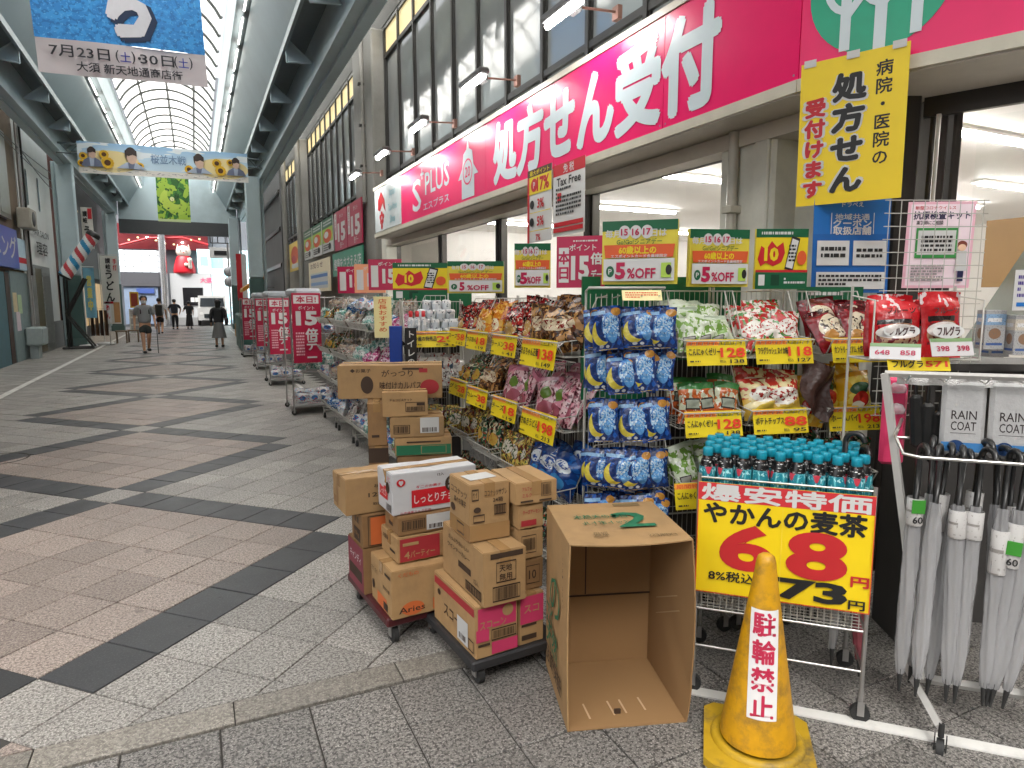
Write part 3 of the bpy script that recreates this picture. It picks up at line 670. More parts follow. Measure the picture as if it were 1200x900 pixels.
# posters on the wall beyond the sign
def vposter(name, label, y0, y1, z0, z1, body, els, x=3.22):
    return card(name, label, 'poster', y0 - y1, z1 - z0, TR(x, (y0 + y1) / 2, z0, R(-90)), body, els, .02)
for k, (y0, y1) in enumerate(((16.95, 15.45), (15.4, 13.95))):
    vposter('sale_poster', ['crimson sale poster with white numerals on the far wall, next to green posters', 'crimson sale poster with white numerals on the far wall, next to the sign end'][k], y0, y1, 2.8, 3.72, crimson,
            [('r', .04, .3, .2, .97, paper), ('t', '本日限り', .12, .64, .6, crimson, dict(vert=True)), ('t', '15', .58, .45, .6, paper, dict(w=.6, bold=.05)), ('t', 'ポイント', .6, .85, .12, paper), ('t', '倍デー', .6, .12, .16, paper)])
gp = ['rightmost of three', 'middle of three', 'leftmost of three']
for k in range(3):
    y0 = 18.65 + k * 1.65
    vposter('product_poster', f'green topped product poster with orange goods on the far wall, {gp[k]}', y0, y0 - 1.5, 2.85, 3.72, paper,
            [('r', 0, .72, 1, 1, green), ('l', .1, .78, .9, .95, 2, paper), ('r', 0, .3, 1, .72, mat('poster_lime', hx('#9CBC2C'), .4)), ('e', .5, .48, .4, .2, orange), ('e', .4, .52, .2, .1, paper), ('e', .7, .16, .12, .1, black), ('l', .1, .05, .6, .25, 3, black)])
vposter('store_banner', 'green banner with white lettering under the crimson wall posters', 17.3, 13.95, 2.2, 2.75, mat('banner_teal', hx('#2C8C6C'), .4), [('t', '健康をささえる店', .5, .5, .55, paper, dict(w=.9, bold=.02))])
vposter('notice_board', 'cream notice board with blue panels on the far wall', 21.1, 17.6, 1.85, 2.72, mat('cream_board', hx('#E8D8B8'), .5), [('t', 'お知らせ', .4, .85, .2, mat('brown_ink', hx('#7A4A2A'), .5), dict(w=.6)), ('r', .1, .1, .9, .6, paper), ('r', .1, .45, .9, .55, blue), ('r', .1, .2, .9, .3, mat('sky_print', hx('#88A8D0'), .5))], x=3.2)
vposter('food_poster', 'yellow food poster at the far end of the wall', 26.2, 23.5, 2.65, 3.65, mat('food_yellow', hx('#E8C860'), .5), [('e', .5, .55, .35, .3, orange), ('e', .4, .4, .2, .15, red), ('r', .2, .1, .8, .25, paper)], x=3.3)
# ================================================================== goods
def bag_mesh(name, w, h, t, m, seed=0, crimp=.06):
    """pillow bag standing on z=0, facing -y; crimped seams top and bottom"""
    r2 = random.Random(seed); ph = [r2.uniform(0, 6) for _ in range(4)]
    def surf(sg):
        def fn(u, v):
            e = min(v, 1 - v); k = min(1, max(0, (e - crimp * .6) / .28)); k = math.sin(k * math.pi / 2)
            s = math.sin(math.pi * min(1, max(0, u))) ** .55
            d = t / 2 * k * s
            wr = .075 * t * (math.sin(u * 13 + v * 9 + ph[0]) + math.sin(v * 21 - u * 7 + ph[1]) + .7 * math.sin(u * 5 - v * 29 + ph[2])) * (1 - abs(2 * u - 1)) * (e * 4 if e < .25 else 1)
            x = (u - .5) * w * (1 - .06 * k * (1 - abs(2 * v - 1)))
            cr = .004 * math.sin(u * 40 + ph[2]) * (1 if e < crimp else 0) + .01 * math.sin(u * 5 + ph[3]) * (1 - k)
            sl = .16 * h * math.sin(ph[0] * 3) * v * v; cu = .03 * h * math.sin(ph[1] * 2) * math.sin(v * 4)
            return ((x if sg > 0 else -x) + cu, -sg * (d + wr * (d > .001)) + cr + sl * .5, v * h - .04 * h * abs(math.sin(ph[3])) * (2 * u - 1) ** 2 * v)
        return fn
    mb = MB(); mb.grid(surf(1), 12, 14); mb.grid(surf(-1), 6, 7)
    return mb.mesh(name, m)
def dim_(c): return c if not isinstance(c, str) else hx(c, .72)
def pk3(name, base, layers, **kw):
    base = dim_(base); layers = [(*l[:-1], dim_(l[-1])) for l in layers]
    return pmat(name, base, layers, rough=kw.get('rough', .24), coat=.15, rand=kw.get('rand', 6), bump=kw.get('bump', .5))
BAGS = {}
def product(key, base, layers, w, h, t, **kw):
    m = pk3('pack_' + key, base, layers, **kw); BAGS[key] = ([bag_mesh(key, w * (1 + .05 * (q - 1)), h * (1 - .03 * q), t * (.8 + .25 * q), m, len(BAGS) * 4 + q) for q in range(4)], w, h, t)
product('jelly_green', '#D8E4C8', [('noise', 5, .5, 1, '#7CA848'), ('noise', 9, .6, 2, '#F0F4EC'), ('rect', .12, .12, .5, .36, '#3A3030'), ('rect', .15, .15, .47, .33, '#A8A8A0'), ('rect', 0, .88, 1, 1, '#E4F0DC'), ('rect', .5, .1, .95, .22, '#D89088')], .15, .2, .07)
product('jelly_orange', '#DCE0C0', [('noise', 5, .47, 1, '#D06A30'), ('rect', 0, .0, 1, .34, '#C8602C'), ('noise', 9, .6, 2, '#F0F4E0'), ('rect', .2, .34, .8, .62, '#3A3432'), ('rect', .24, .38, .76, .58, '#A8B0A0'), ('rect', 0, .84, 1, 1, '#3E8A44')], .13, .19, .065)
product('melon_red', '#C82828', [('noise', 5, .5, 3, '#F0E8E0'), ('noise', 9, .58, 5, '#4C9048'), ('ell', .5, .55, .34, .2, '#F4F0E8'), ('noise', 16, .56, 7, .18, .4, .82, .7, '#B02020')], .17, .2, .08)
product('cookie_maroon', '#8A1420', [('rect', 0, .84, 1, 1, '#5C0C14'), ('ell', .5, .5, .4, .3, '#E8DCC0'), ('noise', 12, .54, 2, .15, .3, .85, .7, '#3A2A1C'), ('ell', .3, .3, .18, .12, '#C89048'), ('noise', 7, .66, 6, '#B82838')], .18, .24, .07)
product('chips_yellow', '#E0B848', [('rect', 0, .5, 1, 1, '#C83828'), ('noise', 6, .52, 1, '#F0E0A8'), ('ell', .5, .56, .4, .2, '#F0ECE0'), ('noise', 14, .54, 4, .15, .42, .85, .7, '#A02018'), ('ell', .5, .2, .34, .14, '#E8C850')], .18, .22, .09)
product('pie_gold', '#F0B820', [('noise', 5, .52, 1, '#F8DC58'), ('ell', .5, .62, .3, .14, '#3A6040'), ('ell', .5, .4, .26, .16, '#C83020'), ('ell', .36, .28, .12, .08, '#F0E8D0'), ('rect', 0, .9, 1, 1, '#D89818')], .16, .24, .09)
product('noodle_red', '#8C1C20', [('noise', 4, .5, 2, '#2A1614'), ('noise', 8, .56, 4, '#C83830'), ('ell', .5, .45, .34, .2, '#C8A060'), ('noise', 14, .6, 6, '#E8DCC8')], .19, .24, .06)
product('noodle_brown', '#5C3820', [('noise', 5, .5, 2, '#B88850'), ('noise', 9, .57, 4, '#2C1C14'), ('ell', .5, .6, .36, .14, '#E0D0B0'), ('noise', 15, .55, 8, .16, .5, .84, .7, '#8A2018')], .2, .25, .07)
product('bean_pink', '#D890A0', [('noise', 6, .48, 1, '#E4C0C4'), ('noise', 11, .55, 3, '#6C3440'), ('ell', .5, .62, .2, .14, '#6A8A38'), ('ell', .5, .3, .34, .14, '#A85868'), ('rect', 0, .9, 1, 1, '#C87890')], .2, .27, .06)
product('snack_green', '#2C5C38', [('noise', 5, .5, 2, '#1A2A20'), ('noise', 8, .56, 5, '#C8C0A0'), ('ell', .5, .5, .3, .2, '#D0A848'), ('noise', 12, .62, 8, '#C04030')], .17, .22, .07)
product('snack_mixed', '#B89048', [('noise', 5, .5, 4, '#6C2A20'), ('noise', 8, .56, 1, '#E4CC60'), ('ell', .5, .55, .34, .2, '#E8E0D0'), ('noise', 13, .56, 3, '#3C5C30')], .17, .22, .07)
product('snack_white', '#D8D4CC', [('noise', 5, .52, 4, '#B4B0AC'), ('noise', 8, .6, 1, '#8C3430'), ('rect', .1, .6, .6, .85, '#28405C'), ('noise', 15, .56, 3, .1, .2, .9, .55, '#5A5450')], .2, .24, .05)
product('detergent_blue', '#123C80', [('noise', 5, .55, 4, '#1C60B0'), ('ell', .5, .68, .34, .14, '#E8F0F4'), ('noise', 12, .55, 3, .2, .56, .8, .8, '#2050A0'), ('ell', .5, .32, .3, .16, '#3088C8')], .2, .26, .08)
product('cereal_red', '#C01820', [('rect', 0, .78, 1, 1, '#D82830'), ('noise', 6, .6, 2, .0, .76, 1, 1, '#F0E0E0'), ('rect', .1, .55, .72, .63, '#2A1A1A'), ('ell', .5, .36, .42, .2, '#B89070'), ('noise', 10, .53, 3, .1, .2, .9, .55, '#701820'), ('ell', .48, .42, .4, .12, '#F4ECE8')], .19, .27, .08)
product('tissue_white', '#D8DADA', [('noise', 4, .55, 2, '#B8C8D8'), ('ell', .5, .5, .25, .2, '#4878B0'), ('noise', 9, .62, 3, '#C84850')], .2, .16, .1)
product('wipe_blue', '#2C68A8', [('dots', 9, .3, 1, '#E4F0F8'), ('rect', .1, .55, .9, .85, '#C8DCE8'), ('noise', 14, .55, 1, .15, .58, .85, .8, '#1C3C70')], .18, .14, .07)
product('wipe_pink', '#B83C78', [('dots', 9, .3, 2, '#F4DCE8'), ('rect', .1, .5, .9, .8, '#E8C0D4'), ('noise', 14, .55, 1, .15, .55, .85, .75, '#70204C')], .14, .16, .07)
product('cotton_teal', '#8CC0B4', [('noise', 5, .5, 1, '#D4E0D8'), ('noise', 9, .58, 3, '#4C8C80'), ('rect', .15, .4, .85, .65, '#E8ECE8'), ('noise', 14, .56, 3, .2, .43, .8, .62, '#40706C')], .16, .2, .07)
product('toiletry_grey', '#A8A49C', [('noise', 5, .5, 1, '#C8C4B8'), ('noise', 8, .57, 3, '#6C6458'), ('rect', .1, .6, .9, .85, '#C8B8A0'), ('noise', 11, .62, 5, '#B03838')], .15, .19, .06)
product('pouch_orange', '#D8801C', [('noise', 5, .5, 1, '#F0B848'), ('ell', .5, .5, .3, .2, '#F8E8C0'), ('noise', 10, .6, 3, '#A83818')], .15, .22, .06)

def place(key, name, label, cat, group, M):
    me = rnd.choice(BAGS[key][0])
    return link(name, me, None, M, label, cat, group)
# ------------------------------------------------------------------ wire racks
def basket_mb(w, d, hf, hb, r=.0018, sp=.026):
    """open wire basket: low front at y=0, tall back at y=d"""
    b = MB(); x0, x1 = -w / 2, w / 2
    R2 = r * 1.9
    fl = .045                                    # front leans out
    b.tube([(x0, -fl, hf), (x1, -fl, hf)], R2, n=5); b.tube([(x0, 0, 0), (x1, 0, 0)], R2, n=5)
    b.tube([(x0, d, hb), (x1, d, hb)], R2, n=5); b.tube([(x0, d, 0), (x1, d, 0)], R2, n=5)
    b.tube([(x0, d, hb * .55), (x1, d, hb * .55)], r, n=4)
    for x in (x0, x1):
        b.tube([(x, -fl, hf), (x, 0, 0), (x, d, 0), (x, d, hb)], R2, n=5)
        b.tube([(x, -fl, hf), (x, d * .22, hf + .01), (x, d * .55, hb), (x, d, hb)], R2, n=5)
        k = int(d / .04)
        for i in range(1, k):
            y = d * i / k; top = hf + .01 if y < d * .22 else hf + .01 + (hb - hf - .01) * min(1, (y - d * .22) / (d * .33))
            b.tube([(x, y, 0), (x, y, top)], r, n=4, cap=False)
        b.tube([(x, d * .36, hf + (hb - hf) * .42), (x, d, hf + (hb - hf) * .42)], r, n=4)
    n = int(w / sp)
    for i in range(1, n):
        x = x0 + w * i / n
        b.tube([(x, -fl, hf), (x, 0, 0), (x, d, 0), (x, d, hb)], r, n=4, cap=False)
    return b
def caster_mb(mb, x, y, m=1):
    mb.tube([(x, y - .012, .035), (x, y + .012, .035)], .035, m, n=12)
    mb.bb(x - .012, x + .012, y - .02, y - .016, .03, .085, 0); mb.bb(x - .012, x + .012, y + .016, y + .02, .03, .085, 0)
    mb.tube([(x, y, .08), (x, y, .13)], .01, 0, n=6)
def rack(name, label, M, w, d, tiers, group=None, wm=None, hb=.26, hf=.075, ztop=None, back=1.3):
    wm = wm or wire_white
    rk = thing(name, label, 'display rack', M, group)
    zt = ztop or (max(tiers) + hb + .02)
    for x in (-w / 2 - .004, w / 2 + .004):
        p = MB(); p.tube([(x, d, .09), (x, d, zt)], .007, n=6); p.tube([(x, d, .1), (x, .02, .1)], .008, n=6); p.tube([(x, .02, .1), (x, .02, .16)], .006, n=6)
        p.build('post', wm, rk)
    if back: MB().bb(-w / 2, w / 2, d + .008, d + .014, .12, back).build('shade_board', mat('shade_board', (.03, .024, .022), .8, var=.3, scale=8), rk)  # near-black board added to stand for the shade between and under the tiers
    st = MB()
    for z in (.1, .5, .9): st.tube([(-w / 2, d, z), (w / 2, d, z)], .005, n=5)
    st.build('stretcher', wm, rk)
    bm_ = basket_mb(w - .012, d - .02, hf, hb).mesh('wire_basket', wm)
    for z in tiers: link('wire_basket', bm_, rk, TR(0, 0, z))
    for x in (-w / 2 + .02, w / 2 - .02):
        for y in (.03, d - .03):
            c = MB(); caster_mb(c, x, y); c.build('caster', [alu, rubber], rk)
    return rk
def fill(M, w, z, key, label, name, n=None, rows=2, tilt=-22, group=None, cat='snack bag', y0=.03, dy=.075, jit=1., lie=False):
    me, bw, bh, bt = BAGS[key]
    n = n or max(1, int((w + .03) / (bw * .8)))
    for r_ in range(rows):
        for k in range(n):
            x = (-w / 2 + bw * .46) + (w - bw * .92) * (k / max(1, n - 1) if n > 1 else .5) + rnd.uniform(-.012, .012) * jit
            tl = R(tilt + rnd.uniform(-9, 9) * jit)
            y = y0 + r_ * dy + rnd.uniform(-.008, .008)
            zz = z + .006 + bt * .15 + r_ * .03
            m = M @ TR(x, y, zz, R(rnd.uniform(-14, 14) * jit), tl, R(rnd.uniform(-10, 10) * jit))
            place(key, name, label, cat, group or label, m)
def pcard(label, M, big, small, nm, hd, w=.275, h=.118, tilt=-14, dim=False, sub='税込'):
    """yellow price card hung on a basket rim; M = rim centre frame"""
    hdm = mat('price_header', hx('#E06030'), .5); rd = mat('price_red', hx('#D83C20'), .5)
    return card('price_card', label, 'price card', w, h, M @ TR(0, -.056, -h + .01, 0, R(tilt)), yellow,
                [('r', .0, .76, .56, .97, mat('price_band', hx('#F0A040'), .5)), ('t', hd, .28, .865, .17, hdm, dict(w=.5, bold=.02)), ('r', .58, .8, .8, .95, black), ('r', .59, .815, .79, .935, yellow), ('t', '10', .69, .875, .11, black), ('t', '〜4', .89, .87, .12, black),
                 ('t', nm, .29, .52, .3, black, dict(w=.52, bold=.02)), ('t', big, .76, .48, .5, rd, dict(w=.42, bold=.025)), ('t', sub, .58, .14, .13, black), ('t', small, .82, .14, .2, black, dict(w=.24, bold=.02)), ('l', .03, .1, .2, .2, 1, black)], .0015)

# corner row: three white racks facing the camera
kon = [(2.105, 2.30, -14, '128', '138', 'こんにゃくゼリー', 'jelly_green', 'jelly_orange', '128', '138', 'こんにゃくゼリー'),
       (2.437, 2.222, -14, '118', '127', 'フラグラッシュ スイカ味', 'melon_red', 'chips_yellow', '88', '95', 'ポテトチップス'),
       (2.815, 2.125, -14, '198', '213', 'カントリーマアム 大袋', 'cookie_maroon', 'pie_gold', '198', '213', 'ホームパイ')]
desc = [('green konjac jelly', 'orange konjac jelly'), ('red watermelon candy', 'yellow potato chip'), ('maroon cookie', 'golden pie')]
hdr = ['期間特売', '期間特売', '激安特価']
for i, (x, y, rz, p1, s1, n1, k1, k2, p2, s2_, n2) in enumerate(kon):
    M = TR(x, y, 0, R(rz))
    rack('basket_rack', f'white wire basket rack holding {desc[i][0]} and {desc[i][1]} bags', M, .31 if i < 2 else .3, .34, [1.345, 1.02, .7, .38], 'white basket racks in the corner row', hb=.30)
    fill(M, .29, 1.345, k1, f'{desc[i][0]} bag in the top basket of the corner racks', k1.split('_')[0] + '_bag', 3 if i < 2 else 2, 3 if i < 2 else 2, -30)
    fill(M, .29, 1.02, k2, f'{desc[i][1]} bag in the second basket of the corner racks', k2.split('_')[0] + '_bag', 3 if i < 1 else 2, 2, -16)
    fill(M, .29, .7, ('jelly_green', 'snack_mixed', 'snack_green')[i], f'{("pale green jelly", "mixed snack", "dark green snack")[i]} bag in the third basket of the corner racks', 'snack_bag', 2, 2, -16)
    pcard(f'yellow price card reading {p1} under the {desc[i][0]} bags', M @ TR(0, 0, 1.345 + .075), p1, s1, n1, hdr[i], w=.29)
    pcard(f'yellow price card reading {p2} under the {desc[i][1]} bags', M @ TR(0, 0, 1.02 + .075), p2, s2_, n2, hdr[i], w=.28)
pcard('yellow price card low behind the blue candy bags and the tea sign', TR(2.05, 2.28, .7 + .075, R(-14)), '128', '138', 'こんにゃくゼリー', '期間特売', w=.29)
place('pie_gold', 'pie_bag', 'golden snack bag leaning on the rack beside the pie basket', 'snack bag', None, TR(2.63, 2.22, 1.0, R(-40), R(-8), R(6)))
MB().grid(lambda u, v: (.26 * (u - .5) * (1.1 - .5 * v) + .02 * math.sin(9 * v), .05 * math.sin(7 * u + 5 * v), -.42 * v + .03 * math.sin(6 * u)), 8, 10).build('plastic_bag', mat('brown_plastic', hx('#4A3028', .7), .3, var=.2, scale=14, bump=.4), None, TR(2.625, 2.15, 1.31, R(-20)) @ Matrix.Scale(.62, 4), 'crumpled brown plastic bag hanging between the price cards', 'bag')

# blue candy bags on a hook rack
product('candy_blue', '#12306C', [('rect', 0, .9, 1, 1, '#0E2456'), ('noise', 6, .55, 3, '#1C54A8'), ('rect', .0, .82, .5, .9, '#7CA8D0'), ('ell', .62, .55, .3, .3, '#3C7CC4'), ('ell', .66, .5, .2, .34, '#5C9CD8'), ('noise', 12, .52, 2, .36, .3, .92, .78, '#A8CCE8'), ('noise', 20, .58, 5, .36, .4, .9, .76, '#D8E4EC'), ('noise', 17, .62, 9, .36, .36, .9, .78, '#16387C'), ('ell', .84, .86, .16, .09, '#C08838'),
        ('cres', .3, .42, .3, .3, .46, .54, .34, .34, '#D8C848'), ('ell', .3, .1, .07, .035, '#C8D0D8'), ('ell', .5, .09, .06, .035, '#C8D0D8'), ('rect', .1, .015, .8, .03, '#B09838')], .14, .19, .036, rand=0, bump=.7)
hk = thing('hook_rack', 'narrow wire hook rack hung with blue candy bags', 'display rack', TR(1.715, 2.405, 0, R(-24)))
hf_ = MB()
for x in (-.17, .17): hf_.tube([(x, .12, .02), (x, .12, 1.64)], .006, n=6); hf_.tube([(x, .12, .05), (x, -.1, .02)], .006, n=6)
hf_.tube([(-.17, .12, 1.64), (-.17, .04, 1.655), (.17, .04, 1.655), (.17, .12, 1.64)], .006, n=6)
for k in range(13): hf_.tube([(-.15 + k * .025, .12, .1), (-.15 + k * .025, .12, 1.63)], .0018, n=4, cap=False)
for k in range(8): hf_.tube([(-.17, .12, .1 + k * .2), (.17, .12, .1 + k * .2)], .0022, n=4, cap=False)
hf_.build('frame', wire_white, hk)
lv = [1.6, 1.41, 1.2, .98, .77, .58]
for j, zt in enumerate(lv):
    xs_ = [(-.11, 0), (-.045, 1), (.04, 0), (.115, 0)] if j % 2 == 0 else [(-.12, 1), (-.03, 0), (.05, 0), (.12, 1)]
    for x, lay in xs_:
        MB().tube([(x, .115, zt + .012), (x, -.09 + .05 * lay, zt + .02)], .0025, n=4).build('hook', chrome, hk)
        for dpt in range(2):
            m = TR(1.715, 2.405, 0, R(-24)) @ TR(x + rnd.uniform(-.012, .012), -.055 + .045 * lay - .03 * dpt + rnd.uniform(-.006, .006), zt - .205 + rnd.uniform(-.012, .006), R(rnd.uniform(-16, 10)), R(rnd.uniform(-12, 0)), R(rnd.uniform(-7, 7)))
            place('candy_blue', 'candy_bag', 'dark blue candy bag with yellow crescent hung on the narrow hook rack', 'snack bag', 'blue candy bags on the hook rack', m)
card('price_card', 'pale yellow price tag on top of the blue candy rack', 'price card', .17, .05, TR(1.72, 2.31, 1.6, R(-24), R(-30)), mat('pale_card', hx('#E8DCA0'), .5), [('l', .08, .2, .9, .85, 3, orange)], .0015)

# street racks facing the passage: near three
nearr = [('C', 1.66, 3.07, .44, ('noodle_brown', 'snack_white', 'brown noodle'), ('bean_pink', None, 'pink bean'), ('detergent_blue', None, 'dark blue detergent'), '138', '149', 'まるちゃん正麺', '198', '213', 'さぬきうどん'),
         ('B', 1.70, 3.58, .40, ('noodle_red', None, 'red noodle'), ('bean_pink', None, 'rose bean'), ('snack_mixed', None, 'mixed snack'), '38', '41', 'ラーメン', '18', '19', 'チーズ'),
         ('D', 1.80, 4.62, .42, ('noodle_red', None, 'dark red noodle'), ('snack_green', None, 'green snack'), ('snack_mixed', None, 'tan snack'), '58', '62', 'スープ', '28', '30', 'グミ'),
         ('A', 1.74, 4.10, .42, ('pouch_orange', None, 'orange pouch'), ('noodle_brown', None, 'dark noodle'), ('snack_green', None, 'dark green snack'), '18', '19', 'つぶあん', '38', '41', 'カレー')]
pos3 = ['by the blue candy', 'in the middle', 'beside the white rolls', 'behind the cartons']
for i, (nm, x, y, w_, t1, t2, t3_, p1, s1, n1, p2, s2_, n2) in enumerate(nearr):
    M = TR(x, y, 0, R(-91))
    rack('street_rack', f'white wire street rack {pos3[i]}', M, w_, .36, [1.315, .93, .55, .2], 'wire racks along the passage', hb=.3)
    fill(M, w_ - .02, 1.315, t1[0], f'{t1[2]} bag in the top street basket {pos3[i]}', 'noodle_bag', 4, 3, -13, jit=1.7)
    if t1[1]: fill(M, w_ - .1, 1.315, t1[1], f'white snack bag lying in the top basket {pos3[i]}', 'snack_bag', 3, 1, -52, y0=-.02)
    fill(M, w_ - .02, .93, t2[0], f'{t2[2]} bag in the second street basket {pos3[i]}', 'bean_bag', 4, 3, -26, jit=1.4)
    fill(M, w_ - .02, .55, t3_[0], f'{t3_[2]} bag in the third street basket {pos3[i]}', 'snack_bag', 3, 2, -14, jit=1.2)
    fill(M, w_ - .02, .2, 'snack_green', f'dark snack bag in the bottom street basket {pos3[i]}', 'snack_bag', 2, 1, -14)
    pcard(f'yellow price card reading {p1} on the top basket {pos3[i]}', M @ TR(0, 0, 1.39), p1, s1, n1, '店長おススメ', w=.40 if i == 0 else .36, h=.15 if i == 0 else .13, tilt=-9)
    pcard(f'yellow price card reading {p2} on the second basket {pos3[i]}', M @ TR(0, 0, 1.005), p2, s2_, n2, '店長おススメ', w=.40 if i == 0 else .36, h=.15 if i == 0 else .13, tilt=-9)
# facing shelf of white rolls with the 29 card, behind the street racks
rollm = pmat('roll_wrap', '#D8D8D8', [('noise', 6, .55, 1, '#A8B0B8'), ('rect', 0, .4, 1, .55, '#B8BEC4'), ('noise', 12, .62, 4, '#505860')], rough=.35, rand=5)
Mr = TR(1.72, 5.0, 0, R(-12))
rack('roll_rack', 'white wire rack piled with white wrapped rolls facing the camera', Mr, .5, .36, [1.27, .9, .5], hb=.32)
roll = MB().lathe([(.0, 0), (.038, 0), (.04, .01), (.04, .085), (.036, .095), (0, .095)], 10).mesh('roll', rollm)
for r_ in range(4):
    for k in range(6 - r_):
        link('wrapped_roll', roll, None, Mr @ TR(-.2 + k * .078 + r_ * .05, .08 + .03 * r_ + rnd.uniform(-.02, .02), 1.28 + r_ * .075, rnd.uniform(0, 3), R(rnd.uniform(-15, 15))), 'small white wrapped roll piled above the 29 price card', 'roll', 'white rolls piled on the rack')
fill(Mr, .46, .9, 'snack_white', 'white snack bag in the basket under the 29 price card', 'snack_bag', 4, 2, -20)
fill(Mr, .46, .5, 'snack_mixed', 'mixed snack bag in the low basket under the 29 price card', 'snack_bag', 3, 2, -20)
pcard('yellow price card reading 29 below the white rolls', Mr @ TR(-.02, -.01, 1.355), '29', '31', '今週の特売品', '数量限定', w=.34, h=.13)
fill(TR(1.95, 4.62, 0, R(-50)), .3, 1.33, 'pouch_orange', 'orange pouch beside the white wrapped rolls', 'pouch', 2, 2, -26)
# white bottles with red caps and blue box on the same shelf
for k in range(3):
    b = thing('spray_bottle', f'white spray bottle with red cap beside the rolls, {("leftmost", "middle", "rightmost")[k]} of three', 'bottle', TR(1.52 + k * .055, 5.02 + k * .01, 1.28), 'white bottles beside the rolls')
    MB().lathe([(0, 0), (.024, 0), (.025, .02), (.025, .16), (.012, .19), (.012, .2)], 12).build('body', rollm, b); MB().lathe([(.013, .19), (.016, .195), (.016, .235), (0, .24)], 10).build('cap', red, b)
MB().cbox((0, 0, .14), (.1, .05, .42), .004).build('blue_box', mat('box_navy', hx('#1C3C8C'), .4, var=.15, scale=30), None, TR(1.42, 5.1, 1.05, R(-20)), 'tall navy blue box standing left of the white bottles', 'box')
card('price_card', 'upright yellow price card clipped above the blue wipes', 'price card', .14, .33, TR(1.36, 5.25, 1.30, R(-20), R(4)), mat('pale_card', hx('#E8DCA0'), .5), [('t', '店長おすすめ', .5, .55, .8, orange, dict(vert=True, w=.5))], .002)
card('side_panel', 'narrow black and white lettered panel left of the 29 card', 'sign', .09, .46, TR(1.49, 4.93, .93, R(-14)), black, [('t', 'トイレの消臭', .5, .5, .9, paper, dict(vert=True, w=.7))], .006)

# mid and far racks along the passage
midl = [(5.75, 'wipe_blue', 'wipe_pink', 'toiletry_grey', 'blue wipes'), (6.75, 'toiletry_grey', 'cotton_teal', 'tissue_white', 'grey toiletries'), (7.75, 'cotton_teal', 'toiletry_grey', 'wipe_blue', 'teal cotton'), (8.75, 'cotton_teal', 'snack_green', 'tissue_white', 'pale tissue')]
for i, (y, k1, k2, k3, dsc) in enumerate(midl):
    M = TR(1.50 if i else 1.52, y, 0, R(-90))
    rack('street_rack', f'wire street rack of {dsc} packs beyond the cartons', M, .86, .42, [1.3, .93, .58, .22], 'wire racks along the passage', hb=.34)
    for z, ks in ((1.3, (k1, k2)), (.93, (k2, ('snack_mixed', 'wipe_pink', 'toiletry_grey', 'snack_green')[i])), (.58, (k3, 'toiletry_grey')), (.22, ('tissue_white', ('jelly_green', 'cotton_teal', 'snack_white', 'wipe_blue')[i]))):
        for q, k in enumerate(ks):
            fill(M @ TR(-.21 + .42 * q, 0, 0), .42, z, k, f'{k.split("_")[1]} {k.split("_")[0]} pack in the street rack of {dsc}', k.split('_')[0] + '_pack', 3, 3, -28, cat='packet', dy=.1, jit=1.9, group=f'packs on the {dsc} rack')
    fill(M, .8, 1.43, ('toiletry_grey', 'cotton_teal', 'wipe_blue', 'toiletry_grey')[i], f'pack piled highest on the street rack of {dsc}', 'top_pack', 5, 2, -16, cat='packet', y0=.16, jit=1.8, group=f'packs on the {dsc} rack')
    if i == 1:
        fill(M, .5, 1.5, 'tissue_white', 'white tissue pack on top of the grey toiletries rack', 'tissue_pack', 2, 1, -60, cat='packet')
# ================================================================== boards standing on the racks
def off_board(name, label, w, h, M, els=None, depth=.03, side=None):
    yl = yellow
    b = card(name, label, 'sale board', w, h, M, mat('board_yellow', hx('#EAD848', .8), .4), els or [
        ('r', 0, .84, 1, 1, green), ('t', '毎月', .14, .8, .13, paper, dict(bold=.02)), ('e', .30, .82, .078, .105, paper), ('e', .45, .82, .078, .105, paper), ('e', .60, .82, .078, .105, paper),
        ('t', '15', .30, .82, .14, crimson, dict(bold=.03, wmax=.11)), ('t', '16', .45, .82, .14, crimson, dict(bold=.03, wmax=.11)), ('t', '17', .60, .82, .14, crimson, dict(bold=.03, wmax=.11)), ('t', '日は', .76, .8, .13, paper, dict(bold=.02)), ('t', 'Go!Go!シニアデー', .5, .67, .1, green, dict(w=.6)),
        ('p', [(.05, .42), (.95, .42), (.97, .62), (.03, .62)], orange), ('t', '60歳以上の', .48, .535, .13, yellow, dict(w=.5, bold=.03)), ('t', 'エスポイントカード会員様限定', .5, .44, .06, paper, dict(w=.75)), ('r', .03, .05, .97, .4, paper),
        ('e', .12, .2, .055, .09, green), ('t', 'P', .12, .2, .12, paper), ('t', '5', .26, .21, .34, crimson, dict(bold=.05)), ('t', '%OFF', .54, .17, .22, crimson, dict(w=.38, bold=.025)), ('r', .8, .1, .93, .33, mat('card_lime', hx('#A8C850'), .4)), ('e', .9, .22, .04, .08, black)], depth)
    return b
def ten_board(name, label, w, h, M, low=.0):
    return card(name, label, 'sale board', w, h, M, yellow, [('r', 0, .86, 1, 1, green), ('l', .1, .89, .7, .97, 1, paper), ('p', [(.04, .5), (.1, .72), (.2, .66), (.3, .8), (.4, .7), (.52, .78), (.56, .6), (.5, .45), (.34, .38), (.2, .44), (.1, .38)], red), ('t', '10', .3, .58, .28, yellow, dict(bold=.05)),
        ('p', [(.56, .34), (.72, .3), (.84, .84), (.68, .88)], black), ('p', [(.58, .37), (.71, .34), (.81, .8), (.69, .84)], paper), ('l', .63, .45, .76, .75, 5, black), ('e', .88, .52, .09, .12, orange), ('r', 0, .28, 1, .32, red), ('r', 0, 0, 1, .28, green), ('r', .06, .06, .18, .24, paper), ('r', .3, .06, .46, .24, mat('board_dkgreen', hx('#083C26'), .4)), ('l', .55, .08, .95, .2, 2, paper)], .02)
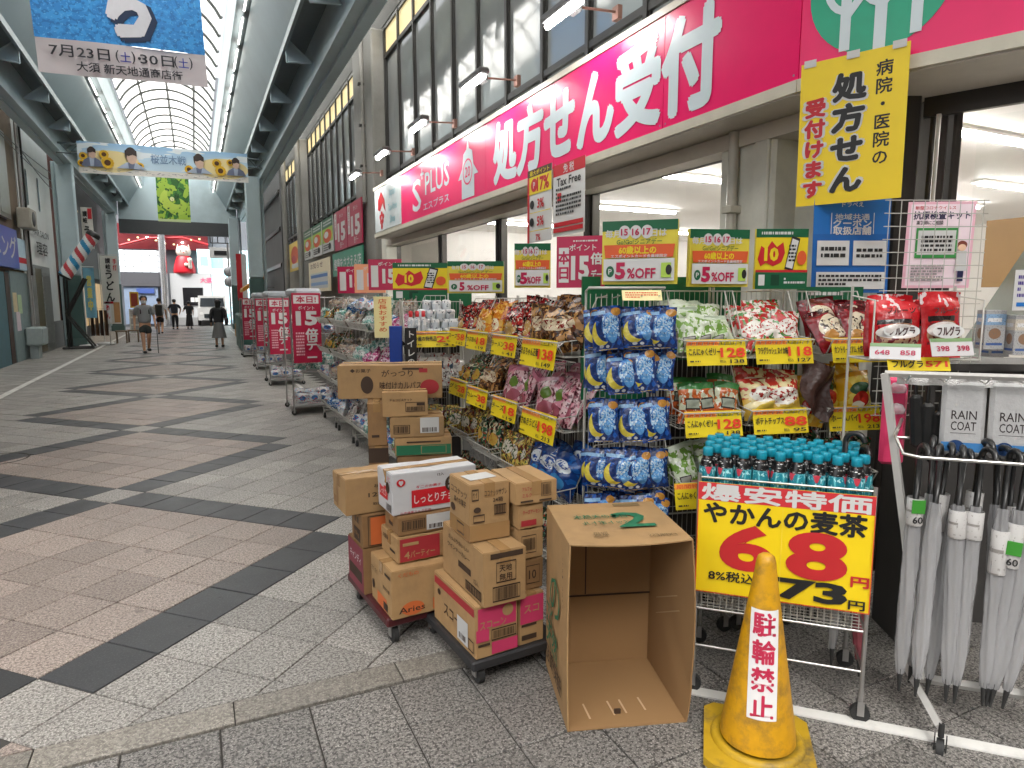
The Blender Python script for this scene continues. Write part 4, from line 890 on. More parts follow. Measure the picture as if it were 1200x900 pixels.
off_board('sale_board', 'largest yellow and green 5 percent OFF board above the blue candy bags', .345, .29, TR(1.865, 2.54, 1.675, R(-45)), depth=.05)
card('sale_board', 'crimson 15 times points board beside the large 5 percent OFF board', 'sale board', .25, .26, TR(1.79, 2.935, 1.665, R(-44)), crimson,
     [('r', .05, .1, .26, .78, paper), ('t', '本日', .155, .44, .55, crimson, dict(vert=True, bold=.03)), ('t', 'ポイント', .55, .78, .14, paper), ('l', .35, .88, .85, .93, 1, paper), ('t', '15', .5, .38, .6, paper, dict(bold=.05, w=.38)), ('t', '倍', .84, .56, .24, paper, dict(bold=.03)), ('t', 'デー', .84, .26, .18, paper, dict(bold=.03, w=.22))], .03)
off_board('sale_board', 'small 5 percent OFF board left of the crimson 15 board', .215, .26, TR(1.825, 3.535, 1.675, R(-28)))
off_board('sale_board', '5 percent OFF board above the konjac jelly rack', .30, .27, TR(2.27, 2.455, 1.665, R(-17)))
ten_board('sale_board', 'green and yellow 10 percent board above the watermelon candy rack', .255, .29, TR(2.6, 2.385, 1.655, R(-25)))
ten_board('sale_board', 'green and yellow 10 percent board at the back, left of another OFF board', .5, .34, TR(1.87, 5.86, 1.60, R(-26)))
off_board('sale_board', '5 percent OFF board at the back above the orange pouches', .43, .24, TR(1.94, 4.70, 1.655, R(-27)))
card('back_panel', 'dark green panel with a white sheet behind the cookie rack', 'panel', .34, .5, TR(2.98, 2.40, 1.17, R(-25)), green, [('r', .05, .05, .78, .86, mat('sheet_grey', hx('#C8CCC8'), .5)), ('r', .5, .55, .75, .8, mat('leaf_print', hx('#A8C060'), .5)), ('l', .15, .9, .7, .96, 1, paper)], .02)
MB().bb(-.55, .3, 0, .02, 1.0, 1.72).build('back_panel', green, None, TR(2.3, 2.72, 0, R(-18)), 'plain dark green backing panel behind the corner basket racks', 'panel')
MB().bb(-.25, .25, 0, .02, 1.35, 1.66).build('back_panel', green, None, TR(1.9, 5.35, 0, R(-20)), 'dark green backing panel behind the white rolls', 'panel')
for k, (x, y, z) in enumerate(((1.62, 7.6, 1.68), (1.68, 7.0, 1.68), (1.7, 6.45, 1.7))):
    card('sale_board', f'small crimson points board on the far racks, {("leftmost", "middle", "rightmost")[k]} of three', 'sale board', .34, .3, TR(x, y, z, R(-35)), crimson if k != 1 else mat('board_orange', hx('#E8A078'), .4), [('r', .08, .1, .3, .8, paper), ('t', '15', .62, .45, .6, paper, dict(bold=.05, w=.4)), ('t', 'ポイント', .6, .85, .14, paper, dict(w=.6))], .02)
# red point-day boards at the rack ends
d15 = ['nearest and widest', 'second', 'third', 'farthest and smallest']
for k, (x, y, z0, z1) in enumerate(((1.38, 9.45, .74, 1.70), (1.41, 13.0, .6, 1.64), (1.43, 16.2, .55, 1.64), (1.38, 20.0, .5, 1.66))):
    h = z1 - z0
    card('points_board', f'tall crimson board reading 15 times day along the racks, {d15[k]} of four', 'sale board', .38, h, TR(x, y, z0, R(0)), dkred,
         [('r', .06, .85, .94, .97, paper), ('t', '本日!', .5, .91, .1, dkred, dict(w=.7, bold=.03)), ('t', 'ポイント', .5, .79, .06, paper), ('t', '15', .5, .64, .26, paper, dict(w=.76, bold=.05)), ('t', '倍', .66, .41, .18, paper, dict(bold=.03)), ('t', 'デ\nー', .66, .2, .16, paper, dict(bold=.03)), ('l', .1, .1, .4, .45, 8, mat('pinkish_ink', hx('#E0A8B4'), .5))], .02)
    cab = thing('goods_cage', f'grey wire goods cage behind the crimson points board, {d15[k]} of four', 'cage', TR(x + .1, y + .5, 0), 'goods cages along the passage')
    f = MB()
    for xx in (-.3, .3):
        for yy in (-.4, .4): f.tube([(xx, yy, .1), (xx, yy, 1.66)], .012, n=6); caster_mb(f, xx, yy, 1)
    for z in (.12, .6, 1.1, 1.64):
        for yy in (-.4, .4): f.tube([(-.3, yy, z), (.3, yy, z)], .008, n=5)
        for xx in (-.3, .3): f.tube([(xx, -.4, z), (xx, .4, z)], .008, n=5)
    f.build('frame', [alu, rubber], cab)
    MB().bb(-.29, .29, -.39, .39, .1, .12).build('shelf', alu, cab)
    for z, mm in ((.13, 'tissue_white'), (.62, 'cotton_teal'), (1.12, 'tissue_white')):
        fill(TR(x + .1, y + .12, 0), .55, z, mm, f'pack of {mm.split("_")[0]} in the goods cage behind the points board, {d15[k]} of four', 'tissue_pack', 3, 2, -8, cat='packet', group=f'packs in goods cage {d15[k]}', dy=.3)
wr = mat('white_wrap', hx('#C8CED4', .75), .3, var=.08, scale=12, bump=.5)
for k, (x, y) in enumerate(((1.55, 10.9), (1.5, 14.4), (1.5, 17.4))):
    MB().cbox((0, 0, .06), (.42, .7, .13), .04).build('tissue_bale', wr, None, TR(x, y, 1.66, R(4)), f'white wrapped tissue bale on top of the far cages, {("nearest", "middle", "farthest")[k]} of three', 'bale')
MB().cbox((0, 0, .6), (.62, 3.4, 1.15), .05).build('far_counter', mat('counter_teal', hx('#4A7870', .7), .5, dirt=.3), None, TR(1.55, 23.2, 0), 'teal covered counter beyond the last crimson board', 'counter')

# ================================================================== cardboard cartons
def kraft(name, col):
    m = mat(name, hx(col, .82), .75, var=.12, scale=13, bump=.06, obrand=.08, dirt=.3); return m
kr1, kr2, kr3 = kraft('cardboard', '#AA885C'), kraft('cardboard_pale', '#B28E60'), kraft('cardboard_dark', '#947048')
tapem = mat('packing_tape', hx('#A88458', .8), .22, var=.06); inkb = mat('carton_ink', hx('#3C2A1C', .9), .7); inkr = mat('carton_red', hx('#A82C34', .85), .6); inkg = mat('carton_green', hx('#1E6A48', .9), .7); inko = mat('carton_orange', hx('#D06A34', .85), .6); inkp = mat('carton_pink', hx('#C83864', .85), .6)
slip = mat('slip_white', (.5, .5, .49), .6, var=.05)
def carton(label, F, size, z, rz, body=None, left=(), front=(), top=(), tape=True, M0=None, name='carton'):
    """F: front-left bottom corner; faces -y (front) and -x (left) carry print"""
    sx, sy, sz = size; body = body or kr1
    M = TR(F[0], F[1], z, R(rz))
    o = thing(name, label, 'carton', M, 'cardboard cartons on the dollies')
    sk = rnd.uniform(-.003, .003)
    b = MB(); bm = bmesh.new(); bmesh.ops.create_cube(bm, size=1)
    for v in bm.verts: v.co = Vector(((v.co.x + .5) * sx, (v.co.y + .5) * sy, (v.co.z + .5) * (sz - .002) + .001))
    bmesh.ops.bevel(bm, geom=bm.edges[:], offset=.0035, segments=2, affect='EDGES'); bmesh.ops.subdivide_edges(bm, edges=[e for e in bm.edges if e.calc_length() > .05], cuts=5, use_grid_fill=True)
    so_ = rnd.uniform(0, 50); cc_ = Vector((sx / 2, sy / 2, sz / 2))
    for v in bm.verts:
        n_ = mnoise.noise(v.co * 11 + Vector((so_, 0, 0))); n2_ = mnoise.noise(v.co * 30 + Vector((0, so_, 0)))
        v.co += (cc_ - v.co).normalized() * max(0, .0022 * n_ + .0016 * n2_)
    bm.verts.index_update(); b.add([v.co[:] for v in bm.verts], [[v.index for v in f.verts] for f in bm.faces]); bm.free()
    b.v = [(x + sk * (zz / sz) * (1 if y > sy / 2 else -.4), y + .004 * math.sin(zz * 9 + x * 7) * .4, zz - (.004 if zz > sz / 2 and abs(x - sx / 2) < .02 else 0)) for x, y, zz in b.v]
    b.build('body', body, o)
    long_x = sx >= sy
    fs = MB()
    if long_x: fs.bb(0.004, sx - .004, sy / 2 - .0015, sy / 2 + .0015, sz - .0012, sz - .0004)
    else: fs.bb(sx / 2 - .0015, sx / 2 + .0015, .004, sy - .004, sz - .0012, sz - .0004)
    fs.build('flap_seam', inkb, o)
    if tape:
        t = MB(); w2 = .024
        if long_x: t.bb(-.0006, sx + .0006, sy / 2 - w2, sy / 2 + w2, sz - .001, sz + .0006); t.bb(-.0012, -.0002, sy / 2 - w2, sy / 2 + w2, sz - .06, sz)
        else: t.bb(sx / 2 - w2, sx / 2 + w2, -.0006, sy + .0006, sz - .001, sz + .0006); t.bb(sx / 2 - w2, sx / 2 + w2, -.0012, -.0002, sz - .06, sz)
        t.build('tape', tapem, o)
    for face, els, nm in (('f', front, 'front_print'), ('l', left, 'left_print')):
        if not els: continue
        pr = MB(); ms = []
        W = sx if face == 'f' else sy
        FM = I4 if face == 'f' else TR(0, sy, 0, R(-90))
        for k, e in enumerate(els):
            y = -.0013 - .0006 * k
            mm = e[5]
            if mm not in ms: ms.append(mm)
            mi = ms.index(mm)
            if e[0] == 'r': pr.quad(e[1] * W, e[2] * sz, e[3] * W, e[4] * sz, y, mi, FM)
            elif e[0] == 'b':     # outlined box
                tk = .006
                for q in ((e[1], e[2], e[3], e[2] + tk * 4), (e[1], e[4] - tk * 4, e[3], e[4]), (e[1], e[2], e[1] + tk * 2, e[4]), (e[3] - tk * 2, e[2], e[3], e[4])): pr.quad(q[0] * W, q[1] * sz, q[2] * W, q[3] * sz, y, mi, FM)
            elif e[0] == 'c':     # barcode block
                x = e[1]
                while x < e[3]:
                    l = rnd.choice((.008, .014, .02)); pr.quad(x * W, e[2] * sz, min(x + l, e[3]) * W, e[4] * sz, y, mi, FM); x += l + rnd.choice((.008, .014))
            elif e[0] == 'e': pr.ellq(e[1] * W, e[2] * sz, e[3] * W, e[4] * sz, y, mi, FM)
            elif e[0] == 't': pr.txt(e[1], e[2] * W, e[3] * sz, e[4] * sz, mi, FM, y=y, **(dict(w=e[6] * W) if len(e) > 6 else {}))
        pr.build(nm, ms, o)
    return o
bc = lambda x0, z0, x1, z1: [('b', x0, z0, x1, z1, inkb), ('c', x0 + .02, z0 + .06, x1 - .02, z1 - .06, inkb)]
sl_ = lambda x0, z0, x1, z1: [('r', x0, z0, x1, z1, slip), ('c', x0 + .04, z0 + .05, x1 - .04, z0 + (z1 - z0) * .35, inkb), ('t', 'A-12', (x0 + x1) / 2, z0 + (z1 - z0) * .7, (z1 - z0) * .25, inkb)][:2]
def dolly(label, M, w, d, h, pm_, wm_):
    o = thing('dolly', label, 'dolly', M)
    MB().cbox((w / 2, d / 2, h - .02), (w, d, .045), .008).build('platform', pm_, o)
    for x in (.05, w - .05):
        for y in (.05, d - .05):
            c = MB(); c.tube([(x - .013, y, .04), (x + .013, y, .04)], .04, 1, n=14); c.bb(x - .022, x - .016, y - .015, y + .02, .03, h - .04, 0); c.bb(x + .016, x + .022, y - .015, y + .02, .03, h - .04, 0); c.bb(x - .03, x + .03, y - .03, y + .03, h - .05, h - .042, 0)
            c.build('caster', [alu, wm_], o)
dolly('red dolly under the carton stack with the white chocolate box', TR(.72, 2.84, 0, R(5)), .42, .62, .138, mat('dolly_red', hx('#5C1820', .6), .5, dirt=.4), rubber)
dolly('black dolly under the carton stack beside the open carton', TR(.95, 2.36, 0, R(4)), .44, .58, .118, mat('dolly_black', (.02, .02, .022), .5, dirt=.2), rubber)
cA = dict(front=[('t', 'Aries', .23, .17, .17, inkb, .3), ('e', .25, .18, .14, .14, inko), ('t', 'Aries', .24, .17, .17, inkb, .32), ('r', .5, .06, .98, .3, inko), ('b', .54, .1, .94, .26, inkb), ('t', 'くだもの', .2, .9, .09, inko, .25), ('t', '24', .88, .86, .1, inkb, .12)],
          left=[('r', .3, .04, .75, .3, inko), ('r', .6, .06, .8, .22, inkb), ('t', '取扱注意', .75, .52, .08, inkb, .3), ('l' if False else 'r', .7, .8, .95, .86, inkb), ('e', .12, .36, .06, .1, inkb), ('t', 'さくさく', .2, .7, .12, inkb, .3)])
carton('large plain carton with orange fruit print at the bottom of the red dolly', (.74, 2.82), (.40, .30, .235), .138, 4, kr2, **cA)
carton('carton with purple side print at the back of the red dolly', (.685, 3.14), (.36, .27, .24), .138, 4, kr3, left=[('r', .02, .02, .98, .98, mat('carton_plum', hx('#8A3A48', .8), .6)), ('t', 'キャンディ', .5, .68, .2, slip, .7), ('r', .1, .2, .9, .45, inkb)])
carton('carton with dark red label reading 4 below the white box', (.79, 2.885), (.34, .24, .125), .376, 4, kr2, front=[('r', .03, .06, .62, .94, inkr), ('t', '4', .13, .3, .38, kr2, .08), ('t', 'パーティー', .36, .3, .3, kr2, .36), ('r', .07, .66, .3, .78, kr2), ('r', .7, .5, .84, .9, inkb), ('t', '12', .77, .24, .2, inkb, .1)], left=[('t', '内容量', .3, .7, .2, inkb, .3), ('r', .55, .3, .85, .4, inkb)])
carton('shallow carton with white slip directly under the white box', (.80, 2.9), (.33, .2, .092), .503, 3, kr3, front=bc(.05, .25, .4, .8) + sl_(.42, .14, .8, .95), left=[('r', .3, .3, .6, .5, inkb)])
wb = mat('white_carton', (.5, .5, .51), .5, var=.05, scale=6)
carton('white chocolate carton with red Japanese lettering on top of the stack', (.78, 2.925), (.43, .215, .2), .597, 3, wb,
       front=[('r', .22, .14, .82, .56, red), ('t', 'しっとりチョコ', .52, .33, .24, paper, .54), ('t', '不二のお菓子', .42, .63, .07, red, .3), ('e', .1, .78, .05, .09, red), ('t', '♥', .1, .77, .12, wb, .05), ('e', .69, .62, .075, .19, inkb), ('t', '濃厚', .69, .68, .1, slip, .07), ('t', 'チョコ', .69, .55, .08, slip, .09), ('t', '北海道産ミルク使用', .26, .05, .06, inkr, .36), ('t', '12入', .56, .88, .08, inkb, .08), ('t', 'チョコレート', .86, .82, .1, red, .24)],
       left=[('r', .12, .3, .7, .62, red), ('t', 'しっとり', .38, .46, .2, paper, .45), ('e', .72, .62, .12, .14, inkb), ('c', .6, .06, .95, .24, inkb), ('t', '不二', .82, .84, .14, red, .2)])
carton('carton with orange side, under the overhanging plain carton', (.685, 3.14), (.27, .19, .17), .38, 4, kr3, front=[('r', .15, .05, .95, .9, inko), ('b', .1, .05, .98, .95, inkb)], left=[('t', '重量', .5, .75, .2, inkb, .4), ('r', .25, .1, .8, .5, inkb), ('t', '10kg', .5, .3, .2, kr3, .4)])
carton('plain carton overhanging the left side of the red dolly stack', (.61, 3.15), (.3, .235, .185), .552, 4, kr2, front=[('t', '1229', .55, .5, .16, inkb, .35), ('t', 'お菓子', .6, .74, .1, inkb, .25), ('t', '取扱注意', .6, .25, .08, inkb, .3)], left=[('r', .3, .1, .42, .9, kr3), ('r', .05, .15, .3, .35, kr3)])
carton('carton with red stripe and pink label at the bottom of the black dolly', (.97, 2.375), (.2, .44, .232), .119, 4, kr2,
       front=[('r', .05, .55, .95, .95, inkp), ('t', 'スコーン', .4, .62, .2, kr2, .62), ('e', .75, .82, .13, .11, kr2), ('b', .36, .3, .95, .52, inkb), ('c', .4, .34, .9, .48, inkb), ('r', .0, .33, .3, .56, inkp), ('r', .36, .05, .98, .28, inkp), ('r', .04, .24, .32, .29, inkb)],
       left=[('r', .03, .78, .97, .93, inkr), ('t', 'スコーン', .52, .42, .28, inkb, .5), ('e', .15, .66, .04, .06, inkb)] + sl_(.6, .1, .84, .56) + [('b', .85, .1, .97, .32, inkb)])
carton('carton with bright pink label beside the red striped carton', (1.18, 2.4), (.125, .41, .23), .119, 4, kr2, front=[('r', .05, .42, .98, .95, inkp), ('r', .1, .36, .7, .41, inkb), ('t', 'スコ', .5, .7, .2, kr2, .6), ('l' if False else 'r', .1, .1, .7, .2, inkb)])
carton('tall carton of sausages text in the middle of the black dolly stack', (.995, 2.345), (.195, .45, .235), .353, 2, kr2,
       front=[('r', .15, .86, .92, .96, inkb), ('b', .2, .08, .85, .36, inkb), ('c', .24, .11, .8, .33, inkb), ('b', .28, .42, .75, .8, inkb), ('t', '天地', .5, .68, .14, inkb, .3), ('t', '無用', .5, .52, .14, inkb, .3)],
       left=[('t', 'たっぷりおいしい', .42, .82, .1, inkb, .5), ('t', 'ウインナーカレー', .42, .66, .1, inkb, .55), ('r', .42, .38, .72, .5, inkb), ('t', '12入', .84, .36, .12, inkb, .1), ('b', .6, .08, .95, .26, inkb), ('c', .62, .1, .93, .24, inkb)])
carton('taped carton of cocoa biscuits on top of the black dolly stack', (.985, 2.47), (.185, .225, .25), .589, 1, kr2,
       front=[('r', 0, .02, 1, .3, tapem), ('t', 'ココナッツサブレ', .65, .83, .12, inkb, .56), ('t', '24箱', .7, .7, .09, inkb, .25), ('b', .05, .72, .22, .92, inkb), ('t', '↑↑', .135, .82, .12, inkb, .12), ('e', .18, .56, .09, .05, inkb), ('b', .08, .34, .36, .48, inkb), ('b', .6, .44, .9, .62, inkb), ('c', .63, .46, .87, .6, inkb)],
       left=[('r', 0, .02, 1, .3, tapem), ('t', 'ココナッツ', .5, .78, .14, inkb, .8), ('t', '森のお菓子', .55, .62, .12, inkb, .6), ('e', .2, .45, .12, .07, inkb)] + [('b', .4, .06, .75, .26, inkb)])
MB().bb(.02, .15, .03, .12, 0, .0008).build('delivery_slip', slip, None, TR(1.0, 2.5, .8402, R(8)), 'white delivery slip stuck on top of the cocoa biscuit carton', 'slip')
for k, (z, h, fr) in enumerate(((.35, .14, [('b', .3, .2, .85, .8, inkb), ('t', '10', .55, .5, .4, inkb, .3)]), (.491, .135, [('b', .1, .2, .7, .8, inkb), ('c', .15, .3, .65, .7, inkb)]), (.627, .11, [('t', 'チーズアーモンド', .55, .68, .2, inkr, .8), ('r', .08, .12, .7, .36, inkr)]))):
    carton(['carton with outlined numeral low behind the open carton', 'carton with faint barcode behind the open carton', 'carton with red lettering just below the top right carton'][k], (1.195, 2.43), (.12, .25, h - .001), z, 2, (kr3, kr2, kr2)[k], front=fr, tape=False)
carton('wide carton with a barcode at the top right of the black dolly', (1.175, 2.42), (.2, .27, .098), .738, 0, kr2, front=[('t', 'アルフォ', .26, .7, .2, inkr, .22), ('t', 'ミルク', .26, .42, .2, inkr, .22), ('b', .6, .3, .84, .9, inkb), ('c', .63, .36, .81, .84, inkb), ('r', .55, .1, .85, .18, inkb), ('r', .1, .12, .4, .2, inkb)])
# back stack
B0 = -14
carton('large base carton at the right of the rear stack', (1.17, 4.23), (.37, .3, .56), .0, B0, kr3, tape=False)
carton('carton with green band at the middle of the rear stack', (1.155, 4.225), (.38, .3, .124), .562, B0, kr2, front=[('r', .02, .05, .98, .6, inkg), ('b', .45, .1, .9, .55, kr2), ('r', .2, .72, .8, .8, inkb)], left=[('b', .1, .1, .9, .9, inkb)])
carton('carton with white slip and barcode in the rear stack', (1.13, 4.245), (.36, .27, .138), .687, B0, kr1, front=bc(.06, .18, .36, .62) + sl_(.55, .2, .9, .96))
carton('small blank carton on top of the rear stack', (1.09, 4.275), (.3, .17, .168), .826, B0, kr2, front=[('t', 'チョコビスケット', .4, .68, .12, inkb, .5), ('b', .5, .2, .93, .58, inkb), ('c', .53, .24, .9, .4, inkb), ('r', .75, .44, .92, .55, inkb)], left=[('r', .3, .4, .6, .6, inkb)])
carton('brown base carton at the left of the rear stack', (1.0, 4.325), (.135, .3, .5), .0, B0, kr3, tape=False, left=[('r', .3, .6, .6, .9, inkb)])
carton('flat dark labelled carton at the left of the rear stack', (1.0, 4.325), (.13, .3, .125), .501, B0, kr3, front=[('r', .0, .1, 1, .9, inkb)], left=[('r', .05, .12, .95, .85, inkb)])
carton('worn carton under the long lettered carton', (1.0, 4.33), (.125, .3, .29), .627, B0, kr3, front=[('r', .2, .2, .6, .26, inkb)], left=[('t', 'やきそば', .5, .6, .2, kr2, .7)])
carton('long lettered carton lying across the top of the rear stack', (.86, 4.60), (.72, .3, .235), .918, -20, kr1,
       front=[('e', .28, .42, .06, .26, inkb), ('t', '◆お菓子', .22, .84, .12, inkb, .2), ('t', 'がっつり', .57, .76, .22, inkb, .3), ('t', '味付けカルパス', .6, .4, .24, inkb, .4), ('r', .62, .86, .82, .92, inkb), ('e', .88, .35, .09, .22, inkr), ('r', .78, .78, .86, .9, inkr)])

# open carton on its side
oc = thing('open_carton', 'large empty carton lying on its side with its opening toward the viewer', 'carton', TR(1.17, 1.965, 0, R(-18.5)))
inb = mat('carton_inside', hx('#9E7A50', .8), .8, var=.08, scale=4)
CW, CD, CH, th = .463, .465, .728, .005
def bent(mb, f):
    mb.v = [tuple(f(*v)) for v in mb.v]; return mb
def slab(u0, u1, v0, v1, fn, n=8):
    """curved sheet with thickness th: fn(u,v,t)->xyz"""
    mb = MB(); mb.grid(lambda u, v: fn(u0 + (u1 - u0) * u, v0 + (v1 - v0) * v, 0), n, n); mb.grid(lambda u, v: fn(u0 + (u1 - u0) * (1 - u), v0 + (v1 - v0) * v, 1), n, n)
    e = [(i / n, 0) for i in range(n)] + [(1, i / n) for i in range(n)] + [(1 - i / n, 1) for i in range(n)] + [(0, 1 - i / n) for i in range(n)]
    P_ = lambda p, t: fn(u0 + (u1 - u0) * p[0], v0 + (v1 - v0) * p[1], t)
    for i in range(len(e)):
        a, b = e[i], e[(i + 1) % len(e)]
        mb.add([P_(a, 0), P_(a, 1), P_(b, 1), P_(b, 0)], [(0, 1, 2, 3)])
    return mb
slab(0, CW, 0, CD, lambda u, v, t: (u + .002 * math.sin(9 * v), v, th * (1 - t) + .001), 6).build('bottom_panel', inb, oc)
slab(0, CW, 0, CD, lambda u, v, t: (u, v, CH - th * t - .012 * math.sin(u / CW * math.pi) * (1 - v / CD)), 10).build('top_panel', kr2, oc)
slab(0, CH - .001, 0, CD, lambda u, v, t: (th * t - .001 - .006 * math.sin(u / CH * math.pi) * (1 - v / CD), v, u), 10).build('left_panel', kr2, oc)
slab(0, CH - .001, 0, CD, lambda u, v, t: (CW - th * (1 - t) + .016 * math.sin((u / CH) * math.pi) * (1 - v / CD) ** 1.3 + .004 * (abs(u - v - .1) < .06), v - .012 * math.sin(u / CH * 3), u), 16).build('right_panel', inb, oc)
MB().bb(th, CW - th, CD - .012, CD - .006, th, CH * .44).build('end_flap', inb, oc)
MB().bb(th, CW * .36, CD - .02, CD - .014, CH * .447, CH - .02).build('end_flap', inb, oc)
MB().bb(CW * .37, CW - th, CD - .02, CD - .014, CH * .447, CH - .02).build('end_flap', inb, oc)
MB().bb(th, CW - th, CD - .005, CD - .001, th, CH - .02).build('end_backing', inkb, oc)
cr = MB()
for z0, z1 in ((.5, .34), (.44, .27)): cr.add([(CW - th - .004 + .02, .02, z0), (CW - th - .004 + .02, .024, z0 + .004), (CW - th - .003, CD * .75, z1 + .004), (CW - th - .003, CD * .75, z1)], [(0, 1, 2, 3)])
cr.build('fold_crease', mat('crease_pale', hx('#B89C74', .85), .8), oc)
MB().bb(CW * .37 - .006, CW * .37 - .001, CD - .0215, CD - .0205, CH * .45, CH * .8).build('flap_gap', inkb, oc)
MB().bb(th, CW - th, CD - .0225, CD - .0205, CH * .436, CH * .446).build('flap_gap', inkb, oc)
sl3 = MB()
for k, x in enumerate((.1, .2, .25, .33)): sl3.bb(x, x + .007, .05 + .004 * k, .145, th + .0015, th + .0028, M=TR(0, 0, 0, R(4)))
sl3.build('scuff_mark', mat('scuffed_card', hx('#C8A884', .9), .8), oc)
MB().bb(.2, .225, .075, .082, th + .001, th + .02).build('torn_flap', inkb, oc)
tp = MB(); TM = Matrix.Translation((0, 0, CH - .006)) @ Matrix.Rotation(R(-90), 4, 'X')
tp.txt('2', CW * .66, CD * .52, .24, 0, TM, bold=.02, y=-.008, w=.15)
tp.txt('日本の天然水', CW * .4, CD * .62, .05, 0, TM, y=-.008, flip=True, w=.22); tp.txt('ペットボトル', CW * .42, CD * .46, .045, 0, TM, y=-.008, flip=True, w=.2)
tp.txt('EXPRESS', CW * .8, CD * .14, .04, 1, TM, y=-.004, flip=True, w=.11); tp.txt('取扱', CW * .3, CD * .2, .05, 1, TM, y=-.007, w=.06, flip=True); tp.quad(CW * .6, CD * .88, CW * .85, CD * .96, -.007, 1, TM)
tp.build('top_print', [inkg, mat('carton_faint', hx('#7A6440', .9), .8)], oc)
lp = MB(); LM = TR(-.008, CD, 0, R(-90))
lp.txt('の', CD * .52, CH * .58, .22, 0, LM, y=-.003, w=.2, bold=0); lp.txt('水', CD * .3, CH * .42, .16, 0, LM, y=-.003, bold=0); lp.txt('天然', CD * .4, CH * .3, .12, 0, LM, y=-.003); lp.txt('ITEM 2L×6', CD * .85, CH * .76, .2, 1, LM, y=-.003, vert=True); lp.txt('品質保証', CD * .48, CH * .16, .08, 1, LM, y=-.003)
lp.build('left_print', [inkg, inkb], oc)

# ================================================================== traffic cone
cone = thing('traffic_cone', 'yellow traffic cone with a white sticker of red characters', 'cone', TR(1.745, 1.6, 0, R(-42)))
ym = mat('cone_yellow', hx('#E4A810', .75), .45, var=.16, scale=34, dirt=.75, bump=.06)
yd = mat('cone_base_yellow', hx('#D0A820', .7), .55, var=.2, scale=26, dirt=.9)
MB().lathe([(.129, .05), (.127, .08), (.037, .665), (.033, .70), (.028, .718), (.016, .727), (0, .729)], 32).build('body', ym, cone)
pts = [(-.185, -.15), (-.15, -.185), (.15, -.185), (.185, -.15), (.185, .15), (.15, .185), (-.15, .185), (-.185, .15)]
bs = MB(); bs.prism(pts, .001, .03); bs.build('base', yd, cone)
MB().lathe([(.162, .03), (.16, .042), (.15, .048), (.138, .046), (.13, .04), (.121, .038)], 32).build('collar', yd, cone)
def conept(a, z, off=.0012):
    r = .127 + (.037 - .127) * (z - .08) / (.665 - .08) + off
    return (r * math.sin(a), -r * math.cos(a), z)
def sticker(u, v):
    z = .175 + (.545 - .175) * v; r = conept(0, z)[1]; return conept((u - .5) * .1 / abs(r), z)
MB().grid(sticker, 8, 8).build('sticker', mat('sticker_white', (.72, .71, .7), .35, var=.04, dirt=.1), cone)
ct = MB(); vs2, fs2, tw2, th2 = text_mesh('駐\n輪\n禁\n止', 0, 3)
zz0, zz1 = .185, .535; sc_ = (zz1 - zz0) / th2
for k in range(9):
    dx, dy = (0, 0) if k == 8 else (.0022 * math.cos(k * .785), .0022 * math.sin(k * .785))
    ct.add([conept((x * sc_ * .95 + dx) / abs(conept(0, .36 + y * sc_)[1]), .36 + y * sc_ + dy, .0026 + k * 3e-5) for x, y in vs2], fs2)
ct.build('lettering', mat('cone_red_ink', hx('#B82848'), .4), cone)

# ================================================================== bottle cart
Mc = TR(1.985, 1.752, 0, R(-45))
cart = thing('bottle_cart', 'wire cart of tea bottles behind the large yellow 68 sign', 'cart', Mc)
f = MB(); W2, Dp = .31, .42
for x in (-W2, W2):
    for y in (0.012, Dp): MB().tube([(x, y, .1), (x, y, .92)], .009, n=6).build('frame_post', alu, cart)
rl = MB()
for z in (.2, .36, .55, .78, .905):
    rl.tube([(-W2, .012, z), (W2, .012, z)], .005, n=5); rl.tube([(-W2, Dp, z), (W2, Dp, z)], .005, n=5)
    for x in (-W2, W2): rl.tube([(x, .012, z), (x, Dp, z)], .005, n=5)
rl.build('rail', chrome, cart)
g_ = MB()
for k in range(1, 26): x = -W2 + 2 * W2 * k / 26; g_.tube([(x, Dp, .2), (x, Dp, .9)], .0017, n=4, cap=False); g_.tube([(x, .012, .36), (x, .012, .55)], .0017, n=4, cap=False)
for k in range(1, 14): y = .012 + (Dp - .012) * k / 14; g_.tube([(-W2, y, .79), (W2, y, .79)], .002, n=4, cap=False); g_.tube([(-W2, y, .36), (W2, y, .36)], .002, n=4, cap=False)
g_.build('wire_grid', wire_white, cart)
for x in (-W2, W2):
    for y in (0.012, Dp):
        c = MB(); caster_mb(c, x, y); c.build('caster', [alu, rubber], cart)
MB().bb(-W2 + .01, W2 - .01, .02, Dp - .01, .793, .797).build('shelf', wire_white, cart)
bt = thing('tea_bottle', 'teal capped barley tea bottle standing behind the yellow 68 sign', 'bottle', None, 'barley tea bottles on the cart')
tea = mat('tea_bottle_plastic', (.03, .014, .01), .12, var=.05, coat=.4)
MB().lathe([(0, 0), (.027, 0), (.031, .008), (.031, .14), (.028, .155), (.02, .18), (.013, .192), (.013, .2)], 14).build('body', tea, bt)
MB().lathe([(.0315, .02), (.0318, .022), (.0318, .142), (.0306, .147)], 14).build('label', pmat('tea_label', '#1C7C8C', [('noise', 7, .56, 2, '#105868'), ('ell', .75, .45, .1, .34, '#5CB4BC'), ('ell', .75, .45, .075, .25, '#1C7C8C'), ('ell', .25, .45, .1, .34, '#5CB4BC'), ('ell', .25, .45, .075, .25, '#1C7C8C'), ('noise', 22, .6, 4, '#A8D8DC'), ('ell', .55, .8, .08, .2, '#B83848'), ('ell', .05, .8, .08, .2, '#B83848')], rough=.3), bt)
MB().lathe([(.0306, .149), (.0287, .157), (.0255, .168), (.0205, .18)], 14).build('collar', pmat('tea_collar', '#0C0C0E', [('dots', 8, .26, 3, '#D0D0D0')], rough=.3), bt)
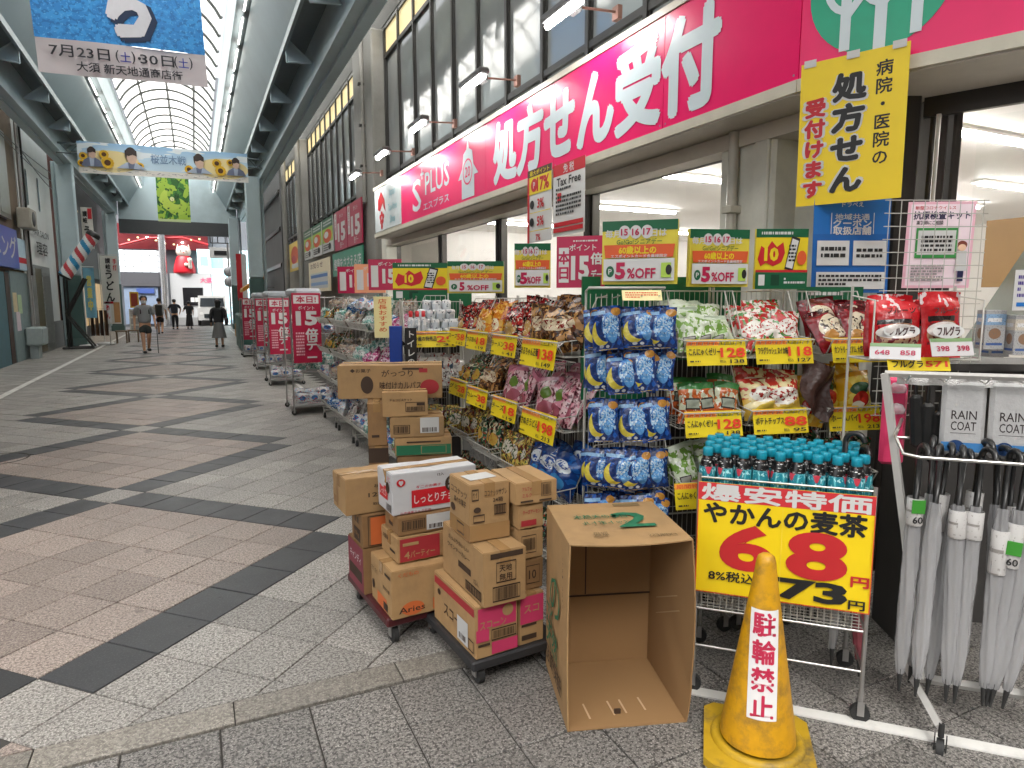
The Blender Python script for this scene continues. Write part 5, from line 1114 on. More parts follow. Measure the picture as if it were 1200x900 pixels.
MB().lathe([(.0175, .188), (.0198, .19), (.0198, .217), (.018, .22), (0, .22)], 14).build('cap', mat('cap_teal', hx('#0F8CA4'), .4, var=.04), bt)
first = True
for r_ in range(6):
    for k in range(9):
        m = Mc @ TR(-.283 + k * .0665 + (.033 if r_ % 2 else 0) + rnd.uniform(-.003, .003), .05 + r_ * .061 + rnd.uniform(-.004, .004), .798, rnd.uniform(0, 6.28))
        if first: bt.matrix_local = m; first = False
        else: copy_tree(bt, m)
big = mat('big_red', hx('#D02C30', .8), .45)
hs_ = card('price_sign', 'large yellow and red sign pricing the tea at 68 yen', 'price sign', .625, .445, Mc @ TR(0, -.012, .445, 0, R(-1)), yellowp,
     [('r', 0, .84, 1, 1, mat('sign_red', hx('#C83038'), .45)), ('t', '爆安特価', .5, .918, .155, paper, dict(w=.96, bold=.04)), ('t', 'やかんの麦茶', .5, .735, .2, black, dict(w=.93, bold=.035)),
      ('t', '6', .3, .44, .42, big, dict(w=.32, bold=.04, hfit=True, res=6)), ('t', '8', .7, .44, .42, big, dict(w=.34, bold=.04, hfit=True, res=6)), ('t', '円', .94, .26, .1, big, dict(w=.1, bold=.04)), ('t', '8%税込', .22, .165, .1, black, dict(w=.28, bold=.02)), ('t', '73', .68, .13, .19, black, dict(w=.4, bold=.04, hfit=True)), ('t', '円', .93, .06, .09, black, dict(w=.09, bold=.03)), ('r', 0, .0, .006, .84, orange), ('r', .994, 0, 1, .84, orange), ('r', 0, .0, 1, .008, orange),
      ('r', .499, .01, .5005, .83, mat('crease', hx('#E8D060'), .5))], .004)

# ================================================================== umbrella rack
Mu = TR(2.31, 1.37, 0, R(-45))
ur = thing('umbrella_rack', 'white and chrome umbrella rack with castors at the right edge', 'rack', TR(0, 0, 0))
wt = mat('rack_white_paint', (.46, .45, .43), .4, var=.06, dirt=.25)
fr = MB()
fr.tube([(2.45, 1.5, .13), (2.43, 1.455, .17), (2.35, 1.51, .75), (2.26, 1.57, 1.335)], .017, n=4)
fr.tube([(2.53, 1.59, .14), (2.43, 1.455, .115), (2.325, 1.31, .085)], .017, n=4)
fr.build('side_frame', wt, ur)
MB().tube([(2.26, 1.57, 1.335), (3.3, .55, 1.335)], .012, n=4).build('top_bar', wt, ur)
MB().tube([(2.45, 1.48, .15), (3.4, .53, .15)], .018, n=4).build('base_bar', wt, ur)
hr = MB(); hr.tube([(2.36, 1.56, 1.16), (2.24, 1.5, 1.12), (2.2, 1.44, 1.07), (2.23, 1.4, 1.062), (3.1, .54, 1.06)], .006, n=6); hr.tube([(2.38, 1.62, 1.08), (3.2, .8, 1.08)], .006, n=6)
for k in range(12): hr.tube([(2.26 + k * .07, 1.37 - k * .07, 1.06), (2.36 + k * .07, 1.47 - k * .07, 1.07)], .003, n=4)
hr.build('hook_rail', chrome, ur)
for k in range(9):
    a = Vector((2.33 + k * .085, 1.6 - k * .085, 1.335)); MB().tube([a, a + Vector((-.05, -.1, -.02)), a + Vector((-.06, -.12, .0))], .0025, n=4).build('display_hook', chrome, ur)
c = MB(); caster_mb(c, 0, 0); 
c.build('caster', [rubber, rubber], ur, TR(2.325, 1.305, -.03, R(30)))
m_, t_, b_ = base_mat('clear_vinyl')
b_.inputs['Base Color'].default_value = (.5, .5, .51, 1); b_.inputs['Roughness'].default_value = .22; b_.inputs['Alpha'].default_value = .46
_tc = nd(t_, 'ShaderNodeTexCoord'); _n = nd(t_, 'ShaderNodeTexNoise'); _n.inputs['Scale'].default_value = 18; _mp = nd(t_, 'ShaderNodeMapping'); _mp.inputs['Scale'].default_value = (3, 3, .25)
t_.links.new(_tc.outputs['Object'], _mp.inputs[0]); t_.links.new(_mp.outputs[0], _n.inputs['Vector'])
_b = nd(t_, 'ShaderNodeBump'); _b.inputs['Strength'].default_value = .6; _b.inputs['Distance'].default_value = .006; t_.links.new(_n.outputs[0], _b.inputs['Height']); t_.links.new(_b.outputs[0], b_.inputs['Normal'])
vinyl = m_
def umb_parts(o, cm, hm, lab, fold=7, seed=0):
    r2 = random.Random(seed)
    h = [(0, 0, -.24), (0, 0, .0)] + [(0, -.035 + .035 * math.cos(a), .035 * math.sin(a)) for a in [R(q) for q in range(0, 200, 25)]]
    MB().tube([(x, y, z) for x, y, z in h], .0105, n=8).build('handle', hm, o)
    MB().tube([(0, 0, -.9), (0, 0, -.1)], .004, n=6).build('shaft', chrome, o)
    ph = r2.uniform(0, 6)
    def fn(u, v):
        a = u * 2 * math.pi; prof = .013 + .012 * min(1, v * 6) * min(1, (1 - v) * 5 + .3)
        r = prof * (1 + .16 * math.sin(fold * a + 9 * v + ph) + .07 * math.sin(3 * a - 14 * v)); return (r * math.cos(a), r * math.sin(a) * .8, -.86 + .68 * v)
    MB().grid(fn, 28, 10).build('canopy', cm, o)
    MB().tube([(0, 0, -.935), (0, 0, -.84)], [.004, .012], n=8).build('tip', rubber, o)
    if lab:
        MB().lathe([(.027, lab[0]), (.028, lab[0] + .002), (.028, lab[1]), (.027, lab[1] + .002)], 16).build('sleeve', lab[2], o)
        if lab[3]: MB().bb(-.022, .022, -.031, -.0275, lab[0] + .05, lab[0] + .1).build('size_tag', mat('tag_green', hx('#3C8C30'), .4), o); MB().txt('60', 0, lab[0] + .025, .035, y=-.0312, bold=.02).build('size_print', black, o)
sleeve = pmat('umbrella_sleeve', '#C4C2C0', [('rect', .2, .1, .8, .16, '#585450'), ('rect', .2, .3, .7, .34, '#8C8884'), ('rect', .2, .5, .75, .53, '#8C8884'), ('noise', 20, .62, 2, '#A09C98')], rough=.35)
hbk = mat('handle_black', (.015, .015, .015), .3)
ul = [('clear vinyl umbrella with a green 60 tag at the left end of the rack', -.30, True, 0), ('clear vinyl umbrella with plain canopy, second from the left of the rack', -.235, None, 0), ('clear vinyl umbrella with white sleeve, third from the left of the rack', -.17, False, 0), ('clear vinyl umbrella with tall sleeve, fourth from the left of the rack', -.11, False, 1),
      ('clear vinyl umbrella hanging lowest in the middle of the rack', -.03, False, -1), ('clear vinyl umbrella with a green 60 tag right of the lowest umbrella', .025, True, -1), ('clear vinyl umbrella with white sleeve near the right edge', .085, False, 0), ('slanted clear vinyl umbrella at the right edge', .14, False, 0), ('clear vinyl umbrella partly cut by the right picture edge', .20, False, 0)]
for k, (lb, s, lab, dz) in enumerate(ul):
    o = thing('umbrella', lb, 'umbrella', TR(2.415 + (s + .185) * .7071, 1.385 - (s + .185) * .7071, 1.055 + dz * .0 , R(-45 + rnd.uniform(-25, 25)), R(rnd.uniform(-2, 2)), R((0, 1, -1, 1, 0, 3, 6, 7, 6)[k])), 'umbrellas on the rack')
    z0 = -.27 if lab else -.3
    umb_parts(o, vinyl, hbk, None if lab is None else (z0 - (.12 if dz < 0 else 0), z0 + .1 - (.06 if dz < 0 else 0), sleeve, lab), seed=k)
rear = ['dark', 'grey', 'smoky', 'dim', 'pale', 'cloudy', 'murky', 'misty', 'milky', 'silvery']
for k in range(10):
    o = thing('umbrella', rear[k] + ' clear umbrella hanging in the rear row of the rack', 'umbrella', TR(2.46 + (k * .05 - .05) * .7071, 1.44 - (k * .05 - .05) * .7071, 1.07 - .02 * (k % 3), R(-60 + k * 9), R(rnd.uniform(-2, 2)), R(rnd.uniform(-3, 4))), 'umbrellas on the rack')
    umb_parts(o, vinyl, hbk, (-.3, -.16, sleeve, False) if k % 2 else None, seed=20 + k)
o = thing('umbrella', 'pink patterned umbrella in a sleeve hanging left of the white rack leg', 'umbrella', TR(2.34, 1.7, 1.0, R(-30), 0, R(-3)), 'umbrellas on the rack')
umb_parts(o, mat('umbrella_maroon', hx('#7C3840', .8), .4, var=.3, scale=20), hbk, None, seed=40)
o = thing('umbrella', 'grey umbrella hooked behind the tea bottles at the rack corner', 'umbrella', TR(2.27, 1.72, 1.055, R(20)), 'umbrellas on the rack')
umb_parts(o, vinyl, hbk, (-.26, -.14, sleeve, False), seed=41)
# folding umbrellas and raincoats on the upper hooks
for k in range(3):
    o = MB().cbox((0, 0, -.12), (.045, .04, .2), .012).tube([(0, 0, -.02), (0, 0, .05)], .008, n=6).build('folding_umbrella', hbk, None, TR(2.42 + k * .03, 1.555 - k * .03, 1.27 - .03 * k, R(-45), 0, R(-5 + 4 * k)), f'black folding umbrella under the top bar, {("leftmost", "middle", "rightmost")[k]} of three', 'umbrella', 'folding umbrellas on the rack')
o = thing('pink_pouch', 'bright pink packaged umbrella with clear bubbles behind the white rack post', 'umbrella', TR(2.4, 1.62, 1.0, R(-40)))
MB().cbox((0, 0, .14), (.085, .03, .34), .012).build('body', mat('pouch_pink', hx('#D83C68', .85), .4, var=.1, scale=15), o)
for z in (.17, .25): MB().lathe([(0, .0), (.028, .004), (.032, .02), (.02, .04), (0, .045)], 14, sy=.7).build('bubble', vinyl, o, TR(0, -.03, z))
coat_m = mat('raincoat_pack', (.42, .42, .42), .3, var=.1, scale=12, bump=.3)
for k in range(3):
    s = k * .148
    o = thing('raincoat_pack', f'white RAIN COAT package, {("leftmost", "middle", "rightmost")[k]} of three on the upper hooks', 'package', TR(2.475 + s * .7071, 1.405 - s * .7071, 1.045, R(-45 + 3 * k), R(-3)), 'raincoat packages')
    MB().cbox((0, .015, .13), (.138, .03, .27), .012).build('body', coat_m, o)
    MB().txt('RAIN', 0, .145, .045, y=-.0015, w=.078, bold=.004).txt('COAT', 0, .105, .045, y=-.0015, w=.078, bold=.004).quad(-.04, .078, .04, .0795, -.0015).build('lettering', mat('ink_grey', (.06, .05, .05), .5), o)
    MB().quad(-.066, .012, .066, .045, -.0012).build('blue_band', mat('band_blue', hx('#3C78B0'), .4), o); MB().ellq(-.02, .03, .026, .024, -.0024).build('coat_picture', mat('navy_print', hx('#1C3C68'), .4), o)
# cereal shelf above the umbrella rack
cs = thing('cereal_shelf', 'wire shelf holding red cereal bags above the umbrella rack', 'display rack', TR(2.68, 1.73, 0, R(-25)))
f = MB()
for x in (-.22, .22): f.tube([(x, .12, .02), (x, .12, 1.66)], .006, n=6); f.tube([(x, -.06, 1.36), (x, -.06, 1.6), (x, .12, 1.62)], .004, n=5); f.tube([(x, -.06, 1.36), (x, .12, 1.36)], .005, n=5)
for y in (-.06, .03, .12): f.tube([(-.22, y, 1.36), (.22, y, 1.36)], .004, n=5)
f.build('frame', wire_white, cs)
gd = MB()
for k in range(9): gd.tube([(-.2 + k * .05, .13, 1.1), (-.2 + k * .05, .13, 2.02)], .002, n=4)
for k in range(18): gd.tube([(-.22, .13, 1.1 + k * .054), (.22, .13, 1.1 + k * .054)], .002, n=4)
gd.build('wire_grid', wire_white, cs, TR(.12, 0, 0))
for k, (x, y, rz) in enumerate(((-.09, -.01, -8), (.085, -.02, 6), (-.09, .06, 0), (.09, .05, -5))):
    place('cereal_red', 'cereal_bag', f'red cereal bag with white oval, {("front left", "front right", "rear left", "rear right")[k]} on the wire shelf', 'cereal bag', 'cereal bags on the shelf', TR(2.68, 1.73, 1.365, R(-25)) @ TR(x, y, 0, R(rz), R(-9)))
for k, (x, y, rz) in enumerate(((-.09, -.01, -8), (.085, -.02, 6))):
    ob_ = [q for q in bpy.data.objects if q.name.startswith('cereal_bag')][k]
    MB().ellq(0, .105, .07, .03, -.052, n=18).build('name_oval', paper, ob_); MB().txt('フルグラ', 0, .105, .04, y=-.0535, w=.1, bold=.03).build('lettering', mat('cereal_ink', hx('#3C1418'), .5), ob_); MB().txt('フルーツ', 0, .19, .03, y=-.047, w=.11, bold=.02).build('lettering', black, ob_)
gs = mat('tag_silver', (.6, .59, .6), .3); gh = mat('tag_head', hx('#7C9C6C'), .4)
card('price_card', 'silver price tag strip reading 648 and 858 below the cereal', 'price card', .175, .065, TR(2.47, 1.68, 1.37, R(-52), R(-20)), gs, [('r', 0, .78, 1, 1, gh), ('t', '648', .25, .42, .42, crimson, dict(w=.3, bold=.02)), ('t', '858', .75, .42, .42, crimson, dict(w=.3, bold=.02))], .002)
card('price_card', 'silver price tag strip reading 398 twice below the cereal', 'price card', .2, .07, TR(2.66, 1.57, 1.385, R(-12), R(-15)), gs, [('r', 0, .8, 1, 1, gh), ('t', '398', .27, .42, .42, crimson, dict(w=.3, bold=.02)), ('t', '398', .75, .42, .42, crimson, dict(w=.3, bold=.02))], .002)
card('price_card', 'yellow price card reading 571 under the silver tags', 'price card', .24, .055, TR(2.56, 1.635, 1.325, R(-28), R(-20)), yellow, [('t', 'フルグラ', .32, .5, .6, black, dict(w=.5, bold=.03)), ('t', '571', .78, .5, .6, mat('price_red', hx('#D83C20'), .5), dict(w=.36, bold=.03))], .002)
lv_ = MB()
lace = mat('silver_trim', (.55, .54, .53), .25, metal=.4, var=.3, scale=60, bump=.5)
MB().grid(lambda u, v: (u * 1.0, .012 * math.sin(u * 60) * v, -.03 * v), 60, 2).build('trim_strip', lace, None, TR(2.33, 1.57, 1.322, R(-43)), 'wavy silver trim strip along the top of the umbrella rack', 'trim')
# small goods further right
for k, (x, y, z, cc) in enumerate(((2.98, 1.62, 1.40, '#88A8C8'), (3.04, 1.54, 1.38, '#C8C0B0'), (3.1, 1.66, 1.36, '#A8C0D8'))):
    MB().box((0, 0, .08), (.08, .06, .16)).build('goods_box', pmat('goodsbox%d' % k, '#A8A8A8', [('rect', 0, .62, 1, .9, cc), ('rect', .1, .7, .8, .8, '#D8D8D8'), ('ell', .5, .4, .3, .14, '#8C6C54'), ('rect', .1, .1, .9, .16, '#3C5C98'), ('noise', 26, .62, k, '#606468')], rough=.35), None, TR(x, y, z, R(-30)), f'{("pale blue", "beige", "sky blue")[k]} box of goods at the right edge above the raincoats', 'box')
card('paper_notice', 'white notice with small print at the right picture edge', 'notice', .12, .16, TR(3.0, 1.50, 1.56, R(-28)), paper, [('l', .1, .3, .9, .9, 4, mat('purple_ink', hx('#504088'), .5)), ('r', .1, .1, .9, .2, blue)], .002)
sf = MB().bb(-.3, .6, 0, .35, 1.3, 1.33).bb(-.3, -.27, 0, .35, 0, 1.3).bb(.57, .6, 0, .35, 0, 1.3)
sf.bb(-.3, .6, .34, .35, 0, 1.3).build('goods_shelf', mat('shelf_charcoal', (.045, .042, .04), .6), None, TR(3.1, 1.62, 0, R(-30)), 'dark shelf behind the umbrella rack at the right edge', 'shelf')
# ================================================================== left side of the street
lx = -4.25
def bldg(name, label, y0, y1, h, wallm, dep=5):
    o = thing(name, label, 'building', TR(lx, y0, 0, R(90)))      # local x = along street, front faces +X of the world
    MB().bb(0, y1 - y0, .06, dep, 0, h).build('wall', wallm, o)
    return o
tan = mat('wall_tan', hx('#A8947C', .85), .8, var=.15, scale=1.5, dirt=.4); wbld = mat('wall_white_tile', hx('#E0E2E0', .95), .5, var=.05, scale=3, dirt=.15)
brn = mat('wall_brown', hx('#84705C', .8), .7, var=.2, scale=2, dirt=.4); brick = mat('wall_redbrown', hx('#7C4438', .8), .7, var=.2, scale=4, dirt=.3)
shut = mat('steel_shutter', (.30, .31, .30), .45, metal=.4, var=.15, scale=2, dirt=.3); dkw = mat('dark_window', (.03, .035, .04), .12, var=.2)
# near building outside the frame (mirrored in the shop glass)
o = bldg('left_shop_building', 'plain tan shop building at the far left edge of the street', 3.0, 15.0, 7.6, tan)
for k in range(4): 
    w_ = MB().bb(.5 + k * 2.8, 2.9 + k * 2.8, -.01, .06, .3, 2.5).build('shop_window', dkw, o); MB().bb(.45 + k * 2.8, 2.95 + k * 2.8, -.05, .03, 2.5, 3.2).build('shop_sign', [blue, red, yellow, white][k], o)
    MB().bb(.9 + k * 2.8, 2.4 + k * 2.8, -.02, .06, 4.2, 5.8).build('window', dkw, o)
# blue sign shop
o = bldg('blue_sign_building', 'brown timber shop with a blue sign and air conditioner on the left', 15.1, 23.0, 7.6, brn)
L = lambda y: y - 15.1
MB().bb(L(16.5), L(21.7), -.1, .05, 2.43, 3.43).build('sign', mat('sign_indigo', hx('#3048B0', .95), .35, var=.1), o)
MB().txt('クリーニング', L(19.2), 2.95, .62, y=-.104, w=4.6).build('sign_lettering', paper, o)
MB().bb(L(21.75), L(22.95), -.08, .05, 2.42, 3.25).build('side_sign', mat('sign_paleblue', hx('#C0DCEC', .95), .35, var=.15), o)
MB().bb(L(21.8), L(22.9), -.085, -.082, 2.6, 2.75).build('side_sign_print', red, o)
ac = MB().cbox((L(22.55), -.2, 3.82), (.8, .32, .55), .03).build('air_conditioner', mat('ac_beige', hx('#B4AEA0', .8), .5, dirt=.25), o)
MB().lathe([(.2, 0), (.2, .01), (0, .01)], 16, M=TR(L(22.5), -.362, 3.82, 0, R(90))).build('fan_grille', mat('grille_dark', (.08, .08, .08), .6), ac)
MB().bb(L(19.5), L(21.6), -.04, .06, 3.7, 5.9).build('window', alu, o); MB().bb(L(19.6), L(20.5), -.05, .03, 3.8, 5.8).bb(L(20.6), L(21.5), -.05, .03, 3.8, 5.8).build('window_pane', mat('frosted_pane', (.3, .3, .28), .3, var=.2), o)
MB().bb(L(17), L(20.3), -.03, .06, 0, 2.3).build('shop_front', mat('shopfront_teal', hx('#4A7480', .8), .5, var=.15, dirt=.3), o)
MB().bb(L(20.4), L(20.8), -.02, .06, 0, 2.3).build('door', mat('door_brown', hx('#4A3428', .8), .5), o)
MB().bb(L(20.9), L(22.9), -.025, .06, 0, 2.35).build('side_panel', mat('panel_greyblue', hx('#8FA2A4', .8), .5, var=.1, dirt=.3), o)
for k, (a, z, cc) in enumerate(((21.0, 1.3, '#D8C8A0'), (21.5, 1.25, '#B8D0A8'), (21.2, .8, '#E0D0D8'))): MB().bb(L(a), L(a) + .4, -.035, -.026, z, z + .5).build('notice', mat('notice%d' % k, hx(cc), .6, var=.25, scale=12), o)
MB().cbox((L(22.2), -.25, .62), (.7, .4, .5), .04).bb(L(22.0), L(22.4), -.3, -.1, 0, .4).build('parcel_box', mat('box_pale', hx('#A8B4B4', .8), .5), o)
MB().tube([(L(22.7), -.1, 0), (L(22.7), -.1, 6.5)], .05, n=8).build('drainpipe', alu, o)
MB().tube([(L(22.95), -.12, 2.3), (L(22.95), -.12, 7)], .04, n=8).build('cable_duct', dark_metal, o)
# white building
o = bldg('white_building', 'white tiled building with two slit windows and a shuttered door', 23.15, 28.0, 7.6, wbld)
L = lambda y: y - 23.15
for y in (24.3, 25.95):
    MB().poly([(L(y) + .13 * math.cos(R(q)), 5.33 + .13 * math.sin(R(q))) for q in range(0, 181, 20)] + [(L(y) + .13 * math.cos(R(q)), 4.53 + .13 * math.sin(R(q))) for q in range(180, 361, 20)], .05).build('slit_window', dkw, o)
d_ = MB().bb(L(23.9), L(26.2), -.03, .055, 0, 2.65).build('shutter_door', shut, o)
for z in range(16): MB().bb(L(24.9), L(26.1), -.045, -.03, .15 + z * .155, .27 + z * .155).build('slat', shut, d_)
MB().bb(L(24.0), L(24.8), -.04, -.032, .05, 2.55).build('door_leaf', mat('door_brass', hx('#8A8060', .7), .35, metal=.4), d_)
MB().txt('HAIR SALON', L(25.4), 3.66, .28, y=-.02, w=2.4).txt('理容', L(25.4), 3.2, .42, y=-.02, w=1.7, bold=.02).build('wall_lettering', black, o)
MB().bb(L(23.2), L(23.85), -.02, .05, 0, .9).bb(L(26.3), L(27.9), -.02, .05, 0, .9).build('plinth', mat('plinth_grey', (.25, .25, .25), .6), o)
o = bldg('red_brick_building', 'narrow red brown building beside the white building', 28.05, 30.5, 7.6, brick)
MB().bb(.1, 2.2, -.04, .05, 0, 2.6).build('shop_front', dkw, o)
MB().tube([(.3, -.15, 0), (.3, -.15, 7)], .07, n=8).build('drainpipe', steel, o); MB().tube([(.7, -.15, 0), (.7, -.15, 7)], .05, n=8).build('drainpipe', dark_metal, o)
o = bldg('udon_shop_building', 'dark udon shop building behind the barber sign', 30.55, 44, 7.6, mat('wall_charcoal', (.09, .09, .09), .7, var=.2, scale=1.5))
for k in range(9): MB().ellq(.6 + k * .28, 5.3, .05, .05, -.03, n=8).build('bulb', lit_tr, o)
MB().bb(.3, 12, -.1, .05, 2.6, 3.1).build('canopy', mat('canopy_green', hx('#3C5850', .7), .6), o)
for k in range(4): MB().bb(.8 + k * 3, 3.2 + k * 3, -.02, .05, .5, 2.4).build('lit_shop_window', mat('lit_shopwindow', hx('#C8A878', .6), .3, var=.5, scale=3, emit=.35), o)
# barber sign on a black stand
bs = thing('barber_pole_sign', 'tilted red white and blue striped barber cylinder on a black stand', 'sign', TR(-3.45, 25.4, 0))
st = MB(); bk = mat('stand_black', (.02, .02, .02), .4)
for y in (-.25, .25):
    st.tube([(-.42, y, .08), (.42, y, .08)], .035, n=4); st.tube([(-.25, y, .08), (-.25, y, 1.2), (.3, y, 2.3)], .04, n=4); st.tube([(-.25, y, 1.1), (.42, y, .1)], .03, n=4); st.tube([(-.25, y, 1.0), (-.25, y, 2.3)], .03, n=4)
st.tube([(-.42, -.25, .08), (-.42, .25, .08)], .03, n=4); st.tube([(.42, -.25, .08), (.42, .25, .08)], .03, n=4)
st.build('stand', bk, bs)
ax = Vector((.86, 0, 1.3)); ang = math.atan2(ax.x, ax.z); CL = ax.length
CM = TR(-.26, 0, 2.36) @ Matrix.Rotation(ang, 4, 'Y')
nst = 12
cyl = MB()
for k in range(nst * 16):
    pass
N_ = 24
for i in range(N_):
    for j in range(60):
        z0, z1 = CL * j / 60, CL * (j + 1) / 60; a0, a1 = 2 * math.pi * i / N_, 2 * math.pi * (i + 1) / N_
        s = (j / 60 * 2.6 + i / N_ * 1.0) % 1; m_i = 0 if s < .25 else (1 if .25 <= s < .5 else (2 if s < .75 else 1))
        cyl.add([(.2 * math.cos(a0), .2 * math.sin(a0), z0), (.2 * math.cos(a1), .2 * math.sin(a1), z0), (.2 * math.cos(a1), .2 * math.sin(a1), z1), (.2 * math.cos(a0), .2 * math.sin(a0), z1)], [(0, 1, 2, 3)], m_i, CM, None, True)
cyl.build('striped_cylinder', [mat('barber_red', hx('#C84850'), .3), mat('barber_white', hx('#E8ECEC'), .3), mat('barber_blue', hx('#3C98C8'), .3)], bs)
MB().lathe([(0, -.06), (.16, -.05), (.21, 0), (.21, .03)], 20, M=CM).lathe([(.21, CL - .03), (.21, CL + .08), (.14, CL + .14), (0, CL + .15)], 20, M=CM).build('end_cap', bk, bs)
# flags
def flag(name, label, M, w, h, z0, body, els, pole=True, base=True):
    o = thing(name, label, 'flag', M)
    if pole: MB().tube([(-w / 2 - .03, 0, 0), (-w / 2 - .03, 0, z0 + h + .08)], .015, n=6).tube([(-w / 2 - .05, 0, z0 + h + .04), (w / 2, 0, z0 + h + .04)], .01, n=6).build('pole', white, o)
    if base: MB().lathe([(0, .02), (.26, .02), (.3, .04), (.26, .1), (.06, .12), (0, .12)], 20, M=TR(-w / 2, 0, -.02)).build('base', white, o)
    c = MB().grid(lambda u, v: ((u - .5) * w, .02 * math.sin(u * 6 + v * 4), z0 + v * h), 8, 10).build('cloth', body, o)
    tx = MB(); ms = []
    for e in els:
        if e[-1] not in ms: ms.append(e[-1])
        if e[0] == 't': tx.txt(e[1], e[2] * w, z0 + e[3] * h, e[4] * h, ms.index(e[-1]), y=-.035, vert=True, bold=.03, w=e[5] * w)
        else: tx.quad(e[1] * w, z0 + e[2] * h, e[3] * w, z0 + e[4] * h, -.03, ms.index(e[-1]))
    tx.build('lettering', ms, o)
    return o
flag('udon_flag', 'tall white flag with black brush lettering standing on a round base', TR(-2.72, 28.0, 0), .55, 2.45, .75, mat('flag_white', hx('#D4D2CA', .9), .7, var=.05),
     [('t', 'うどん', -.02, .56, .46, .5, black), ('t', '讃岐', -.05, .88, .17, .3, black), ('t', '手打', .33, .87, .17, .22, red), ('r', -.42, .02, -.05, .34, paper), ('r', .1, .02, .45, .32, mat('flag_tan', hx('#B88858', .9), .6)), ('t', 'めん', -.23, .18, .22, .2, red), ('r', -.42, .3, .1, .33, red)])
flag('udon_wall_flag', 'dark framed udon banner high on the left wall', TR(-3.42, 29.2, 0), .36, 1.5, 3.5, mat('flag_white', hx('#D4D2CA', .9), .7), [('t', 'うど', .0, .3, .5, .6, black), ('t', '讃岐', -.15, .76, .3, .4, black), ('r', .1, .72, .45, .97, red)], base=False, pole=False)
flag('pale_blue_flag', 'narrow pale blue and yellow flag beside the barber stand', TR(-3.22, 26.8, 0), .32, 1.7, 1.0, mat('flag_blue', hx('#78B0C8', .9), .7, var=.2, scale=6), [('t', '営業中', .0, .5, .7, .5, mat('flag_yellow', hx('#D8D070', .9), .7))])
# stools, goods and menu stands on the left
o = thing('menu_stand', 'white menu stand with a yellow framed food picture on top', 'sign', TR(-2.62, 36.2, 0))
MB().bb(-.22, .22, 0, .08, .05, 1.18).build('panel', mat('stand_white', hx('#C8CAC4', .9), .5, var=.15, scale=5), o); MB().bb(-.15, .22, -.02, .06, 1.25, 2.0).build('frame', mat('frame_yellow', hx('#D8B430', .9), .5), o); MB().bb(-.1, .17, -.03, -.02, 1.32, 1.93).build('picture', mat('food_red', hx('#8C3420', .9), .5, var=.4, scale=14), o)
for k in range(3): MB().bb(-.17, .17, -.01, -.003, .12 + k * .36, .4 + k * .36).build('sheet', mat('sheet_grey2', (.3, .3, .3), .6, var=.3, scale=10), o)
for k, (x, y) in enumerate(((-2.55, 28.8), (-2.2, 29.3))):
    o = thing('wooden_stool', f'low dark stool {("nearer", "farther")[k]} to the udon flag base', 'stool', TR(x, y, 0)); MB().cbox((0, 0, .45), (.4, .3, .05), .01).build('seat', brn, o)
    for a in (-.16, .16):
        for b in (-.11, .11): MB().tube([(a, b, 0), (a, b, .43)], .02, n=6).build('leg', brn, o)
o = thing('clothes_rail', 'brown clothing hung on a rail beside the pale blue flag', 'clothes rail', TR(-3.1, 27.6, 0)); MB().tube([(-.3, 0, 0), (-.3, 0, 1.3), (.3, 0, 1.3), (.3, 0, 0)], .015, n=6).build('rail', alu, o)
for k in range(4): MB().grid(lambda u, v: ((u - .5) * .12 + (k - 1.5) * .14, .1 * math.sin(u * 5), .35 + .9 * v), 4, 4).build('garment', mat('garment%d' % k, hx(('#6A5040', '#8A6A50', '#54443C', '#7A5A44')[k], .8), .8), o)

# ================================================================== banners over the street
wave = pmat('banner_water', '#2C8CD8', [('noise', 14, .52, 1, '#389CE4'), ('noise', 30, .56, 2, '#2078C4'), ('noise', 55, .62, 5, '#58B0EC')], rough=.5)
bn = thing('event_banner', 'blue event banner with white date strip hanging over the street', 'banner', TR(-.8, 13.0, 5.2, R(0), R(2), R(-2.0)))
MB().grid(lambda u, v: ((u - .5) * 2.42, .03 * math.sin(u * 7 + v * 2), v * .52), 12, 3).build('date_strip', mat('banner_cloth_white', hx('#D8D0D4', .9), .6, var=.05, scale=3), bn)
MB().grid(lambda u, v: ((u - .5) * 2.42, .03 * math.sin(u * 7 + .43 + v), .52 + v * 2.1), 12, 6).build('water_picture', wave, bn)
MB().txt('7月23日', -.62, .34, .2, y=-.04, w=.82, bold=.012).txt('(　)', .01, .34, .2, y=-.04, w=.28).txt('・', .21, .34, .2, y=-.04, bold=.012).txt('30日', .47, .34, .2, y=-.04, w=.5, bold=.012).txt('(　)', .86, .34, .2, y=-.04, w=.28).txt('大須 新天地通商店街', .07, .13, .16, y=-.04, w=1.52, bold=.012).build('lettering', mat('banner_ink', (.02, .02, .03), .6), bn)
MB().txt('土', .01, .34, .17, y=-.041, bold=.01).txt('土', .86, .34, .17, y=-.041, bold=.01).build('weekday', mat('banner_blue_ink', hx('#2030A0'), .6), bn)
MB().txt('ち', .09, 1.16, 1.15, y=-.042, w=.72, bold=.05).build('headline', mat('headline_white', hx('#E0E0E8', .95), .5), bn); MB().txt('ち', .15, 1.11, 1.15, y=-.038, w=.76, bold=.07).build('headline_shadow', mat('headline_shadow', hx('#0E2C50'), .6), bn)
fb = thing('film_banner', 'wide pale banner with sunflowers and portraits across the arcade', 'banner', TR(-.55, 24.2, 5.46, 0, 0, R(-.6)))
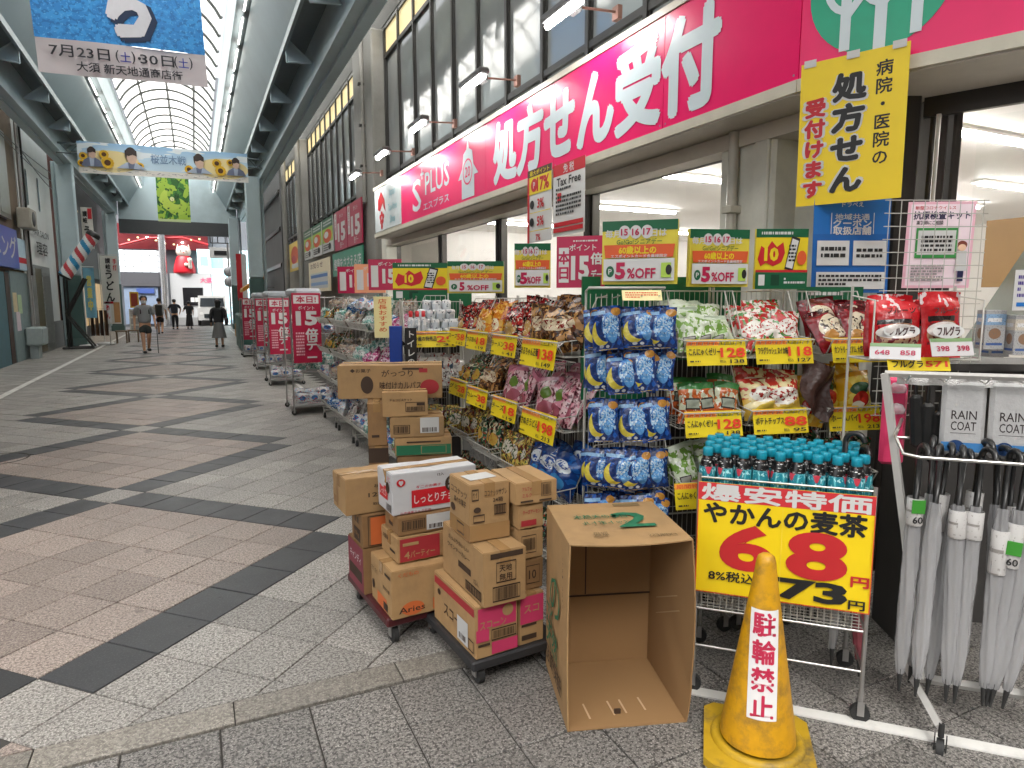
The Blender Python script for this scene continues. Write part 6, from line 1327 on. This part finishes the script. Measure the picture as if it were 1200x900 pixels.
MB().grid(lambda u, v: ((u - .5) * 4.78, .02 * math.sin(u * 9), v * .93), 16, 3).build('cloth', pmat('film_sky', '#C8E0F0', [('grad', 'v', .55, 1.1, '#88B8E0'), ('noise', 4, .56, 3, '#E4ECF0'), ('rect', 0, 0, 1, .2, '#E8E4DC'), ('ell', .18, .42, .16, .35, '#F0DCA0'), ('ell', .84, .42, .16, .35, '#F0DCA0'), ('noise', 30, .6, 5, .02, .06, .98, .15, '#8C8C90')], rough=.6), fb)
sfm = [mat('sunflower_petal', hx('#E8B828', .95), .6), mat('sunflower_eye', hx('#5A3818'), .7)]
for (x, z, r) in ((-2.25, .5, .1), (-1.7, .58, .12), (-1.62, .34, .16), (-.75, .3, .1), (.62, .3, .12), (1.45, .55, .13), (1.55, .32, .15), (1.85, .6, .1), (-2.3, .28, .1)):
    su = MB()
    for k in range(12):
        a = k * math.pi / 6; su.ellq(x + r * .75 * math.cos(a), z + r * .75 * math.sin(a), r * .35, r * .35, -.03 - k * .0002, 0, n=8)
    su.ellq(x, z, r * .55, r * .55, -.034, 1, n=12); su.build('sunflower_print', sfm, fb)
pm2 = [mat('portrait_skin', hx('#D8B8A4', .95), .6), mat('portrait_hair', hx('#3C302C'), .6), mat('portrait_suit', hx('#6C748C'), .6), mat('portrait_shirt', hx('#B4C0D4', .9), .6)]
for k, (x, z, s) in enumerate(((-2.02, .6, 1.1), (-.98, .58, 1.6), (.92, .56, 1.5), (2.02, .58, 1.15))):
    po = MB()
    po.poly([(x - .26 * s, .2), (x + .26 * s, .2), (x + .2 * s, z - .2 * s), (x + .08 * s, z - .12 * s), (x - .08 * s, z - .12 * s), (x - .2 * s, z - .2 * s)], -.036, 2 if k in (0, 3) else 3)
    po.poly([(x - .05 * s, .2), (x + .03 * s, .2), (x + .06 * s, z - .13 * s), (x - .06 * s, z - .13 * s)], -.038, 3 if k in (0, 3) else 2)
    po.ellq(x, z + .03 * s, .1 * s, .14 * s, -.04, 1, n=16); po.ellq(x + .012 * s, z - .03 * s, .085 * s, .12 * s, -.042, 0, n=16); po.poly([(x - .1 * s, z + .02 * s), (x - .04 * s, z - .0 * s), (x + .03 * s, z + .03 * s), (x + .1 * s, z + .0 * s), (x + .1 * s, z + .1 * s), (x, z + .17 * s), (x - .1 * s, z + .1 * s)], -.044, 1)
    po.build('portrait_print', pm2, fb)
MB().txt('桜並木戦', .05, .55, .3, y=-.035, w=1.0).build('lettering', mat('title_blue', hx('#7C98B8'), .6), fb)
lf = thing('leaf_poster', 'green leaf and lime picture panel hanging in the middle of the arcade', 'poster', TR(-.54, 30, 4.7))
MB().bb(-.58, .58, 0, .03, 0, 1.7).build('panel', pmat('leaf_picture', '#2C6A24', [('noise', 4, .52, 1, '#4C9434'), ('noise', 7, .58, 4, '#184C18'), ('noise', 3.2, .5, 9, '#A8CC44'), ('noise', 5.5, .58, 11, '#3C7C2C'), ('cres', .45, .5, .36, .26, .62, .62, .3, .22, '#C4DC58'), ('cres', .6, .35, .3, .2, .45, .45, .26, .18, '#B4D44C'), ('ell', .46, .52, .07, .05, '#E8ECB0'), ('noise', 9, .62, 7, '#286020'), ('rect', 0, 0, 1, .06, '#C8D8A0')], rough=.4), lf)
MB().tube([(-.5, .01, 1.7), (-.5, .01, 3.2)], .01, n=4).tube([(.5, .01, 1.7), (.5, .01, 3.2)], .01, n=4).build('hanger', dark_metal, lf)

# ================================================================== far end of the street
glow = mat('lit_signboard', hx('#E8F0F4'), .5, var=.04, emit=.5)
fe = thing('end_building', 'white and red building closing the far end of the street', 'building', TR(0, 48, 0))
MB().bb(-9, 9, 1.0, 6, 0, 16).build('wall', mat('wall_grey_far', hx('#70747A', .8), .7, var=.1, scale=.5), fe)
MB().bb(-4.2, 1.0, .6, 1.0, 4.85, 6.4).build('red_frieze', mat('frieze_red', hx('#701820', .9), .5, var=.4, scale=1.6), fe)
rb = mat('beam_red', hx('#B02028', .9), .4, var=.15)
MB().tube([(-4, .3, 5.0), (-2.4, .2, 5.5), (-.5, .2, 5.6), (1.0, .3, 5.2)], .09, n=6).tube([(-4, .3, 6.2), (1, .3, 6.2)], .08, n=6).build('red_beam', rb, fe)
for k in range(9): MB().ellq(-3.5 + k * .5, 5.35 + .2 * math.sin(k), .07, .06, .15, n=8).build('lantern', lampm if k % 4 == 2 else lit_tr, fe)
wg = MB().bb(-4.3, -1.95, .5, .7, 3.4, 4.75).build('window_panel', glow, fe)
for k in range(6): MB().bb(-4.3 + k * .46, -4.27 + k * .46, .46, .5, 3.4, 4.75).build('glazing_bar', alu, wg)
for k in range(3): MB().bb(-4.3, -1.95, .455, .495, 3.72 + k * .36, 3.75 + k * .36).build('glazing_bar', alu, wg)
MB().bb(-4.3, -1.95, .4, .6, 2.5, 3.35).build('dark_lintel', mat('lintel_dark', (.08, .08, .09), .6), fe)
MB().bb(-4.0, -2.1, .5, .7, .1, 2.45).build('entrance_glass', mat('entrance_blue', hx('#90A0B8', .9), .3, var=.3, scale=2), fe)
MB().bb(-3.3, -2.3, .4, .5, 2.05, 2.35).build('blue_sign', mat('far_blue', hx('#4C64A8', .9), .4), fe)
MB().tube([(-1.68, -.2, 0), (-1.68, -.2, 6.6)], .22, n=20).build('steel_column', mat('column_steel', (.55, .55, .56), .25, metal=.8, var=.1), fe)
ki = MB().bb(-1.35, 1.05, -.1, .9, 0, 3.32).build('kiosk', mat('kiosk_white', hx('#C8CACC', .75), .5, var=.04), fe)
MB().bb(-.66, .52, -.16, -.1, 1.27, 2.42).build('screen', mat('screen_black', (.01, .01, .012), .2), ki); MB().bb(-.22, .0, -.165, -.161, 1.5, 1.78).bb(.04, .26, -.165, -.161, 1.5, 1.78).build('screen_notice', paper, ki)
MB().bb(-1.35, 1.05, -.12, -.1, 0, .5).build('kiosk_plinth', mat('plinth_grey', (.25, .25, .25), .6), ki)
lit = MB().bb(1.1, 3.6, .2, .4, .0, 4.9).build('lit_panel', pmat('lit_graphics', '#DCE8EC', [('noise', 5, .53, 2, '#98D4DC'), ('noise', 9, .6, 4, '#E8F4F4'), ('rect', .0, .75, .3, .95, '#7CC8CC'), ('noise', 16, .63, 6, '#8898A8'), ('rect', .0, .2, .4, .45, '#B0DCE4')], rough=.4, emit=.5), fe)
MB().bb(.3, 1.1, .0, .2, 3.36, 4.9).build('lit_panel', pmat('lit_cyan', '#B8E0E4', [('noise', 6, .55, 1, '#E8F4F4'), ('rect', .2, .3, .8, .7, '#78C8D0')], rough=.4, emit=.5), fe)
MB().txt('大須', .75, 2.9, .35, y=-.12, bold=.03).build('pink_lettering', mat('far_pink', hx('#D86080'), .5), fe)
# lucky cat statue in a red cape on the kiosk roof
ct = thing('lucky_cat_statue', 'white cat statue in a red cape on the kiosk roof', 'statue', TR(-.48, 48.2, 3.32))
catw = mat('cat_white', hx('#D8CCC0', .95), .4, var=.05); catr = mat('cat_cape', hx('#C01828'), .45, var=.08)
MB().lathe([(0, 0), (.62, 0), (.66, .15), (.6, .5), (.5, .85), (.4, 1.08), (.3, 1.16), (0, 1.18)], 24, sy=.8).build('cape', catr, ct)
hd_ = MB().lathe([(0, 1.02), (.22, 1.04), (.38, 1.16), (.45, 1.36), (.42, 1.56), (.3, 1.7), (.14, 1.77), (0, 1.78)], 24, sy=.9)
for s in (-1, 1): hd_.lathe([(.14, 0), (.09, .13), (0, .26)], 10, M=TR(s * .26, 0, 1.62, 0, 0, R(14 * s)))
hd_.build('head', catw, ct)
MB().lathe([(0, .5), (.1, .53), (.12, .62), (.1, .95), (.14, 1.05), (.12, 1.18), (0, 1.22)], 14, M=TR(.34, -.38, -.2, 0, R(12))).build('raised_paw', catw, ct)
MB().lathe([(0, 0), (.1, .02), (.12, .1), (.09, .2), (0, .22)], 12, M=TR(.12, -.5, .45)).build('resting_paw', catw, ct)
fc = MB()
for s in (-1, 1): fc.ellq(s * .16, 1.42, .05, .04, -.44, 0, n=10); fc.poly([(s * .3, 1.72), (s * .2, 1.72), (s * .27, 1.84)], -.14, 1)
fc.ellq(0, 1.32, .04, .03, -.44, 1, n=8); fc.build('face', [black, red], ct)
# van, stand signs, far right shop
van = thing('white_van', 'white van parked at the far end of the street', 'van', TR(1.0, 46.2, 0))
MB().prism([(-.85, .0), (.85, 0), (.85, 2.2), (-.85, 2.2)], .35, 1.15).prism([(-.8, .25), (.8, .25), (.8, 2.2), (-.8, 2.2)], 1.15, 1.9).build('body', white, van)
MB().add([(-.72, .2, 1.2), (.72, .2, 1.2), (.66, .24, 1.75), (-.66, .24, 1.75)], [(0, 1, 2, 3)]).build('windscreen', dkw, van)
MB().bb(-.5, .5, -.03, .0, .5, .75).build('grille', dkw, van)
for s in (-1, 1):
    MB().ellq(s * .65, .78, .12, .09, -.01, n=12).build('headlight', mat('headlamp', (.8, .8, .78), .2), van); MB().tube([(s * .78 - .09, .4, .3), (s * .78 + .09, .4, .3)], .3, n=16).build('wheel', rubber, van)
o = thing('round_sign_post', 'grey post with round signs at the far right of the street end', 'sign', TR(1.95, 43.5, 0)); MB().tube([(0, 0, 0), (0, 0, 5)], .05, n=6).build('post', alu, o)
for z in (3.3, 2.7): MB().lathe([(0, 0), (.3, 0), (.3, .03), (0, .03)], 18, M=TR(0, -.08, z, 0, R(90))).build('disc', mat('disc_grey', (.4, .4, .42), .4, var=.4, scale=5), o)
o = thing('hanging_sign', 'white framed hanging sign near the right arcade pillar', 'sign', TR(1.55, 43.8, 4.1)); MB().bb(-.6, .6, 0, .1, 0, .65).build('panel', white, o); MB().bb(-.35, .35, -.02, 0, .2, .45).build('print', black, o); MB().tube([(-.4, .05, .65), (-.4, .05, 1.9)], .02, n=4).tube([(.4, .05, .65), (.4, .05, 1.9)], .02, n=4).build('hanger', dark_metal, o)
o = thing('speaker_bracket', 'dark metal frame of loudspeakers above the hanging sign', 'loudspeaker', TR(1.6, 42.5, 4.9)); f = MB()
for z in (0, .5, 1.0): f.tube([(-.6, 0, z), (.6, 0, z)], .03, n=4)
for x in (-.6, -.2, .2, .6): f.tube([(x, 0, 0), (x, 0, 1.4)], .025, n=4)
f.build('frame', bk, o); MB().cbox((0, -.1, .7), (.5, .3, .4), .03).build('speaker', mat('spk_grey', (.3, .3, .3), .5), o)
o = thing('right_far_building', 'dark shop building beyond the drugstore on the right', 'building', TR(3.4, 29.2, 0)); MB().bb(0, 4, 0, 15, 0, 7.6).build('wall', mat('wall_charcoal', (.09, .09, .09), .7), o)
for z in (1.5, 3, 4.5, 6): MB().bb(-.05, 0, .3, 14.5, z, z + .15).build('ledge', dark_metal, o)
aw = thing('orange_awning', 'small orange yellow awning beyond the right arcade pillar', 'awning', TR(2.75, 33.5, 0)); MB().add([(-.75, -1, 2.15), (-.75, 1, 2.15), (.3, 1, 2.85), (.3, -1, 2.85), (-.75, -1, 1.98), (-.75, 1, 1.98), (.3, -1, 2.6), (.3, 1, 2.6)], [(0, 3, 2, 1), (0, 1, 5, 4), (0, 4, 6, 3), (1, 2, 7, 5)]).build('cloth', mat('awning_orange', hx('#C88828', .9), .6, var=.15), aw); MB().tube([(.3, -.9, 2.2), (.62, -.9, 2.2)], .02, n=4).build('arm', dark_metal, aw)
card('red_side_sign', 'tall red and white sign by the far right pillar', 'sign', .5, 2.4, TR(2.3, 37.5, 1.6), red, [('r', .5, 0, 1, 1, paper)], .05)
for k, (x, y, cc) in enumerate(((1.75, 28.5, '#8C6A40'), (1.8, 31.5, '#A88848'))): MB().cbox((0, 0, .3), (.5, .8, .6), .04).build('goods_crate', mat('crate%d' % k, hx(cc, .8), .7, var=.3, scale=6), None, TR(x, y, 0), f'brown goods crate standing by the right pillar, {("nearer", "farther")[k]} one', 'crate')
# houses beyond, closing the view
for k, (x, y, w_, h) in enumerate(((-16, 56, 12, 14), (9.2, 50, 10, 12))):
    o = thing('distant_building', f'pale distant building at the street end on the {("left", "right")[k]}', 'building', TR(x, y, 0)); MB().bb(0, w_, 0, 8, 0, h).build('wall', mat('far_wall%d' % k, hx(('#A8A8A8', '#9C9890')[k], .8), .7, var=.1, scale=.4), o)
    for r_ in range(4):
        for c_ in range(4): MB().bb(1 + c_ * 2.6, 2.4 + c_ * 2.6, -.03, 0, 1.5 + r_ * 3, 3.2 + r_ * 3).build('window', dkw, o)

ob = thing('sky_blocking_building', 'unseen pale building added behind the viewer to block low sky light', 'building', TR(0, -7.5, 0))  # out of view, added to cut the low sky light reaching the foreground
MB().bb(-14, 14, -6, 0, 0, 9).build('wall', mat('wall_pale', hx('#A8A090', .8), .7, var=.1, scale=.8), ob)
for k in range(6): MB().bb(-12 + k * 4, -9.4 + k * 4, 0, .05, .4, 2.6).build('shop_window', dkw, ob); MB().bb(-12 + k * 4, -9.4 + k * 4, 0, .05, 4.4, 6.4).build('window', dkw, ob)

for k in range(3):
    ya, yb = 15.2 + k * 4, 30 + k
    MB().tube([(lx + .12, ya + (yb - ya) * q / 12, 5.95 - .12 * k - .5 * math.sin(math.pi * q / 12) * (.4 + .2 * k)) for q in range(13)], .012, n=5).build('overhead_cable', hbk, None, None, f'black cable sagging along the left facades, {("highest", "middle", "lowest")[k]} of three', 'cable')
# ================================================================== people
def skinned(name, verts, edges, mtl, parent, sub=2, root=0):
    me = bpy.data.meshes.new(name); me.from_pydata([v[:3] for v in verts], edges, [])
    o = bpy.data.objects.new(name, me); sc.collection.objects.link(o)
    sm = o.modifiers.new('s', 'SKIN'); ss = o.modifiers.new('u', 'SUBSURF'); ss.levels = sub; ss.render_levels = sub; sm.use_smooth_shade = True
    for i, v in enumerate(verts):
        r = v[3]; me.skin_vertices[0].data[i].radius = r if isinstance(r, tuple) else (r, r)
    me.skin_vertices[0].data[root].use_root = True
    dg = bpy.context.evaluated_depsgraph_get(); dg.update()
    m2 = bpy.data.meshes.new_from_object(o.evaluated_get(dg)); bpy.data.objects.remove(o); bpy.data.meshes.remove(me)
    m2.materials.clear(); m2.materials.append(mtl); m2.name = name
    return link(name, m2, parent)
skin = mat('skin', hx('#C89878', .9), .5, var=.06); hair = mat('hair_black', (.015, .012, .011), .45)
def person(label, loc, rz, H, top, bottom, kind, legs, arms, mask=True, face=True, hairlen=0, bag=None, shoes=None, hat=None, top_long=False):
    """front faces -y. legs: per side (knee xyz, ankle xyz); arms: per side (elbow, wrist) in units of height"""
    s = H; o = thing('person', label, 'person', TR(loc[0], loc[1], 0, R(rz)))
    V = lambda x, y, z, r: (x * s, y * s, z * s, tuple(k * s for k in r) if isinstance(r, tuple) else r * s)
    vs_ = [V(0, 0, .53, (.085, .065)), V(0, 0, .62, (.075, .058)), V(0, .0, .74, (.09, .062)), V(0, 0, .81, (.06, .045)), V(0, 0, .855, .03), V(0, -.01, .9, (.044, .05)), V(0, -.012, .955, (.045, .055)), V(0, -.008, .985, (.03, .035))]
    ed = [(0, 1), (1, 2), (2, 3), (3, 4), (4, 5), (5, 6), (6, 7)]
    def add(v, p): vs_.append(v); ed.append((p, len(vs_) - 1)); return len(vs_) - 1
    for i, sd in enumerate((-1, 1)):
        hip = add(V(sd * .05, 0, .5, .055), 0); kn, an = legs[i]
        k = add(V(*kn, .036), hip); a = add(V(*an, .022), k); add(V(an[0], an[1] - .06, max(.018, an[2] - .03), (.024, .016)), a)
        sh = add(V(sd * .11, 0, .795, .035), 3); el, wr_ = arms[i]
        e = add(V(*el, .024), sh); w2 = add(V(*wr_, .017), e); d = Vector(wr_) - Vector(el); d.normalize(); q = Vector(wr_) + d * .04; pl = add(V(*q, (.018, .011)), w2)
        for f_ in (-1, -.33, .33, 1): q2 = Vector(wr_) + d * .09 + Vector((0, f_ * .014, 0)); add(V(*q2, .005), pl)
        q3 = Vector(wr_) + d * .05 + Vector((0, -.028, 0)); add(V(*q3, .005), w2)
    skinned('body', vs_, ed, skin, o)
    # shirt: torso and upper arms
    sv = [V(0, 0, .50 if not top_long else .47, (.118, .085)), V(0, 0, .62, (.11, .08)), V(0, 0, .75, (.118, .08)), V(0, 0, .815, (.08, .055)), V(0, 0, .84, .036)]; se = [(0, 1), (1, 2), (2, 3), (3, 4)]
    for i, sd in enumerate((-1, 1)):
        el, wr_ = arms[i]; sv.append(V(sd * .115, 0, .79, .05)); se.append((3, len(sv) - 1)); m = Vector((sd * .11, 0, .795)).lerp(Vector(el), .85 if not top_long else 1.0); sv.append(V(*m, .044)); se.append((len(sv) - 2, len(sv) - 1))
        if top_long: sv.append(V(*wr_, .024)); se.append((len(sv) - 2, len(sv) - 1))
    skinned('shirt', sv, se, top, o)
    if kind == 'skirt':
        def fn(u, v):
            a = u * 2 * math.pi; r = (.075 + .055 * (1 - v)) * (1 + .05 * math.sin(9 * a) * (1 - v)); return (r * s * math.cos(a) * 1.1, r * s * .85 * math.sin(a), s * (.2 + .36 * v))
        MB().grid(fn, 36, 8).build('skirt', bottom, o)
    elif kind == 'dress':
        def fn(u, v):
            a = u * 2 * math.pi; r = (.08 + .035 * (1 - v)) * (1 + .05 * math.sin(8 * a) * (1 - v)); return (r * s * math.cos(a) * 1.1, r * s * .85 * math.sin(a), s * (.1 + .46 * v))
        MB().grid(fn, 36, 8).build('dress', bottom, o)
    else:
        pv = [V(0, 0, .545, (.09, .07)), V(0, 0, .49, (.088, .07))]; pe = [(0, 1)]
        for i, sd in enumerate((-1, 1)):
            kn, an = legs[i]; pv.append(V(sd * .056, 0, .46, .074)); pe.append((1, len(pv) - 1)); hip = Vector((sd * .05, 0, .5)); q = Vector(kn) if kind == 'trousers' else hip.lerp(Vector(kn), .82)
            pv.append(V(*q, .05 if kind == 'trousers' else .072)); pe.append((len(pv) - 2, len(pv) - 1))
            if kind == 'trousers': pv.append(V(*(Vector(an) + Vector((0, 0, .015))), .032)); pe.append((len(pv) - 2, len(pv) - 1))
        skinned('trousers' if kind == 'trousers' else 'shorts', pv, pe, bottom, o)
    hv = MB().lathe([(0, .0), (.05, .004), (.06, .03), (.062, .055), (.052, .085), (.03, .1), (0, .105)], 16, sy=1.12, M=TR(0, .006 * s, .905 * s) @ Matrix.Scale(s, 4))
    if face: hv.v = [(x, max(y, -.028 * s) if z < .965 * s else y, z) for x, y, z in hv.v]
    if hairlen: hv.lathe([(.03, -hairlen), (.05, -hairlen * .5), (.052, .03)], 14, sy=.8, M=TR(0, .02 * s, .92 * s) @ Matrix.Scale(s, 4))
    hv.build('hair', hair, o)
    fm = MB()
    for sd in (-1, 1): fm.lathe([(0, -.004), (.007, 0), (0, .004)], 8, M=TR(sd * .02 * s, -.062 * s, .938 * s) @ Matrix.Scale(s, 4)); 
    fm.build('eyes', black, o)
    nz = MB()
    for sd in (-1, 1): nz.lathe([(0, -.018), (.009, -.012), (.011, .006), (0, .016)], 8, M=TR(sd * .05 * s, -.004 * s, .93 * s) @ Matrix.Scale(s, 4))
    nz.tube([(0, -.058 * s, .938 * s), (0, -.072 * s, .918 * s), (0, -.06 * s, .914 * s)], [.005 * s, .01 * s, .006 * s], n=6); nz.build('ears_and_nose', skin, o)
    if mask: MB().grid(lambda u, v: ((u - .5) * .09 * s, (-.07 + .055 * abs(2 * u - 1) ** 1.6 - .008 * math.sin(v * 3.1)) * s, (.872 + .055 * v) * s), 8, 5).build('face_mask', mat('mask_white', (.75, .75, .76), .6), o)
    else: MB().bb(-.015 * s, .015 * s, -.0665 * s, -.06 * s, .888 * s, .892 * s).build('mouth', red, o)
    sh_ = shoes or hbk
    for i in range(2):
        kn, an = legs[i]; MB().cbox((an[0] * s, (an[1] - .035) * s, (an[2] - .012) * s), (.055 * s, .15 * s, .045 * s), .012 * s).build('shoe', sh_, o)
    if bag:
        for sd in (-1, 1): MB().tube([(sd * .06 * s, .075 * s, .66 * s), (sd * .066 * s, -.076 * s, .7 * s), (sd * .062 * s, -.05 * s, .815 * s), (sd * .06 * s, .05 * s, .83 * s)], .009 * s, n=5).build('bag_strap', hbk, o)
    return o
st0 = (((-.055, -.01, .28), (-.06, .01, .045)), ((.055, -.01, .28), (.06, .01, .045)))
wk = (((-.05, -.07, .29), (-.05, -.1, .045)), ((.05, -.02, .28), (.055, .12, .07)))
wk2 = (((-.05, -.02, .28), (-.05, .12, .07)), ((.05, -.07, .29), (.05, -.1, .045)))
ar0 = (((-.15, .02, .64), (-.15, -.03, .49)), ((.15, .02, .64), (.15, -.03, .49)))
ar1 = (((-.15, .05, .64), (-.16, .0, .49)), ((.15, -.02, .64), (.15, -.08, .5)))
person('walking person in grey shirt, dark shorts and face mask with a backpack', (-1.4, 22.9), 12, 1.73, mat('shirt_grey', hx('#9A9C9C', .8), .8, var=.06), mat('shorts_dark', hx('#3C403C', .7), .8), 'shorts', wk, ar1, bag=True)
MB().tube([(0, 0, 0), (.0, .0, .75), (.0, .05, .82)], .012, n=6).build('walking_umbrella', hbk, None, TR(-1.08, 22.75, 0), 'thin dark furled umbrella beside the walker in grey', 'umbrella')
MB().cbox((0, 0, .19), (.3, .16, .42), .04).build('backpack', hbk, None, TR(-1.42, 23.1, 1.05, R(12)), 'black backpack on the walker in the grey shirt', 'backpack')
person('person in white shirt and black apron bag walking away behind the grey walker', (-1.52, 35.3), 178, 1.7, mat('shirt_white', hx('#D0D0D0', .85), .8), mat('shorts_black', hx('#2C2428', .7), .8), 'shorts', wk2, ar1, mask=False)
MB().cbox((0, 0, .3), (.3, .14, .55), .05).build('backpack', hbk, None, TR(-1.54, 35.12, .85, R(178)), 'black bag on the back of the person in the white shirt', 'backpack')
person('person in dark blue clothes standing near the black screen', (-1.03, 41.0), 175, 1.66, mat('shirt_navy', hx('#2C3440', .7), .8), mat('trousers_navy', hx('#1C2028', .7), .8), 'trousers', st0, (((-.19, .0, .68), (-.15, -.08, .56)), ((.19, 0, .68), (.14, -.08, .56))), mask=False)
pd_ = person('person in long black dress and white cap near the kiosk', (-.32, 41.6), 170, 1.55, mat('dress_black', (.02, .02, .022), .8), mat('dress_black', (.02, .02, .022), .8), 'dress', st0, (((-.14, .02, .66), (-.12, -.06, .54)), ((.17, -.02, .68), (.22, -.12, .64))), mask=False, top_long=False)
MB().lathe([(.065, 0), (.066, .03), (.05, .08), (0, .1)], 16, sy=1.1).build('white_cap', mat('cap_white', (.7, .7, .7), .7), pd_, TR(0, 0, 1.47))
person('person in black top and long grey skirt walking away on the right', (.7, 24.7), 172, 1.62, mat('top_black', (.018, .018, .02), .8), mat('skirt_grey', hx('#7C7C7A', .75), .8, var=.1, scale=30), 'skirt', st0, (((-.14, .02, .65), (-.13, -.08, .55)), ((.14, .02, .65), (.15, -.03, .52))), mask=False, hairlen=.16, top_long=True)
pb = MB().cbox((0, 0, .1), (.12, .3, .22), .04).tube([(0, -.1, .2), (0, -.05, .45), (0, .05, .45), (0, .1, .2)], .01, n=5); pb.build('shoulder_bag', mat('bag_dark', (.05, .03, .03), .5), None, TR(.95, 24.65, .82), 'dark shoulder bag carried by the person in the grey skirt', 'bag')

bpy.data.scenes.remove(_ts)
